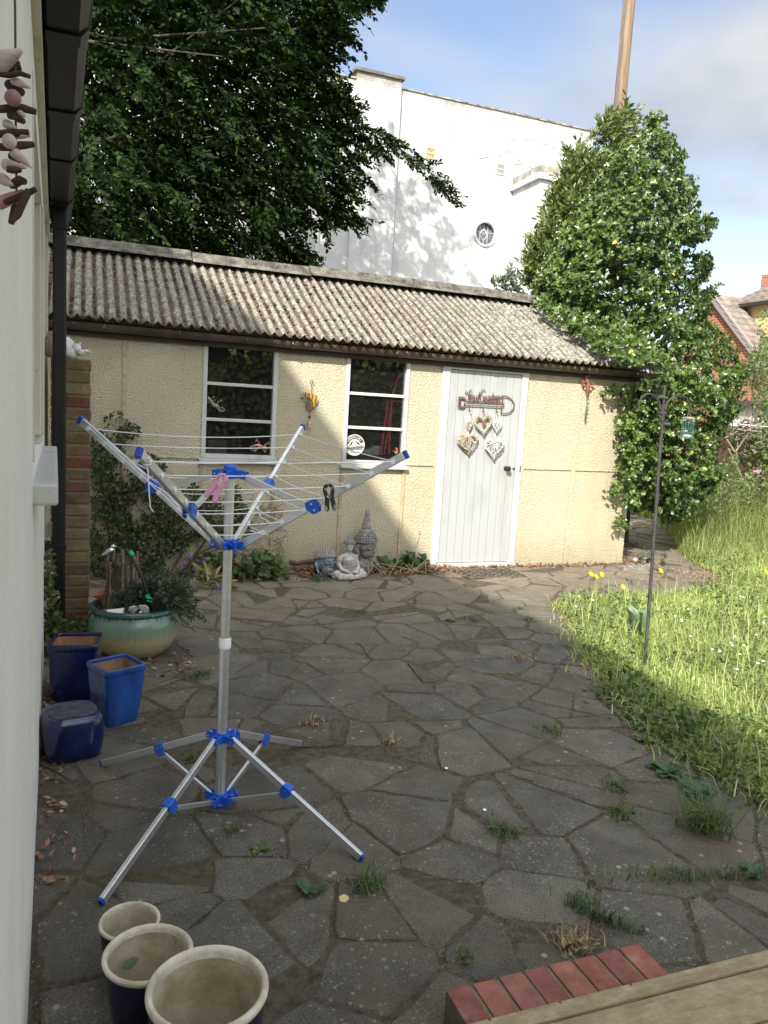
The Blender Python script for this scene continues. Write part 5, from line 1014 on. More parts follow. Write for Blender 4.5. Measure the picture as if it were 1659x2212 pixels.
def build_chameleon():
    def c(x, y, Y=YF-.03): return P(630.9+x*.05455, 812+y*.05455, 1, Y)
    k = np.linalg.norm(c(100, 900)-c(0, 900))/100; t = thing('chameleon_chime', 'yellow and brown metal chameleon wind chime with a brass bell on the wall', 'wind chime', c(800, 900))
    tm = NT('chameleon_enamel'); wv = tm.n('ShaderNodeTexWave'); wv.inputs['Scale'].default_value = 9; wv.inputs['Distortion'].default_value = 5; wv.inputs['Detail'].default_value = 3; tm.l(tm.mapped((1, 1, 1.6)), wv.inputs[0]); tm.set(col=tm.ramp(wv.outputs['Fac'], [(.2, (.22, .08, .015)), (.45, (.52, .30, .03)), (.75, (.48, .38, .05))]), rough=.4, coat=.3)
    body = [(470, 660), (530, 640), (620, 632), (700, 650), (760, 710), (850, 700), (940, 740), (1000, 830), (1025, 940), (1000, 1050), (930, 1150), (870, 1240), (810, 1290), (770, 1270), (830, 1180), (840, 1130), (790, 1060), (760, 990), (730, 910), (690, 870), (640, 860), (560, 800), (500, 740)]
    m = MB(); m.prism([c(x, y) for x, y in body], (0, .012, 0)); ob('body', m, tm.m, t, bevel=.003)
    m = MB(); sp = [(850, 1230), (800, 1310), (720, 1345), (640, 1320), (580, 1250), (570, 1180), (610, 1120), (680, 1110), (725, 1150), (720, 1220), (670, 1240), (640, 1205), (660, 1175)]; m.tube([c(*q) for q in sp], [k*v for v in (45, 42, 38, 34, 31, 28, 26, 24, 22, 20, 17, 14, 10)], 8); m.tube([c(640, 850), c(660, 900), c(620, 940), c(540, 890)], k*18, 6); m.tube([c(780, 1040), c(740, 1100), c(730, 1150)], k*22, 6); ob('tail', m, mat('copper_enamel', (.16, .06, .03), (.30, .13, .07), 40, .5), t, smooth=True)
    m = MB(); m.ell(c(640, 690, YF-.036), (k*44, .008, k*44), 14, 8); e = ob('eye', m, mat('eye_ring', (.10, .045, .02), None, rough=.4), t, smooth=True); m = MB(); m.ell(c(645, 685, YF-.042), (k*27, .006, k*27), 12, 8); ob('eye_bead', m, M['white_plastic'], e, smooth=True)
    m = MB(); m.tube([c(480, 690), c(430, 710), c(410, 670), c(440, 640), (c(475, 660))], k*9, 5); m.tube([c(780, 230), c(835, 275), c(835, 230), c(800, 175), (c(745, 180)), c(722, 250), c(760, 340), c(768, 380)], k*14, 6)
    for i in range(6): m.tube([c(768, 370+i*56), c(775, 398+i*56), c(764, 430+i*56)], k*13, 5)
    m.tube([c(690, 1350), c(670, 1410), c(700, 1430), c(715, 1400), c(695, 1440), c(690, 1580)], k*9, 5); m.tube([c(690, 1680), c(680, 1780)], k*9, 5); m.ell(c(690, 1630), (k*52, .010, k*52), 10, 8); ob('chain', m, M['rust'], t, smooth=True)
    m = MB()
    for x, y in ((410, 880), (625, 1020)): m.prism([c(x+a, y+b) for a, b in ((-85, -10), (-40, -50), (30, -35), (80, 10), (30, 45), (-40, 45))], (0, .004, 0))
    ob('leaf', m, mat('green_enamel', (.03, .10, .03), (.08, .17, .06), 60, .4), t)
    b0 = c(690, 1780, YF-.04); m = MB(); m.lathe([(k*80, -k*255), (k*75, -k*200), (k*62, -k*60), (k*40, -k*15), (.002, 0)], b0, 16, 3.0); ob('bell', m, mat('aged_brass', (.30, .22, .10), (.55, .46, .28), 40, .45, metal=.6), t, smooth=True)
build_chameleon()
def text_mesh(txt, size, mt, parent, pos, angle=0, name='lettering', sx=1.0):
    'flat lettering standing upright, facing the garden'
    cu = bpy.data.curves.new(name, 'FONT'); cu.body = txt; cu.size = size; cu.align_x = 'CENTER'; cu.align_y = 'CENTER'; cu.extrude = .0004
    o = bpy.data.objects.new(name, cu); me = bpy.data.meshes.new_from_object(o); bpy.data.objects.remove(o); n = len(me.vertices); a = np.empty(n*3); me.vertices.foreach_get('co', a); a = a.reshape(-1, 3)
    f = [tuple(p.vertices) for p in me.polygons]; bpy.data.meshes.remove(me); bpy.data.curves.remove(cu)
    x = a[:, 0]*sx; z = a[:, 1]; v = np.c_[pos[0]+x*math.cos(angle)-z*math.sin(angle), pos[1]-a[:, 2], pos[2]+x*math.sin(angle)+z*math.cos(angle)]
    m = MB(); m.v = [tuple(q) for q in v]; m.f = f; return m
def build_warning():
    Y = YF+.018; c = P(733*.04961+729.7, 690*.04961+927.1, 1, Y); R0 = np.linalg.norm(P(729.7+1170*.04961, 961, 1, Y)-P(729.7+300*.04961, 961, 1, Y))/2
    t = thing('warning_sign', 'round tin warning sign with two crows standing inside the second window', 'sign', c); tilt = -.07*-1.6; ct, st_ = math.cos(tilt), math.sin(tilt)
    wm = mat('sign_white', (.66, .66, .60), (.74, .75, .72), 20, .5); km = mat('sign_black', (.035, .028, .025), None, rough=.5); bm = mat('sign_brown', (.075, .028, .02), None, rough=.5)
    def q(u, v, d=0): x, z = u*R0, v*R0; return (c[0]+x*ct-z*st_, Y-d, c[2]+x*st_+z*ct)
    N_ = 48; m = MB(); m.prism([q(math.cos(a), math.sin(a)) for a in np.linspace(0, 2*math.pi, N_, endpoint=False)], (0, .004, 0)); ob('disc', m, wm, t)
    def flat(poly, d, mt, nm): m = MB(); m.prism([q(u, v, d) for u, v in poly], (0, .0006, 0)); ob(nm, m, mt, t)
    A = np.linspace(RAD(12), RAD(168), 24); flat([(math.cos(a)*.93, math.sin(a)*.93) for a in A]+[(math.cos(a)*.56, math.sin(a)*.56+.02) for a in A[::-1]], .0012, bm, 'band')
    m = MB()
    for z0, z1 in ((-.12, -.085), (-.30, -.265), (-.50, -.465)):
        for s in (0,): h = math.sqrt(.93**2-max(z0*z0, z1*z1)); m.prism([q(-h, z0, .0012), q(h, z0, .0012), q(h, z1, .0012), q(-h, z1, .0012)], (0, .0006, 0))
    a0 = math.asin(-.12); flat([(math.sqrt(.93**2-z*z)*s, z) for s, z in ((-1, -.12), (1, -.12), (1, -.295), (-1, -.295))], .0008, km, 'text_band'); flat([(math.sqrt(.93**2-z*z)*s, z) for s, z in ((-1, -.305), (1, -.305), (1, -.49), (-1, -.49))], .0008, km, 'text_band')
    let = MB(); dark = MB()
    w = 'WARNING'
    for i, ch in enumerate(w):
        a = RAD(90+52-104*i/6); p = q(math.cos(a)*.745, math.sin(a)*.745+.008, .0022); k = text_mesh(ch, R0*.36, None, None, p, a-math.pi/2+tilt, sx=.9); let.add(k.v, k.f)
    for txt, v, s, mm in (('THIS PROPERTY IS PROTECTED BY', -.205, .125, let), ('HIGHLY TRAINED CROWS', -.395, .16, let), ('PDEATH', -.70, .24, dark), ('36', .07, .15, dark), ('36', .07, .15, dark)):
        u = 0
        if txt == '36': u = -.74 if not getattr(build_warning, 's', 0) else .74; build_warning.s = 1
        p = q(u, v, .0022); k = text_mesh(txt, R0*s, None, None, p, tilt, sx=.86 if len(txt) > 12 else 1.0); mm.add(k.v, k.f)
    ob('lettering', let, wm, t); ob('dark_lettering', dark, km, t)
    crow = [(-.14, .40), (-.26, .38), (-.32, .28), (-.44, .12), (-.62, -.04), (-.68, -.10), (-.58, -.08), (-.44, -.02), (-.30, .04), (-.22, .14), (-.17, .26), (-.20, .33)]
    flat(crow, .0012, km, 'crow'); flat([(-u, v) for u, v in crow], .0012, km, 'crow')
build_warning()
def build_window_things():
    rp = mat('red_painted_tube', (.72, .06, .11), (.80, .10, .16), 12, .4); Y = YF+.075
    t = thing('red_frame', 'red painted tubular metal frame leaning behind the second window', 'frame', P(830, 985, 1, Y)); m = MB()
    def p(x, y, Y=Y): return P(x, y, 1, Y)
    m.tube([p(822, 982), p(838, 868), p(846, 862), p(840, 982)], .0115, 8); m.tube([p(840, 866), p(876, 867)], .009, 8); m.tube([p(845, 862), p(852, 840), p(856, 828), p(862, 812)], .008, 8); m.tube([p(830, 982), p(845, 872)], .008, 8); ob('tubes', m, rp, t, smooth=True)
    m = MB(); m.tube([p(822, 926), p(870, 927)], .006, 8); m.ell(p(823, 925), .011, 8, 6); m.ell(p(842, 928), .010, 8, 6); ob('crossbar', m, M['white_plastic'], t, smooth=True)
    m = MB(); m.prism([P(868, 902, 1, YF+.03), P(876, 899, 1, YF+.03), P(875, 912, 1, YF+.03), P(871, 918, 1, YF+.03), P(867, 908, 1, YF+.03)], (0, .002, 0)); ob('paper_scrap', m, M['white_plastic'], None, 'torn white paper scrap at the right edge of the second window', 'paper')
    m = MB(); r = random.Random(3); pts = [(784, 982), (788, 972), (800, 968), (812, 962), (824, 964), (826, 983)]; m.prism([P(x, y, 1, YF+.10) for x, y in pts], (0, .06, 0)); ob('plastic_bag', m, mat('crumpled_plastic', (.30, .31, .30), (.62, .63, .62), 40, .4, .01, 60), None, 'crumpled clear plastic bag on the sill inside the second window', 'bag')
    c = P(856, 978, 1, YF+.02); t = thing('cockerel_ornament', 'tiny cockerel ornament with red comb inside the second window corner', 'ornament', c); m = MB(); m.ell(c, (.016, .01, .014), 10, 7); m.tube([c+[.006, 0, .005], c+[.004, 0, .028]], [.010, .007], 8); m.tube([c+[-.01, 0, .004], c+[-.022, 0, .016], c+[-.028, 0, .008]], [.006, .005, .002], 6); ob('body', m, mat('gold_brown', (.14, .10, .03), (.3, .22, .06), 60, .5), t, smooth=True)
    m = MB(); m.ell(c+[.002, -.002, .037], (.014, .006, .012), 10, 7); m.ell(c+[.012, -.002, .024], (.005, .004, .007), 8, 6); ob('comb', m, mat('red_comb', (.70, .03, .02), None, rough=.5), t, smooth=True)
    m = MB(); a = P(447, 976, 1, YF+.12); b = P(490, 952, 1, YF+.12); m.box(a[0], b[0], YF+.12, YF+.3, a[2]-.05, b[2]); ob('cardboard_box', m, mat('card', (.16, .125, .10), (.20, .16, .13), 6, .9), None, 'dull brown cardboard box inside the left window bottom pane', 'box', bevel=.003)
build_window_things()
# ------------------------------------------------------------ stone heads by the wall
def build_buddhas():
    K = 240/1659*.5486  # crop to grid
    def s(x, y, Y): return P(680.3+x*.08586, 1130.2+y*.08586, 1, Y)
    def facing(c, ang, sc_): return Matrix.Translation(tuple(map(float, c))) @ Matrix.Rotation(ang, 4, 'Z') @ Matrix.Scale(sc_, 4)
    def face(m, hw=1.0):
        'unit head: height 2 (chin -1, crown +1), looking along -y'
        m.ell((0, .05, .15), (.74, .82, .86), 20, 14); m.ell((0, -.12, -.42), (.56, .62, .58), 18, 12); m.ell((0, -.55, -.86), (.17, .16, .13), 10, 8)
        m.prism([(-.055, -.70, .12), (.055, -.70, .12), (.15, -.74, -.32), (-.15, -.74, -.32)], (0, .2, 0)); m.tube([(0, -.78, .10), (0, -.86, -.10), (0, -.95, -.28)], [.05, .07, .105], 8); m.ell((-.10, -.82, -.31), (.075, .08, .06), 8, 6); m.ell((.10, -.82, -.31), (.075, .08, .06), 8, 6)
        for q in (-1, 1):
            m.ell((q*.29, -.66, .0), (.19, .13, .105), 12, 8, (0, q*.12, -q*.3)); m.tube([(q*.08, -.80, .12), (q*.28, -.80, .21), (q*.5, -.62, .12)], [.03, .042, .025], 6); m.tube([(q*.12, -.77, -.05), (q*.3, -.79, -.075), (q*.47, -.66, -.02)], .018, 5)
            m.tube([(q*.76, .05, .28), (q*.84, .10, .1), (q*.80, .06, -.3), (q*.76, .02, -.62), (q*.74, -.02, -.72)], [.09, .13, .10, .10, .06], 8)
        m.tube([(-.26, -.68, -.53), (-.1, -.79, -.56), (0, -.80, -.545), (.1, -.79, -.56), (.26, -.68, -.53)], [.02, .05, .045, .05, .02], 6); m.tube([(-.2, -.68, -.62), (0, -.77, -.65), (.2, -.68, -.62)], [.025, .06, .025], 6)
    def curls(m, rows, r0, top, base, size):
        for i in range(rows):
            t = i/(rows-1); z = base+(top-base)*t; rr = r0*math.sqrt(max(0, 1-(t*.93)**2)); n = max(5, int(rr*6.28/(size*1.9)))
            for j in range(n):
                a = 6.283*(j+.5*(i % 2))/n; m.ell((rr*math.cos(a), .08+rr*1.05*math.sin(a), z), size, 7, 5)
    # blue grey head, leaning back
    h = .215; bot = s(380, 1330, 6.62); c = np.array([bot[0]-.04, 6.63, .115]); T = facing(c, RAD(14), .118) @ Matrix.Rotation(RAD(-17), 4, 'X')
    t = thing('head_statue', 'blue grey stone buddha head with a round curled crown, leaning at the wall foot', 'statue', (c[0], c[1], 0)); m = MB(T); face(m); m.ell((0, .18, .40), (.80, .80, .66), 18, 12); ob('head', m, M['stone_blue'], t, remesh=.0036)
    m = MB(T); curls(m, 7, .82, 1.12, .48, .105); ob('hair', m, M['stone_grey'], t, smooth=True)
    # seated figure
    c = s(860, 1410, 6.52); c = np.array([c[0]-.005, 6.55, 0.0]); S = .17; T = facing(c, RAD(16), S); t = thing('seated_statue', 'pale grey seated buddha statue between the two stone heads', 'statue', c)
    m = MB(T)
    for q in (-1, 1): m.tube([(q*.30, .15, .22), (q*.85, -.12, .22), (q*.80, -.38, .18), (q*.30, -.62, .16), (-q*.12, -.68, .15)], [.26, .25, .21, .16, .10], 12)
    m.ell((0, .05, .28), (.55, .45, .28), 16, 10); m.ell((0, -.35, .12), (.75, .45, .13), 16, 8); m.tube([(0, .1, .3), (0, .08, .7), (0, .06, 1.05), (0, .06, 1.28)], [.36, .34, .40, .20], 16); m.ell((0, .08, 1.17), (.5, .26, .18), 14, 10); m.tube([(0, .06, 1.25), (0, .02, 1.5)], [.16, .14], 12)
    m.tube([(-.47, .08, 1.18), (-.60, .05, .78), (-.52, -.18, .52), (-.30, -.50, .42), (-.12, -.66, .26)], [.15, .13, .115, .09, .06], 10); m.tube([(.47, .08, 1.18), (.60, .05, .80), (.55, -.15, .52), (.28, -.42, .42), (.05, -.48, .38)], [.15, .13, .115, .09, .07], 10)
    for i in range(5): m.tube([(-.12+.03*i-.07, -.66, .26), (-.10+.035*i-.07, -.74, .16), (-.10+.035*i-.07, -.74, .04+.01*abs(i-2))], [.026, .024, .018], 6)
    m.ell((.16, -.50, .38), (.20, .12, .06), 10, 6)
    ob('figure', m, M['stone_pale'], t, remesh=.0032)
    m = MB(T)
    for i in range(7): z = .98-.075*i; m.tube([(.40-.02*i, -.12-.02*i, 1.14-.05*i), (.26, -.30-.012*i, z-.02), (.0, -.34-.012*i, z-.13), (-.26, -.26-.012*i, z-.05)], .022, 5)
    m.tube([(.40, -.10, 1.20), (.1, -.33, .88), (-.30, -.24, .52)], .028, 5); ob('robe_folds', m, M['stone_pale'], t, smooth=True)
    H = T @ Matrix.Translation((0, .0, 1.76)) @ Matrix.Scale(.32, 4); m = MB(H); face(m); ob('head', m, M['stone_pale'], t, remesh=.0022)
    m = MB(H); m.ell((0, .1, .42), (.80, .86, .66), 16, 10); curls(m, 5, .84, 1.05, .42, .12); m.ell((0, .12, 1.22), (.36, .36, .26), 12, 8)
    for i in range(4): m.ell((0, .12, 1.25+.13*i), (.38-.09*i, .38-.09*i, .08), 12, 6)
    ob('hair', m, M['stone_grey'], t, smooth=True)
    # tall bust
    c = np.array([s(1260, 1250, 6.72)[0]+.005, 6.74, 0.0]); S = .155; T = facing(c, RAD(24), S); t = thing('bust_statue', 'dark stone buddha bust with a tall spired studded headdress', 'statue', c); m = MB(T)
    m.prism([(-.95, -.18, -.1), (.95, -.18, -.1), (1.0, -.14, .42), (.78, -.12, .62), (.3, -.16, .74), (-.3, -.16, .74), (-.78, -.12, .62), (-1.0, -.14, .42)], (0, .5, 0)); m.ell((0, -.05, .35), (.85, .3, .38), 16, 10); m.tube([(0, .05, .6), (0, .05, 1.05)], [.40, .36], 14); ob('shoulders', m, M['stone_grey'], t, remesh=.006)
    m = MB(T)
    for rr, z in ((.62, .40), (.78, .20)):
        for i in range(15): a = math.pi*(i/14); m.ell((rr*math.cos(a), -.30-.12*math.sin(a), .66-(.66-z)*math.sin(a)), (.035, .03, .05), 6, 4)
    ob('necklace', m, M['stone_dark'], t, smooth=True)
    H = T @ Matrix.Translation((0, 0, 1.62)) @ Matrix.Scale(.80, 4); m = MB(H); face(m); ob('head', m, M['stone_dark'], t, remesh=.005)
    m = MB(H)
    for q in (-1, 1): m.tube([(q*.72, .15, .52), (q*.98, .22, .42), (q*1.0, .2, .05), (q*.84, .1, -.45), (q*.78, .02, -.8), (q*.72, .0, -.5), (q*.76, .1, .1)], [.08, .085, .08, .08, .08, .06, .05], 7); m.ell((q*.86, .16, -.05), (.06, .12, .38), 10, 8)
    ob('ears', m, M['stone_dark'], t, smooth=True)
    m = MB(H); m.lathe([(.84, .34), (.86, .42), (.80, .62), (.66, .95), (.46, 1.25), (.34, 1.36), (.30, 1.40), (.36, 1.44), (.36, 1.50), (.30, 1.9), (.22, 2.2), (.17, 2.38), (.2, 2.44), (.2, 2.5), (.15, 2.56), (.2, 2.62), (.17, 2.76), (.08, 2.9), (.02, 2.98)], (0, .08, 0), 24); ob('headdress', m, M['stone_grey'], t, smooth=True)
    m = MB(H)
    for i, (rr, z) in enumerate(((.86, .44), (.83, .60), (.76, .76), (.68, .92), (.58, 1.07), (.48, 1.21))):
        n = int(rr*6.28/.21)
        for j in range(n): a = 6.283*(j+.5*(i % 2))/n; m.ell((rr*math.cos(a), .08+rr*math.sin(a), z), .085, 7, 5)
    for i in range(6): m.ell((.10, .08-.30+.03*i, 1.6+.12*i), (.03, .03, .03), 6, 4)
    ob('studs', m, M['stone_dark'], t, smooth=True)
build_buddhas()
# ------------------------------------------------------------ bird feeder pole
def build_feeder():
    b0 = G(1393, 1448); Y = b0[1]; top = P(1436, 832, 1, Y); t = thing('feeder_pole', 'black metal bird feeder pole with two curved hooks standing in the lawn', 'feeder pole', b0); m = MB(); z = lambda k: b0+(top-b0)*k
    m.tube([z(0)+[0, 0, -.1], z(.93)], .0105, 12); m.tube([z(.90), z(1.0)], .0075, 12)
    for k in (.26, .60, .885): m.tube([z(k-.006), z(k), z(k+.001), z(k+.022)], [.0115, .013, .013, .0115], 12)
    ob('pole', m, M['iron'], t, smooth=True)
    for sg, pts in ((-1, [(1429, 895), (1424, 868), (1413, 854), (1399, 850), (1386, 858), (1379, 874), (1381, 884)]), (1, [(1433, 893), (1441, 870), (1455, 855), (1470, 852), (1483, 860), (1491, 877), (1497, 893), (1503, 893), (1505, 880)])):
        m = MB(); m.tube([P(x, y, 1, Y) for x, y in pts], .0052, 8); ob('hook', m, M['iron'], t, smooth=True)
    m = MB()
    for x, y in ((1422, 858), (1424, 893), (1432, 916)): m.tube([P(x, y, 1, Y), P(x+14, y+1, 1, Y)], .012, 10)
    ob('clamp', m, M['iron'], t, smooth=True)
    # wire mesh feeder
    c0 = P(1488, 900, 1, Y); f = thing('bird_feeder', 'small green wire mesh bird feeder hanging from the right hook', 'bird feeder', c0); R0 = .036; za = P(1488, 905, 1, Y)[2]; zb = P(1488, 947, 1, Y)[2]; m = MB(); n = 14; rows = 11
    for i in range(n): a = 6.283*i/n; m.tube([(c0[0]+R0*(1+.05*math.sin(3*k+i))*math.cos(a), Y+R0*math.sin(a), za+(zb-za)*k/6) for k in range(7)], .0007, 4, False)
    for j in range(rows): zz = za+(zb-za)*j/(rows-1); m.tube([(c0[0]+R0*math.cos(a)*(1+.04*math.sin(j)), Y+R0*math.sin(a), zz+.002*math.sin(a*2+j)) for a in np.linspace(0, 6.283, 21)], .0007, 4, False)
    ob('mesh', m, mat('green_wire', (.05, .20, .16), (.16, .33, .28), 60, .5), f)
    m = MB(); m.lathe([(.040, za-.002), (.041, za+.004), (.030, za+.012), (.004, za+.014)], (c0[0], Y, 0), 20); ob('lid', m, M['palewood'], f, smooth=True)
    m = MB(); m.tube([(c0[0]-.012, Y, za+.012), (c0[0]-.004, Y, za+.05), P(1496, 890, 1, Y)], .0016, 5); m.tube([(c0[0]+.014, Y, za+.012), (c0[0]+.008, Y, za+.05), P(1497, 891, 1, Y)], .0016, 5); ob('hanger', m, M['palewood'], f)
    m = MB(); m.ell((c0[0], Y, zb+.012), (.028, .028, .014), 12, 6); ob('feed', m, mat('seed', (.3, .26, .2), (.6, .57, .5), 90, .9), f)
build_feeder()
# ------------------------------------------------------------ shell mobile by the camera
def build_mobile():
    d = .50; c0 = CAM+ray(34, 330)*d; t = thing('driftwood_mobile', 'hanging string of driftwood pieces and pink seashells close on the left', 'mobile', c0); r = random.Random(12); dw = mat('driftwood', (.035, .018, .013), (.10, .055, .042), 30, .8, .002, 120); sh = mat('pink_white_shell', (.42, .30, .31), (.66, .58, .56), 45, .5, stretch=(1, 1, 3)); pk = mat('mauve_shell', (.30, .15, .19), (.44, .26, .29), 40, .5)
    def q(x, y, k=0.0): return CAM+ray(x, y)*(d+k)
    px = np.linalg.norm(q(20, 300)-q(10, 300))/10; m = MB()
    for a, b, ra in (((0, 140), (45, 142), 13), ((-5, 160), (66, 166), 6), ((18, 180), (48, 200), 12), ((-5, 236), (78, 242), 9), ((22, 250), (50, 262), 9), ((-5, 290), (62, 286), 9), ((-5, 318), (72, 312), 9), ((22, 336), (40, 350), 9), ((14, 365), (46, 366), 8), ((26, 400), (52, 392), 10), ((10, 436), (78, 408), 8), ((62, 412), (24, 478), 9), ((24, 482), (34, 440), 8)):
        p0, p1 = q(*a, r.uniform(-.01, .01)), q(*b, r.uniform(-.01, .01)); m.tube([p0, p0*.66+p1*.34+AU*r.gauss(0, .001), p0*.33+p1*.67+AU*r.gauss(0, .001), p1], [ra*px*.85, ra*px, ra*px*.95, ra*px*.7], 9)
    ob('driftwood', m, dw, t, smooth=True); m = MB()
    for a, b, ra in (((-8, 140), (48, 108), 22), ((30, 175), (66, 190), 9), ((28, 232), (55, 252), 10), ((14, 268), (34, 276), 10), ((36, 295), (66, 295), 5), ((30, 328), (68, 362), 11), ((12, 356), (56, 362), 12), ((4, 386), (28, 400), 12)): p0, p1 = q(*a), q(*b, -.006); m.tube([p0, p0*.6+p1*.4, p1], [ra*px, ra*px*.9, ra*px*.2], 10)
    m.ell(q(20, 305, -.012), 15*px, 12, 8); ob('pale_shells', m, sh, t, smooth=True); m = MB(); m.ell(q(28, 212, -.01), 17*px, 12, 8); ob('mauve_shell', m, pk, t, smooth=True); m = MB(); m.tube([q(-4, 440), q(20, 430), q(52, 412)], [14*px, 13*px, 4*px], 9); ob('mauve_shell', m, pk, t, smooth=True)
    m = MB(); m.tube([q(30, -160), q(33, 60), q(34, 260), q(36, 430)], .0007, 4); ob('string', m, M['twig'], t)
build_mobile()
# ------------------------------------------------------------ doormat, cable, logs, twigs
def build_small():
    a, b, c, d = G(955, 1240, .006), G(1090, 1240, .006), G(1140, 1253, .006), G(1000, 1256, .006)
    a = np.array([3.42, 6.72]); m = MB(); m.box(3.40, 4.05, 6.36, 6.72, .002, .012); dm = thing('doormat', 'thin worn rubber doormat on the paving before the white door', 'doormat', (3.72, 6.54, 0)); ob('mat', m, mat('worn_rubber', (.06, .055, .05), (.22, .17, .11), 30, .9, .004, 60), dm, bevel=.003)
    m = MB()
    for i in range(7):
        for j in range(4): cx, cy = 3.45+i*.092, 6.41+j*.088; m.tube([(cx+.036*math.cos(t), cy+.034*math.sin(t), .013) for t in np.linspace(0, 6.283, 13)], .0045, 5, False)
    ob('ring_pattern', m, M['peg_black'], dm)
    Y = YF-.03; m = MB(); m.tube([P(353, 1085, 1, Y), P(352, 1130, 1, Y), P(354, 1190, 1, Y), P(356, 1228, 1, Y), P(359, 1242, 1, Y), P(372, 1236, 1, Y), P(378, 1238, 1, Y), P(384, 1258, 1, Y)], .004, 6); ob('wall_cable', m, M['white_plastic'], None, 'thin white cable running down the cream wall behind the lavender', 'cable', smooth=True)
    r = random.Random(5); lw = mat('rotten_log', (.10, .06, .04), (.22, .14, .10), 16, .95, .01, 60, stretch=(.3, 1, 1))
    for lb, x0, x1, y, z, rad in (('longer reddish brown log lying at the foot of the cream wall', 1.72, 2.16, 6.84, .035, .032), ('short thick log end beside the blue grey stone head', 1.98, 2.24, 6.74, .03, .028), ('thin upper branch resting on the logs by the wall', 1.78, 2.12, 6.86, .09, .02)):
        m = MB(); m.tube([(x0+(x1-x0)*k/5, y+r.gauss(0, .006), z+r.gauss(0, .004)) for k in range(6)], [rad*r.uniform(.85, 1.1) for _ in range(6)], 10); ob('log', m, lw, None, lb, 'log', 'logs at the foot of the wall', smooth=True)
    for lb, pts, rad in (('long thin twig on the paving beside the back leg of the airer', [(650, 1612), (700, 1612), (740, 1608), (768, 1620)], .004), ('bent twig passing behind the foot of the airer pole', [(400, 1650), (500, 1612), (530, 1598)], .004), ('curved black twig near the middle of the patio', [(770, 1388), (785, 1398), (790, 1412), (800, 1415)], .004), ('straight short twig at the centre of the patio', [(868, 1375), (890, 1382), (908, 1392)], .003), ('dark twig at the far left beside the house wall', [(85, 1650), (120, 1664), (148, 1682)], .004), ('slim upright looking twig left of the airer foot', [(180, 1755), (184, 1790), (186, 1820)], .003), ('crooked thin twig beside the small blue pot', [(330, 1480), (380, 1462), (392, 1450)], .003)):
        m = MB(); P_ = [G(x, y, .004) for x, y in pts]; m.tube(P_, [rad, rad*.9, rad*.7, rad*.5][:len(P_)], 6); ob('twig', m, M['twig'], None, lb, 'twig', 'twigs lying on the patio', smooth=True)
    for lb, px in (('torn piece of pale yellow leaf by the front weeds', (742, 1945)), ('small white petal near the front right of the patio', (967, 1660)), ('white chip on the paving near the deck', (1050, 1750))):
        c = G(*px, .006); V, Q = leaves(c[None]-[[.012, 0, 0]], np.array([[1., .4, .1]]), np.array([[0.1, -.2, 1]]), .034 if 'yellow' in lb else .016, 'round'); rawmesh('leaf_scrap', V, Q, mat('pale_scrap', (.55, .45, .22) if 'yellow' in lb else (.75, .75, .72), None, rough=.8), None, lb, 'leaf scrap', 'pale scraps on the patio')
build_small()
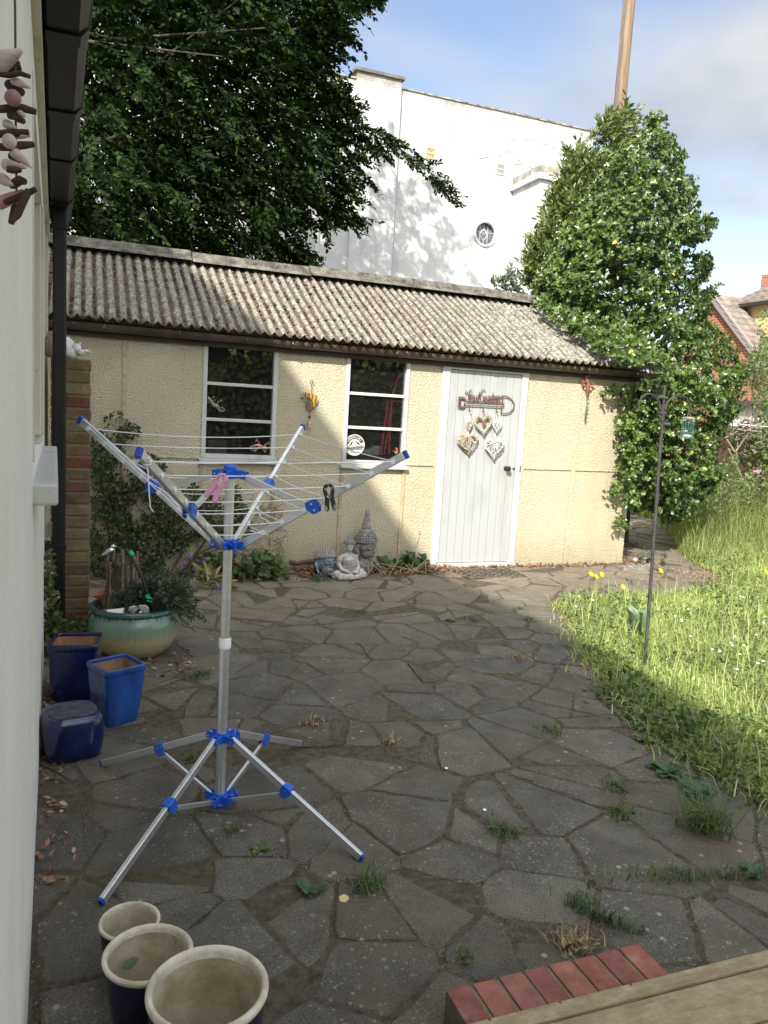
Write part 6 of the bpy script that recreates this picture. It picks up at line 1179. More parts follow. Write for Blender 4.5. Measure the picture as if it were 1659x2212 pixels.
# ------------------------------------------------------------ big tree on the left
def build_beech():
    P1 = [(100, -90), (100, 565), (330, 552), (540, 574), (600, 566), (645, 590), (698, 594), (655, 540), (615, 500), (640, 478), (700, 468), (772, 474), (745, 420), (705, 392), (778, 386), (768, 330), (735, 290), (715, 240), (740, 215), (690, 185), (680, 150), (712, 120), (742, 70), (700, 45), (752, 25), (812, -40), (812, -90)]
    BR = [((700, 235), (775, 262), (845, 308), (915, 358), (982, 430)), ((690, 250), (765, 290), (830, 332)), ((700, 170), (738, 205), (765, 246)), ((650, 60), (715, 62), (748, 28), (800, -20)), ((640, 430), (700, 450), (768, 472)), ((600, 520), (650, 560), (694, 592))]
    T0 = np.array([-1.6, 12.4, 0]); tree = thing('beech_tree', 'huge dark leafy tree overhanging the shed roof on the left', 'tree', T0); r = random.Random(6)
    # sprays: short twigs carrying two rows of leaves
    C = []; A = []
    n = 3300; px = sample_poly(P1, n); e = edgedist(px, P1); yd = 12.0+rng.normal(size=n)*np.clip(e/90, .25, 1.0)*.9; C.append(at_depth(px, yd)); px = sample_poly(P1, 1500); px = px[edgedist(px, P1) > 42][:900]; C.append(at_depth(px, 13.2+rng.random(len(px))*1.2)); nin = len(px)
    # hanging fringe along the right and lower outline
    ol = []
    for (a, b) in zip(P1[2:-2], P1[3:-1]):
        L = math.hypot(b[0]-a[0], b[1]-a[1]); 
        for k in range(max(1, int(L/13))): t = r.random(); ol.append((a[0]+(b[0]-a[0])*t-r.uniform(4, 26), a[1]+(b[1]-a[1])*t+r.uniform(-14, 8)))
    ol = np.array(ol); C.append(at_depth(ol, 11.9+rng.normal(size=len(ol))*.4))
    bp = []
    for k, B in enumerate(BR):
        m = 95 if k == 0 else 45
        for i in range(m):
            t = r.random()*(len(B)-1); j = int(t); f = t-j; w = (24 if k == 0 else 16)*(1.15-.75*t/(len(B)-1)); bp.append((B[j][0]+(B[j+1][0]-B[j][0])*f+r.gauss(0, w*.45), B[j][1]+(B[j+1][1]-B[j][1])*f+r.gauss(3, w*.55)))
    bp = np.array(bp); nb = len(bp); C.append(at_depth(bp, 11.7+rng.normal(size=nb)*.18))
    up = 1150; q = np.c_[rng.uniform(-5.5, 2.2, up), rng.uniform(9.6, 15, up), rng.uniform(7.2, 10.5, up)]; k5 = 450; q[:k5] = np.c_[rng.uniform(-1.0, 3.9, k5), rng.uniform(11, 13.4, k5), rng.uniform(9.3, 12.2, k5)]; C.append(q)
    lw = 420; q = np.c_[rng.uniform(-6, .4, lw), rng.uniform(11, 15, lw), rng.uniform(2.2, 7, lw)]; C.append(q)
    C0 = np.vstack(C); n = len(C0); A = C0-(T0+[0, 0, 5.5]); A = nrm(A); A = nrm(A+rng.normal(size=(n, 3))*.55+[.25, -.2, -.35])
    K = 17; big = np.ones(n); big[-up-lw:] = 1.5; big[3300:3300+nin] = 1.35; big[-up-lw-nb:-up-lw] = .62
    L = rng.uniform(.26, .46, n)*big; t = np.linspace(.05, 1, K); sd = nrm(np.cross(A, nrm(rng.normal(size=(n, 3))*.35+[0, 0, 1]))); up_ = np.cross(sd, A)
    pos = C0[:, None]+A[:, None]*(L[:, None]*t[None])[..., None]+np.array([0, 0, -1.])*((L[:, None]*t[None])**2*.5)[..., None]; sg = np.where(np.arange(K) % 2, 1, -1)[None, :, None]
    ax = A[:, None]*.65+sd[:, None]*sg*.8+rng.normal(size=(n, K, 3))*.28+np.array([0, 0, -.18]); no = up_[:, None]+rng.normal(size=(n, K, 3))*.42
    sz = rng.uniform(.062, .102, (n, K))*np.minimum(big, 1.35)[:, None]; sz[-up-lw-nb:-up-lw] /= .80*1.0
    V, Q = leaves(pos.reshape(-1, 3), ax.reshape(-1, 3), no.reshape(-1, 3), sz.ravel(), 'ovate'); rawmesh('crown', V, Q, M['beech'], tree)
    m = MB(); m.tube([T0+[0, 0, -.1], T0+[.05, 0, 1.5], T0+[.1, 0, 3.4], T0+[-.1, .1, 6], T0+[.1, 0, 8.8]], [.36, .30, .25, .17, .06], 14); ob('trunk', m, M['bark'], tree, smooth=True)
    m = MB()
    for k, B in enumerate(BR):
        pts = [at_depth(np.array([b]), np.array([11.75]))[0] for b in B]; s0 = T0+[.05, -.05, 3.3+.45*k]; pts = [s0, (s0+pts[0])/2+[0, 0, .25]]+pts; m.tube(pts, [.06, .035]+[.016*(1-.8*i/len(B)) for i in range(len(B))], 7)
    for i in range(26):
        c = C0[r.randrange(0, 3300)]; z0 = r.uniform(2.6, 7); s0 = T0+[.03, 0, z0]; m.tube([s0, s0*.5+c*.5+[0, 0, .3], c], [.035, .02, .006], 6)
    ob('limbs', m, M['bark'], tree, smooth=True)
build_beech()
def shell_tree(name, label, poly, Yc, Tmax, trunk, nclump, per, size, tmpl, mt, dens_front=1.0, upright=0.0, holes=(), group=None, vol=.75, drop=None):
    'evergreen built as leaf rosettes through a rounded body whose outline is the polygon'
    t = thing(name, label, 'tree', trunk[0], group); px = sample_poly(poly, int(nclump*1.5)); e = edgedist(px, poly); ok = e > 9; px = px[ok][:nclump]; e = e[ok][:nclump]; nclump = len(px); T = np.minimum(Tmax, Tmax*np.sqrt(np.clip(e, 2, None)/110.0)); Y0 = Yc(px)
    u = -1+1.35*rng.random(nclump)**1.6; Y = Y0+T*u
    if drop: Y = drop(px, Y)
    C = at_depth(px, Y)
    cl = np.sin(C[:, 0]*5.3+C[:, 2]*3.1)*np.sin(C[:, 2]*6.3-C[:, 1]*2.7+C[:, 0]); keep = (cl > -.12) | (u > -.35) | (rng.random(nclump) < .22); C = C[keep]; px = px[keep]; n = len(C); cen = np.array(trunk[0]); cen = np.array([cen[0], cen[1], 0])
    out = C-cen; out[:, 2] = 0; out = nrm(nrm(out)*.7+[0, -.55, .35]+np.array([0, 0, upright])); ax0 = nrm(out+rng.normal(size=(n, 3))*.35)
    L = size*rng.uniform(1.5, 3.0, n); tt = rng.random((n, per)); base = C[:, None]+ax0[:, None]*(L[:, None]*tt)[..., None]; az = rng.normal(size=(n, per, 3)); ax = nrm(az-ax0[:, None]*(az*ax0[:, None]).sum(2, keepdims=True))*.9+ax0[:, None]*(.55+upright); no = ax0[:, None]*1.0+rng.normal(size=(n, per, 3))*.45
    V, Q = leaves(base.reshape(-1, 3), ax.reshape(-1, 3), no.reshape(-1, 3), (size*rng.uniform(.6, 1.35, (n, per))).ravel(), tmpl)
    if tmpl == 'holly': V, Q = tri_fix(V, Q)
    rawmesh('crown', V, Q, mt, t)
    m = MB(); m.tube(trunk, [.09, .075, .055, .03][:len(trunk)], 10); ob('trunk', m, M['bark'], t, smooth=True); m = MB(); r = random.Random(len(name))
    for i in range(46): c = C[r.randrange(n)]; k = r.random(); s0 = np.array(trunk[1])*(1-k)+np.array(trunk[-1])*k; m.tube([s0, (s0+c)/2+[0, 0, -.1], c], [.013, .009, .004], 5)
    ob('limbs', m, M['bark'], t); return t, C
HOL = [(1392, 250), (1418, 240), (1440, 258), (1452, 300), (1478, 335), (1470, 380), (1500, 400), (1492, 440), (1502, 440), (1545, 478), (1535, 530), (1490, 540), (1540, 552), (1528, 610), (1500, 630), (1560, 598), (1570, 606), (1532, 650), (1522, 692), (1578, 738), (1606, 795), (1596, 890), (1560, 930), (1548, 990), (1560, 1040), (1510, 1090), (1480, 1130), (1440, 1144), (1405, 1120), (1372, 1112), (1350, 1120), (1352, 1060), (1338, 1030), (1350, 970), (1344, 920), (1368, 880), (1345, 842), (1372, 828), (1402, 808), (1382, 806), (1290, 762), (1228, 722), (1180, 690), (1140, 655), (1150, 610), (1200, 520), (1255, 440), (1300, 380), (1340, 330), (1385, 320)]
def yhol(px): return np.clip(7.75+(px[:, 1] < 800)*.75-(px[:, 0] < 1420)*(px[:, 1] > 800)*.12, 7.3, 9)
def over_shed(px, Y):
    'keep the foliage in front of the roof slope and of the wall end'
    r = rays(px); k = (2.915-2.135)/1.5; tr = (2.20+k*(0-6.70)-CAMZ)/(r[:, 2]-k*r[:, 1]); yr = tr*r[:, 1]; xr = tr*r[:, 0]; n = len(Y)
    on = (yr > 6.6) & (yr < 8.25) & (xr < 5.85) & (tr > 0) & (Y > yr-.05); Y = np.where(on, yr-.04-.28*rng.random(n), Y)
    w = r[:, 0]/r[:, 1]*6.9; on = (w < 5.66) & (px[:, 1] > 800) & (Y > 6.84); return np.where(on, 6.84-.2*rng.random(n)**1.5, Y)
hol, HC = shell_tree('holly_tree', 'tall bright glossy holly at the right end of the shed', HOL, yhol, 1.15, [(6.7, 8.3, -.05), (6.65, 8.3, 1.6), (6.6, 8.35, 3.2), (6.5, 8.4, 4.6)], 6600, 13, .050, 'holly', M['holly'], drop=over_shed)
# sprigs reaching over the wall, and a few yellowed leaves
def holly_extra():
    B = [(1345, 842), (1315, 848), (1352, 870), (1335, 1055), (1328, 1060), (1342, 1010), (1346, 1135), (1340, 1130), (1350, 1085), (1345, 900), (1342, 965), (1338, 930), (1352, 1050), (1355, 1000), (1362, 940)]
    for b in B:
        c = at_depth(np.array([b]), np.array([6.78]))[0]; pos = c+rng.normal(size=(26, 3))*[.042, .03, .033]; pos[:, 1] = np.minimum(pos[:, 1], 6.86); n = len(pos); V, Q = leaves(pos, nrm(rng.normal(size=(n, 3))+[-.5, -.3, .1]), nrm(rng.normal(size=(n, 3))*.5+[-.1, -.8, .5]), rng.uniform(.045, .066, n), 'holly'); V, Q = tri_fix(V, Q); rawmesh('sprig', V, Q, M['holly'], hol)
    k = 42; pos = HC[rng.integers(0, len(HC), k)]+[-.06, -.16, .05]; V, Q = leaves(pos, rnd(k), nrm(rng.normal(size=(k, 3))*.4+[-.3, -.8, .4]), rng.uniform(.045, .07, k), 'holly'); V, Q = tri_fix(V, Q); rawmesh('yellowed_leaves', V, Q, M['hollyyellow'], hol, kind='stuff')
holly_extra()
BAY = [(1278, 258), (1292, 226), (1318, 240), (1336, 222), (1368, 250), (1362, 300), (1372, 340), (1340, 400), (1330, 470), (1300, 560), (1260, 640), (1200, 672), (1150, 655), (1128, 610), (1130, 560), (1165, 500), (1178, 450), (1195, 420), (1210, 355), (1222, 310), (1240, 330), (1262, 285), (1275, 300)]
shell_tree('bay_tree', 'dull green long leaved bay tree in front of the white wall, left of the holly', BAY, lambda px: np.full(len(px), 9.35), .7, [(6.2, 9.3, -.05), (6.2, 9.3, 1.8), (6.25, 9.35, 3.4), (6.4, 9.4, 5.0)], 1500, 13, .095, 'lance', M['bay'], upright=.55)
# ------------------------------------------------------------ plants
def bush(name, label, cat, poly, Yf, n, size, tmpl, mt, depth=.25, group=None, axis=(0, -.2, .3), stems=0, base=None, hug=False):
    px = sample_poly(poly, n); Y = Yf-rng.random(n)**1.4*depth if hug else Yf+rng.uniform(-depth, depth, n); c = at_depth(px, Y); c = c[c[:, 2] > .0]
    if hug: w = np.sin(c[:, 0]*17+c[:, 2]*6)+np.sin(c[:, 2]*15-c[:, 0]*9)+.7*np.sin(c[:, 0]*37+c[:, 2]*29); c = c[(w > -.95-1.1*np.clip(.55-c[:, 2], 0, 1)*2) | (rng.random(len(c)) < .12)]
    n = len(c)
    b = np.array(base) if base is not None else np.array([c[:, 0].mean(), np.mean(c[:, 1]), 0]); t = thing(name, label, cat, b, group)
    V, Q = leaves(c, nrm(rng.normal(size=(n, 3))+np.array(axis)), nrm(rng.normal(size=(n, 3))*.7+[-.2, -.7, .6]), size*rng.uniform(.65, 1.25, n), tmpl)
    if tmpl == 'holly': V, Q = tri_fix(V, Q)
    rawmesh('foliage', V, Q, mt, t)
    if stems:
        m = MB(); r = random.Random(n)
        for i in range(stems):
            e = c[r.randrange(n)]; s0 = b+[r.gauss(0, .05), 0, 0]; m.tube([s0, s0*.55+e*.45+[r.gauss(0, .05), 0, r.uniform(.02, .12)], e], [.007, .004, .0015], 4, False)
        ob('stems', m, M['twig'], t)
    return t
def build_coton():
    COT = [(197, 945), (215, 930), (228, 905), (247, 888), (262, 890), (268, 905), (300, 922), (304, 938), (278, 950), (262, 968), (285, 990), (262, 1005), (300, 1000), (318, 978), (345, 990), (362, 1010), (345, 1035), (360, 1058), (400, 1062), (415, 1040), (435, 1060), (470, 1072), (505, 1080), (505, 1045), (518, 1055), (524, 1085), (548, 1105), (545, 1122), (560, 1132), (520, 1150), (470, 1150), (430, 1160), (400, 1190), (360, 1205), (340, 1260), (197, 1290)]
    t = bush('wall_shrub', 'small leaved dark green shrub trained against the cream wall behind the bowl', 'shrub', COT, YF-.02, 9000, .025, 'round', M['coton'], .20, axis=(0, -.3, .4), hug=True, base=(.35, YF-.1, 0))
    m = MB(); r = random.Random(4)
    def p(x, y, d=.05): return P(x, y, 1, YF-d)
    for L in ([(330, 1290), (290, 1150), (262, 1020), (258, 900)], [(340, 1280), (345, 1130), (345, 1000)], [(345, 1280), (430, 1130), (500, 1090), (545, 1110)], [(350, 1270), (440, 1190), (520, 1150), (590, 1150)], [(330, 1280), (240, 1180), (210, 1000)], [(400, 1230), (450, 1160), (570, 1145)]):
        m.tube([p(*q) for q in L], [.012, .008, .005, .002][:len(L)], 6)
    for i in range(210):
        x = r.uniform(380, 600); y = r.uniform(1090, 1215)-.1*(x-380)*.3; a = r.uniform(-.9, .9); L = r.uniform(14, 46); m.tube([p(x, y, r.uniform(.02, .12)), p(x+L*.5*math.cos(a), y+L*.5*math.sin(a)+r.gauss(0, 3), r.uniform(.03, .13)), p(x+L*math.cos(a*1.5), y+L*math.sin(a*1.5), r.uniform(.02, .12))], [.0026, .002, .001], 4, False)
    ob('twigs', m, M['twig'], t)
build_coton()
def rosette(name, label, c, n, L, mt, lift=.5, w='ovate', cat='weed', group=None, up=0):
    a = np.linspace(0, 2*np.pi, n, endpoint=False)+rng.normal(size=n)*.3; l = rng.uniform(.3, 1.0, n)*lift+up; ax = np.c_[np.cos(a), np.sin(a), l]; no = np.c_[-np.cos(a)*l, -np.sin(a)*l, np.ones(n)]; pos = np.tile(np.array(c, float), (n, 1))+rng.normal(size=(n, 3))*[.006, .006, .001]+[0, 0, .004]
    V, Q = leaves(pos, nrm(ax), no, L*rng.uniform(.6, 1.1, n), w); return rawmesh(name, V, Q, mt, None, label, cat, group)
def tuft(label, c, n, h, spread, mt=None, name='grass_tuft', cat='weed', group='weeds growing in the paving joints', lean=(.3, 1.3), stretch=None):
    p = rng.normal(size=(n, 2))*spread
    if stretch is not None: d = np.array(stretch)/np.linalg.norm(stretch); p = rng.normal(size=(n, 1))*spread*2.6*d+rng.normal(size=(n, 2))*spread*.38
    V, Q = blades(np.c_[p+np.array(c[:2]), np.zeros(n)], h*rng.uniform(.45, 1.1, n), rng.uniform(*lean, n), rng.uniform(.0025, .005, n)); parts = [(V, Q)]
    k = n//3; b = np.c_[rng.normal(size=(k, 2))*spread*1.0+np.array(c[:2]), rng.uniform(.004, h*.35, k)]; v2, q2 = leaves(b, nrm(rng.normal(size=(k, 3))+[0, 0, .4]), nrm(rng.normal(size=(k, 3))*.5+[0, 0, 1]), rng.uniform(.012, .028, k), 'ovate')
    if stretch is None: parts.append((v2, q2))
    V, Q = cat_parts(parts); return rawmesh(name, V, Q, mt or M['weed'], None, label, cat, group)
def build_plants():
    r = random.Random(21)
    # leaves by the door
    c = np.array([2.93, 6.78, 0]); n = 15; a = rng.uniform(0, 6.28, n); ax = np.c_[np.cos(a), np.sin(a)*.6-.35, rng.uniform(.25, 1.2, n)]; no = np.c_[-np.cos(a)*.6, -.7*np.ones(n), np.ones(n)]; t = thing('thistle_plant', 'large dark green sow thistle leaves against the wall left of the door', 'weed', c)
    V, Q = leaves(c+rng.normal(size=(n, 3))*[.12, .03, 0]+[0, 0, .03], nrm(ax), no, rng.uniform(.13, .24, n), 'holly'); V, Q = tri_fix(V, Q); rawmesh('foliage', V, Q, M['darkweed'], t); m = MB()
    for p in ([(2.78, 6.82, 0), (2.80, 6.84, .2), (2.86, 6.86, .36)], [(3.0, 6.82, .0), (3.02, 6.84, .22), (3.08, 6.86, .38)]): m.tube(p, [.004, .003, .002], 5); m.ell(p[-1], .009, 6, 5)
    for i in range(16): x = r.uniform(2.5, 3.1); m.tube([(x, 6.72+r.uniform(-.08, .06), .01), (x+r.gauss(0, .06), 6.66, .08+r.random()*.08), (x+r.gauss(0, .16), 6.58, .02)], .003, 4)
    ob('dry_stalks', m, mat('straw', (.30, .26, .12), (.45, .38, .2), 20, .9), t)
    # mounds along the wall
    bush('nasturtium', 'bright green round leaved plant at the wall foot right of the airer pole', 'plant', [(508, 1232), (530, 1200), (575, 1190), (620, 1220), (632, 1255), (600, 1276), (540, 1278)], 6.55, 330, .06, 'round', M['weed'], .10, stems=12, base=(1.45, 6.55, 0))
    bush('geranium', 'leafy pink flowered cranesbill behind the airer pole at the wall', 'plant', [(412, 1225), (440, 1198), (505, 1190), (520, 1225), (505, 1262), (430, 1266)], 6.66, 260, .055, 'round', M['weed'], .10, stems=10, base=(1.05, 6.66, 0))
    for nm, lb, pts, mt in (('campanula', 'purple flowered stems against the wall between bowl and pole', [(412, 1205), (428, 1212), (443, 1206), (420, 1226), (448, 1222), (400, 1218)], M['purple']), ('pink_flowers', 'small pink flowers above the leaves by the airer pole', [(515, 1225), (524, 1212), (533, 1222), (508, 1214)], M['pinkflower'])):
        t = thing(nm, lb, 'flower', P(pts[0][0], 1245, 1, 6.62)); m = MB(); s = MB()
        for x, y in pts:
            c = P(x, y, 1, 6.62); s.tube([(c[0]+r.gauss(0, .03), 6.64, 0), c], .002, 4)
            for i in range(6): m.ell(c+[r.gauss(0, .009), r.gauss(0, .006), r.gauss(0, .009)], (.009, .006, .009), 6, 4)
        ob('blossom', m, mt, t); ob('stems', s, M['weed'], t)
    bush('succulent', 'low bushy green herb in front of the blue grey stone head', 'plant', [(672, 1248), (690, 1240), (712, 1246), (722, 1262), (700, 1272), (674, 1266)], 6.45, 230, .022, 'ovate', M['herb'], .05, base=(2.1, 6.45, 0))
    bush('dry_iris', 'yellowing strap leaved clump between bowl and airer pole', 'plant', [(420, 1240), (450, 1225), (500, 1250), (500, 1290), (440, 1285)], 6.3, 120, .10, 'lance', mat('yellow_leaf_strap', (.16, .15, .05), (.3, .26, .12), 12, .8), .08, base=(.98, 6.3, 0))
    # herb robert by the downpipe
    bush('herb_robert', 'pale lobed herb robert climbing beside the black downpipe foot', 'weed', [(98, 1200), (116, 1185), (114, 1290), (140, 1338), (190, 1330), (214, 1362), (160, 1372), (122, 1385), (98, 1420)], 4.75, 330, .042, 'holly', M['weed'], .05, stems=14, base=(-.19, 4.75, 0))
    m = MB(); 
    for x, y in ((106, 1212), (127, 1290), (196, 1345), (262, 1396), (112, 1238)): c = P(x, y, 1, 4.68); m.ell(c, (.007, .004, .007), 7, 5)
    ob('herb_robert_flowers', m, M['pinkflower'], None, 'tiny pink herb robert flowers dotted around the pier foot', 'flowers', kind='stuff')
    # weeds in the joints, each a plant
    W = [('feathery green weed between the blue pots and the airer pole', (433, 1462), 110, .10, .045), ('bright moss tuft at the middle of the patio, right of centre', (1020, 1340), 90, .05, .05), ('small tuft near the shadow edge below the doormat', (1145, 1340), 70, .04, .045), ('low strip of yellowish moss running across the far paving', (770, 1322), 110, .03, .05), ('green tuft left of the centre patio slab, by a dry patch', (845, 1605), 70, .05, .03), ('tuft in the joint below the lawn corner, by the round lichen', (1185, 1580), 90, .06, .05), ('dark grassy tuft in the right middle of the paving', (1090, 1800), 130, .07, .04), ('pair of leafy tufts at the paving edge near the dock plants', (1330, 1700), 120, .06, .045), ('leafy tuft above the long grass at the right side', (1338, 1760), 110, .07, .04), ('spiky weed at the front joint between two pale slabs', (790, 1920), 150, .12, .035), ('short grass strip pointing at the brick step', (1262, 1950), 90, .05, .03), ('weed under the airer beside the lower blue hub', (500, 1800), 40, .08, .02), ('sprout behind the front left airer leg', (412, 1640), 40, .05, .02), ('dry straw coloured clump behind the brick step', (1240, 2040), 190, .07, .045), ('small weed at the corner of the brick step', (1000, 2070), 36, .05, .02), ('dry brown clump near the middle right joints', (1120, 1422), 120, .05, .05), ('brown dry clump left of the pale front slabs', (675, 1562), 120, .06, .04), ('yellow green tuft at the sunny edge of the lawn', (1125, 1315), 90, .035, .06)]
    dry = leafmat('dry_straw', [(.17, .11, .05), (.3, .21, .11), (.4, .32, .18), (.22, .2, .08)], .8, .1)
    for lb, px, n, h, s in W: tuft(lb, G(*px), int(n*.6), h*.72, s*.72, dry if ('dry' in lb or 'brown' in lb) else M['weed'])
    tuft('long arching grass clump across the right hand slabs', G(1520, 1790), 210, .19, .05, M['weed'], 'grass_clump', lean=(.7, 1.6)); tuft('grass row along a joint at the right frame edge', G(1500, 1895), 260, .05, .055, M['weed'], 'grass_clump', stretch=(.95, -.25)); tuft('leafy row of nettles pointing to the brick step corner', G(1310, 1990), 130, .06, .03, M['darkweed'], 'weed_clump', stretch=(.55, -.75))
    for lb, px, n, L, mt in (('dandelion rosette left of the front slabs under the airer leg', (668, 1925), 12, .06, M['darkweed']), ('small dandelion seedling in the joint under the airer', (560, 1835), 8, .05, M['weed']), ('plantain rosette at the lawn edge, nearer the pole', (1440, 1668), 13, .085, M['darkweed']), ('larger plantain rosette beside the grass at the right', (1505, 1715), 15, .095, M['darkweed']), ('plantain with pale broad leaves at the lawn edge below the pole', (1395, 1600), 9, .08, M['weed']), ('small plantain on the right frame edge', (1625, 1885), 8, .06, M['darkweed']), ('small dark clover patch in the far paving joint', (975, 1342), 10, .05, M['darkweed']), ('dock leaf lying on the paving edge below the mullein', (1330, 1485), 9, .09, M['weed'])): rosette('weed_rosette', lb, G(*px), n, L, mt, .35, group='weeds growing in the paving joints')
    n = 800; y = rng.uniform(2.0, 3.6, n); xe = np.interp(y, [2.0, 2.5, 2.8, 3.3, 3.9, 4.5], [2.66, 2.62, 2.66, 2.80, 2.99, 3.3]); x = xe+rng.normal(size=n)*.10+.05; pos = np.c_[x, y, rng.uniform(.005, .12, n)*np.clip((x-xe+.1)/.2, .1, 1)]; V, Q = leaves(pos, nrm(rng.normal(size=(n, 3))+[0, 0, .3]), nrm(rng.normal(size=(n, 3))*.6+[0, 0, 1]), rng.uniform(.025, .06, n), 'ovate'); rawmesh('edge_weeds', V, Q, M['weed'], None, 'dark leafy weeds creeping from the lawn onto the shaded paving edge', 'ground cover', kind='stuff')
    # single thin sprouts
    for lb, px, h in (('thin upright sprout alone on the far paving', (895, 1310), .13), ('wispy upright weed on the right hand paving', (1235, 1550), .17)):
        c = G(*px); n = 60; t = rng.random(n); pos = c+np.c_[np.zeros(n), np.zeros(n), t*h]; ax = rng.normal(size=(n, 3))+[0, 0, .8]; V, Q = leaves(pos, nrm(ax), rnd(n), .026*(1.1-t), 'lance'); rawmesh('sprout', V, Q, M['weed'], None, lb, 'weed')
    # mullein
    c = np.array([*G(1378, 1378)[:2], .02]); n = 12; a = np.linspace(0, 6.28, n, endpoint=False)+.4; l = rng.uniform(.9, 3.4, n); ax = np.c_[np.cos(a), np.sin(a), l]; no = np.c_[-np.cos(a)*l, -np.sin(a)*l, np.full(n, 1.0)]; V, Q = leaves(np.tile(c, (n, 1)), nrm(ax), no, rng.uniform(.13, .25, n), 'ovate'); rawmesh('mullein', V, Q, M['mullein'], None, 'grey green mullein with big felted leaves beside the feeder pole', 'plant')
    # yellow composite flowers
    for i, (lb, top, foot) in enumerate((('yellow daisy leaning furthest left above the lawn corner', (1277, 1240), (1268, 1290)), ('yellow daisy just below the leftmost one', (1288, 1245), (1283, 1295)), ('widest yellow daisy, right of the pair', (1300, 1241), (1290, 1295)), ('yellow daisy alone, low over the lawn edge', (1346, 1268), (1344, 1310)), ('yellow daisy just right of the feeder pole', (1428, 1233), (1415, 1300)), ('yellow daisy at the right frame edge', (1656, 1236), (1652, 1300)))):
        f = G(*foot); hd = P(*top, 1, f[1]); t = thing('yellow_daisy', lb, 'flower', f, 'yellow daisies in the lawn'); m = MB(); m.tube([f, (f+hd)/2+[.01, 0, .02], hd], .0022, 5); ob('stem', m, M['weed'], t); m = MB(); m.M = Matrix.Translation(tuple(hd)) @ Euler((.9, .2, 0)).to_matrix().to_4x4()
        for k in range(14): q = 6.283*k/14; m.prism([(.004*math.cos(q+1.57), .004*math.sin(q+1.57), 0), (.022*math.cos(q-.16), .022*math.sin(q-.16), .002), (.025*math.cos(q), .025*math.sin(q), .001), (.022*math.cos(q+.16), .022*math.sin(q+.16), .002), (-.004*math.cos(q+1.57), -.004*math.sin(q+1.57), 0)], (0, 0, .001))
        m.ell((0, 0, .002), (.009, .009, .005), 8, 5); ob('bloom', m, M['yellow'], t)
    # grey spurge by the corner and the dark edging stones
    for lb, px, h in (('blue grey spurge sprig nearest the wall corner', (1383, 1222), .17), ('blue grey spurge sprig leaning right behind the pole', (1404, 1218), .16), ('third blue grey spurge sprig right of the feeder pole', (1432, 1222), .16)):
        c = G(*px); n = 130; t = rng.random(n); a = rng.random(n)*6.28; st = rng.integers(0, 4, n); pos = c+np.c_[(st-1.5)*.028*t+np.cos(a)*.006, np.sin(a)*.008, t*h*(.8+.1*st)]; ax = np.c_[np.cos(a), np.sin(a), np.full(n, .5)]; V, Q = leaves(pos, nrm(ax), rnd(n)+[0, 0, 1], rng.uniform(.02, .034, n), 'lance'); rawmesh('spurge', V, Q, M['herb'], None, lb, 'plant', 'spurge by the shed corner')
    m = MB(); a = G(1345, 1232); b = G(1410, 1232); m.box(a[0]+.02, b[0], a[1], a[1]+.07, -.01, .045); ob('edging', m, M['stone_dark'], None, 'dark edging strip at the shed corner below the grey spurge', 'edging', bevel=.01)
    for lb, px, s in (('pale pebble by the shed corner among dead leaves', (1372, 1214), .035), ('dark glazed small pot behind the feeder pole', (1402, 1216), .04)): c = G(*px); m = MB(); m.ell((c[0], c[1], s*.7), (s, s*.8, s*.75), 12, 8); ob('pebble', m, M['stone_pale'] if 'pale' in lb else M['inknavy'], None, lb, 'stone', smooth=True)
build_plants()
def build_litter():
    'dead leaves along the wall foot and in the corners'
    L = []
    n = 2500; x = rng.uniform(1.1, 3.4, n); L.append(np.c_[x, 6.86-np.abs(rng.normal(size=n))*.16, rng.uniform(.0, .05, n)])
    n = 900; x = rng.uniform(3.2, 5.6, n); L.append(np.c_[x, 6.88-np.abs(rng.normal(size=n))*.05, rng.uniform(.0, .022, n)])
    n = 450; L.append(np.c_[5.62+np.abs(rng.normal(size=n))*.22, rng.uniform(6.4, 7.4, n), rng.uniform(0, .03, n)]); n = 350; L.append(np.c_[rng.normal(size=n)*.3+6.2, 6.1+rng.normal(size=n)*.18, rng.uniform(0, .02, n)])
    n = 170; y = rng.uniform(2.4, 4.9, n); L.append(np.c_[XW(y)+.01+np.abs(rng.normal(size=n))*.05, y, rng.uniform(0, .02, n)])
    n = 110; y = rng.uniform(2.9, 5.4, n); L.append(np.c_[np.interp(y, [2.9, 3.9, 4.9, 5.4], [2.66, 2.98, 3.55, 3.8])-np.abs(rng.normal(size=n))*.05, y, rng.uniform(0, .012, n)])
    n = 240; L.append(np.c_[rng.uniform(-.1, .6, n), rng.uniform(4.2, 4.7, n), rng.uniform(0, .015, n)])
    p = np.vstack(L); n = len(p); V, Q = leaves(p, nrm(rng.normal(size=(n, 3))*[1, 1, .35]), nrm(rng.normal(size=(n, 3))*.55+[0, -.1, 1]), rng.uniform(.014, .038, n), 'ovate'); rawmesh('leaf_litter', V, Q, M['litter'], None, 'reddish brown dead leaves along the shed wall foot', 'litter', kind='stuff')
build_litter()
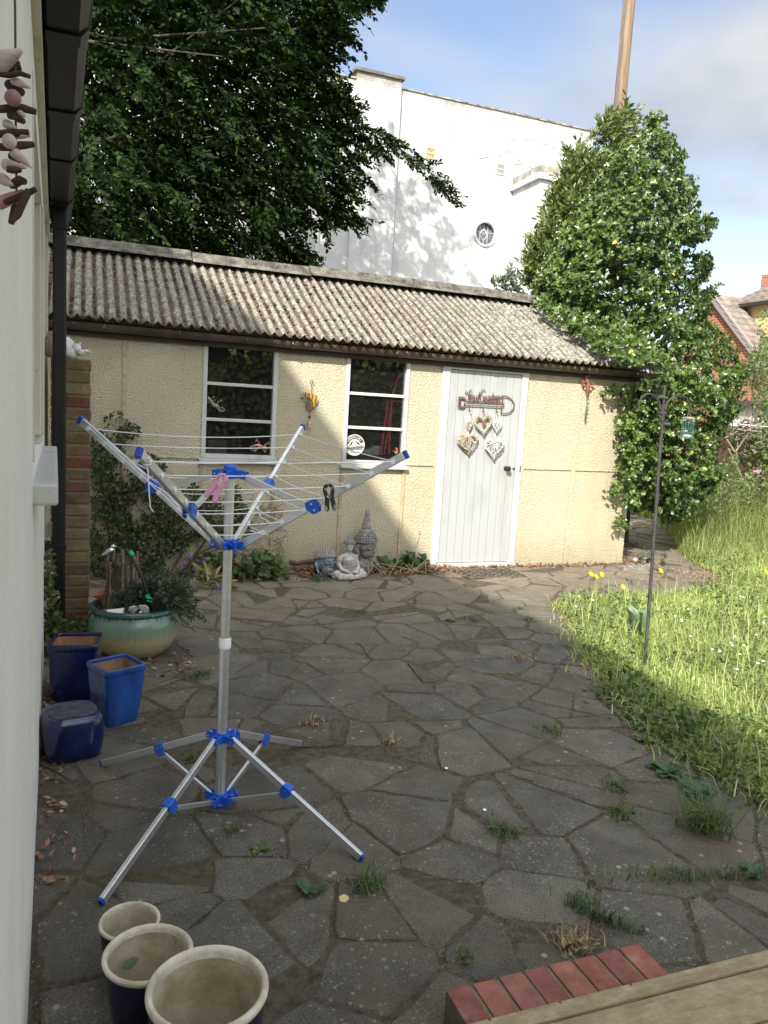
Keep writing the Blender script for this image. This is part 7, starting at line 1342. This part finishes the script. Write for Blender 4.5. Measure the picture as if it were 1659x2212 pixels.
# ------------------------------------------------------------ right hand border
def build_border():
    tall = leafmat('tall_grass', [(.14, .19, .05), (.22, .26, .085), (.33, .34, .14), (.18, .23, .07)], .6, .3, .3, 1)
    n = 11000; p = np.c_[rng.uniform(6.6, 10.6, n), rng.uniform(6.8, 11, n)]; p = p[inpoly(p, LAWN)]; k = len(p); h = rng.uniform(.25, .8, k)*np.clip((p[:, 1]-6.6)/1.4, .25, 1); V, Q = blades(np.c_[p, np.zeros(k)], h, rng.uniform(.2, .9, k), rng.uniform(.005, .010, k)); rawmesh('tall_grass', V, Q, tall, None, 'tall seeding grass at the back right of the lawn', 'grass', kind='stuff')
    S = [('pale airy weed bush at the holly foot', [(1490, 1080), (1535, 1000), (1590, 985), (1610, 1050), (1570, 1110), (1500, 1120)], 8.4, 1700, .055, 'lance', M['shrubleaf'], .4), ('leafy bramble mound near the far right frame edge', [(1590, 1040), (1640, 1000), (1668, 1010), (1668, 1130), (1600, 1120)], 8.6, 620, .065, 'ovate', M['shrubleaf'], .4), ('dark ivy covered hedge filling the upper right edge', [(1612, 780), (1645, 735), (1680, 700), (1680, 940), (1640, 950), (1628, 880)], 10.5, 1500, .075, 'ovate', M['shrubleaf'], .6), ('broad leaved creeper below the hedge at the fence', [(1585, 930), (1640, 930), (1680, 940), (1680, 965), (1640, 1000), (1580, 1000)], 9.8, 620, .085, 'ovate', M['weed'], .35)]
    for lb, poly, Y, n, s, tp, mt, d in S: bush('border_shrub', lb, 'shrub', poly, Y, n, s, tp, mt, d, stems=24)
    bush('overhanging_branch', 'thin leafy branch crossing the yellow rendered wall at the top right', 'branch', [(1632, 690), (1652, 660), (1680, 650), (1680, 800), (1660, 790), (1615, 770), (1600, 755), (1640, 742)], 9.6, 210, .06, 'ovate', M['shrubleaf'], .3, stems=14, base=(9.9, 9.8, 0))
    bush('buddleia', 'pale green buddleia sprouting behind the shed ridge', 'shrub', [(1058, 640), (1056, 618), (1070, 605), (1092, 590), (1104, 572), (1118, 600), (1130, 640)], 9.0, 240, .10, 'lance', M['herb'], .25, stems=8, base=(4.6, 9.2, 1.5), axis=(0, 0, .5))
    c = P(1637, 1018, 1, 8.2); m = MB(); r = random.Random(2)
    for i in range(7): m.ell(c+[r.gauss(0, .012), r.gauss(0, .02), r.gauss(0, .02)], .017, 6, 5)
    t = thing('thistle_flower', 'single magenta thistle flower above the weeds at the right', 'flower', (c[0], c[1], 0)); ob('bloom', m, M['pinkflower'], t); m = MB(); m.tube([(c[0], c[1], 0), c], .005, 5); ob('stem', m, M['weed'], t)
    # wooden fence behind the border
    f = thing('garden_fence', 'dark brown board fence in shade at the far right', 'fence', (11, 9, 0)); fm = m_wood('fence_board', (.05, .03, .02), (.11, .07, .045), (.16, .11, .07), (8, 8, 1)); m = MB(); 
    for i in range(66): y = 4+i*.12; x = 11.3; m.box(x, x+.018, y, y+.113, .05, 1.62+.01*(i % 3))
    ob('boards', m, fm, f)
    for y in (4.0, 5.9, 7.8, 9.7, 11.6): m = MB(); m.box(11.2, 11.298, y, y+.1, -.05, 1.75); ob('post', m, fm, f)
    m = MB(); r = random.Random(8)
    for i in range(30):
        x, y = r.uniform(1575, 1640), r.uniform(900, 985); c = P(x, y, 1, 9.4); m.tube([c, c+[r.gauss(0, .12), r.gauss(0, .1), r.gauss(0, .12)], c+[r.gauss(0, .2), r.gauss(0, .1), r.gauss(0, .2)]], r.uniform(.004, .013), 5)
    ob('brushwood', m, M['palewood'], None, 'heap of pale bare sticks between the holly and the fence', 'brushwood', org=(9.0, 9.4, 0))
    m = MB(); m.tube([P(1598, 917, 1, 9.2), P(1630, 919, 1, 9.3), P(1690, 925, 1, 9.5)], .006, 5); ob('washing_line', m, M['cord'], None, 'taut white line crossing the bushes at the far right', 'line')
    # garden behind the camera: only its reflection shows in the shed glass
    px = rng.uniform(0, 1, (9000, 3))*[16, 2.2, 5.4]+[.5, -14, 0]; k = len(px); px[:, 2] *= (.75+.25*np.sin(px[:, 0]*1.3)); t = thing('hedge', 'tall garden hedge behind the camera, mirrored in the shed windows', 'hedge', (8, -13, 0)); hb = MB(); hb.box(.6, 16.4, -13.6, -12.6, -.05, 3.7); hb.v = [(x, y, z-(.5 if z > 1 and x > 9 else 0)) for x, y, z in hb.v]; ob('inner_mass', hb, M['dark_room'], t); V, Q = leaves(px, rnd(k), rnd(k)+[0, .6, .3], rng.uniform(.16, .30, k), 'ovate'); rawmesh('foliage', V, Q, M['grass'], t)
build_border()
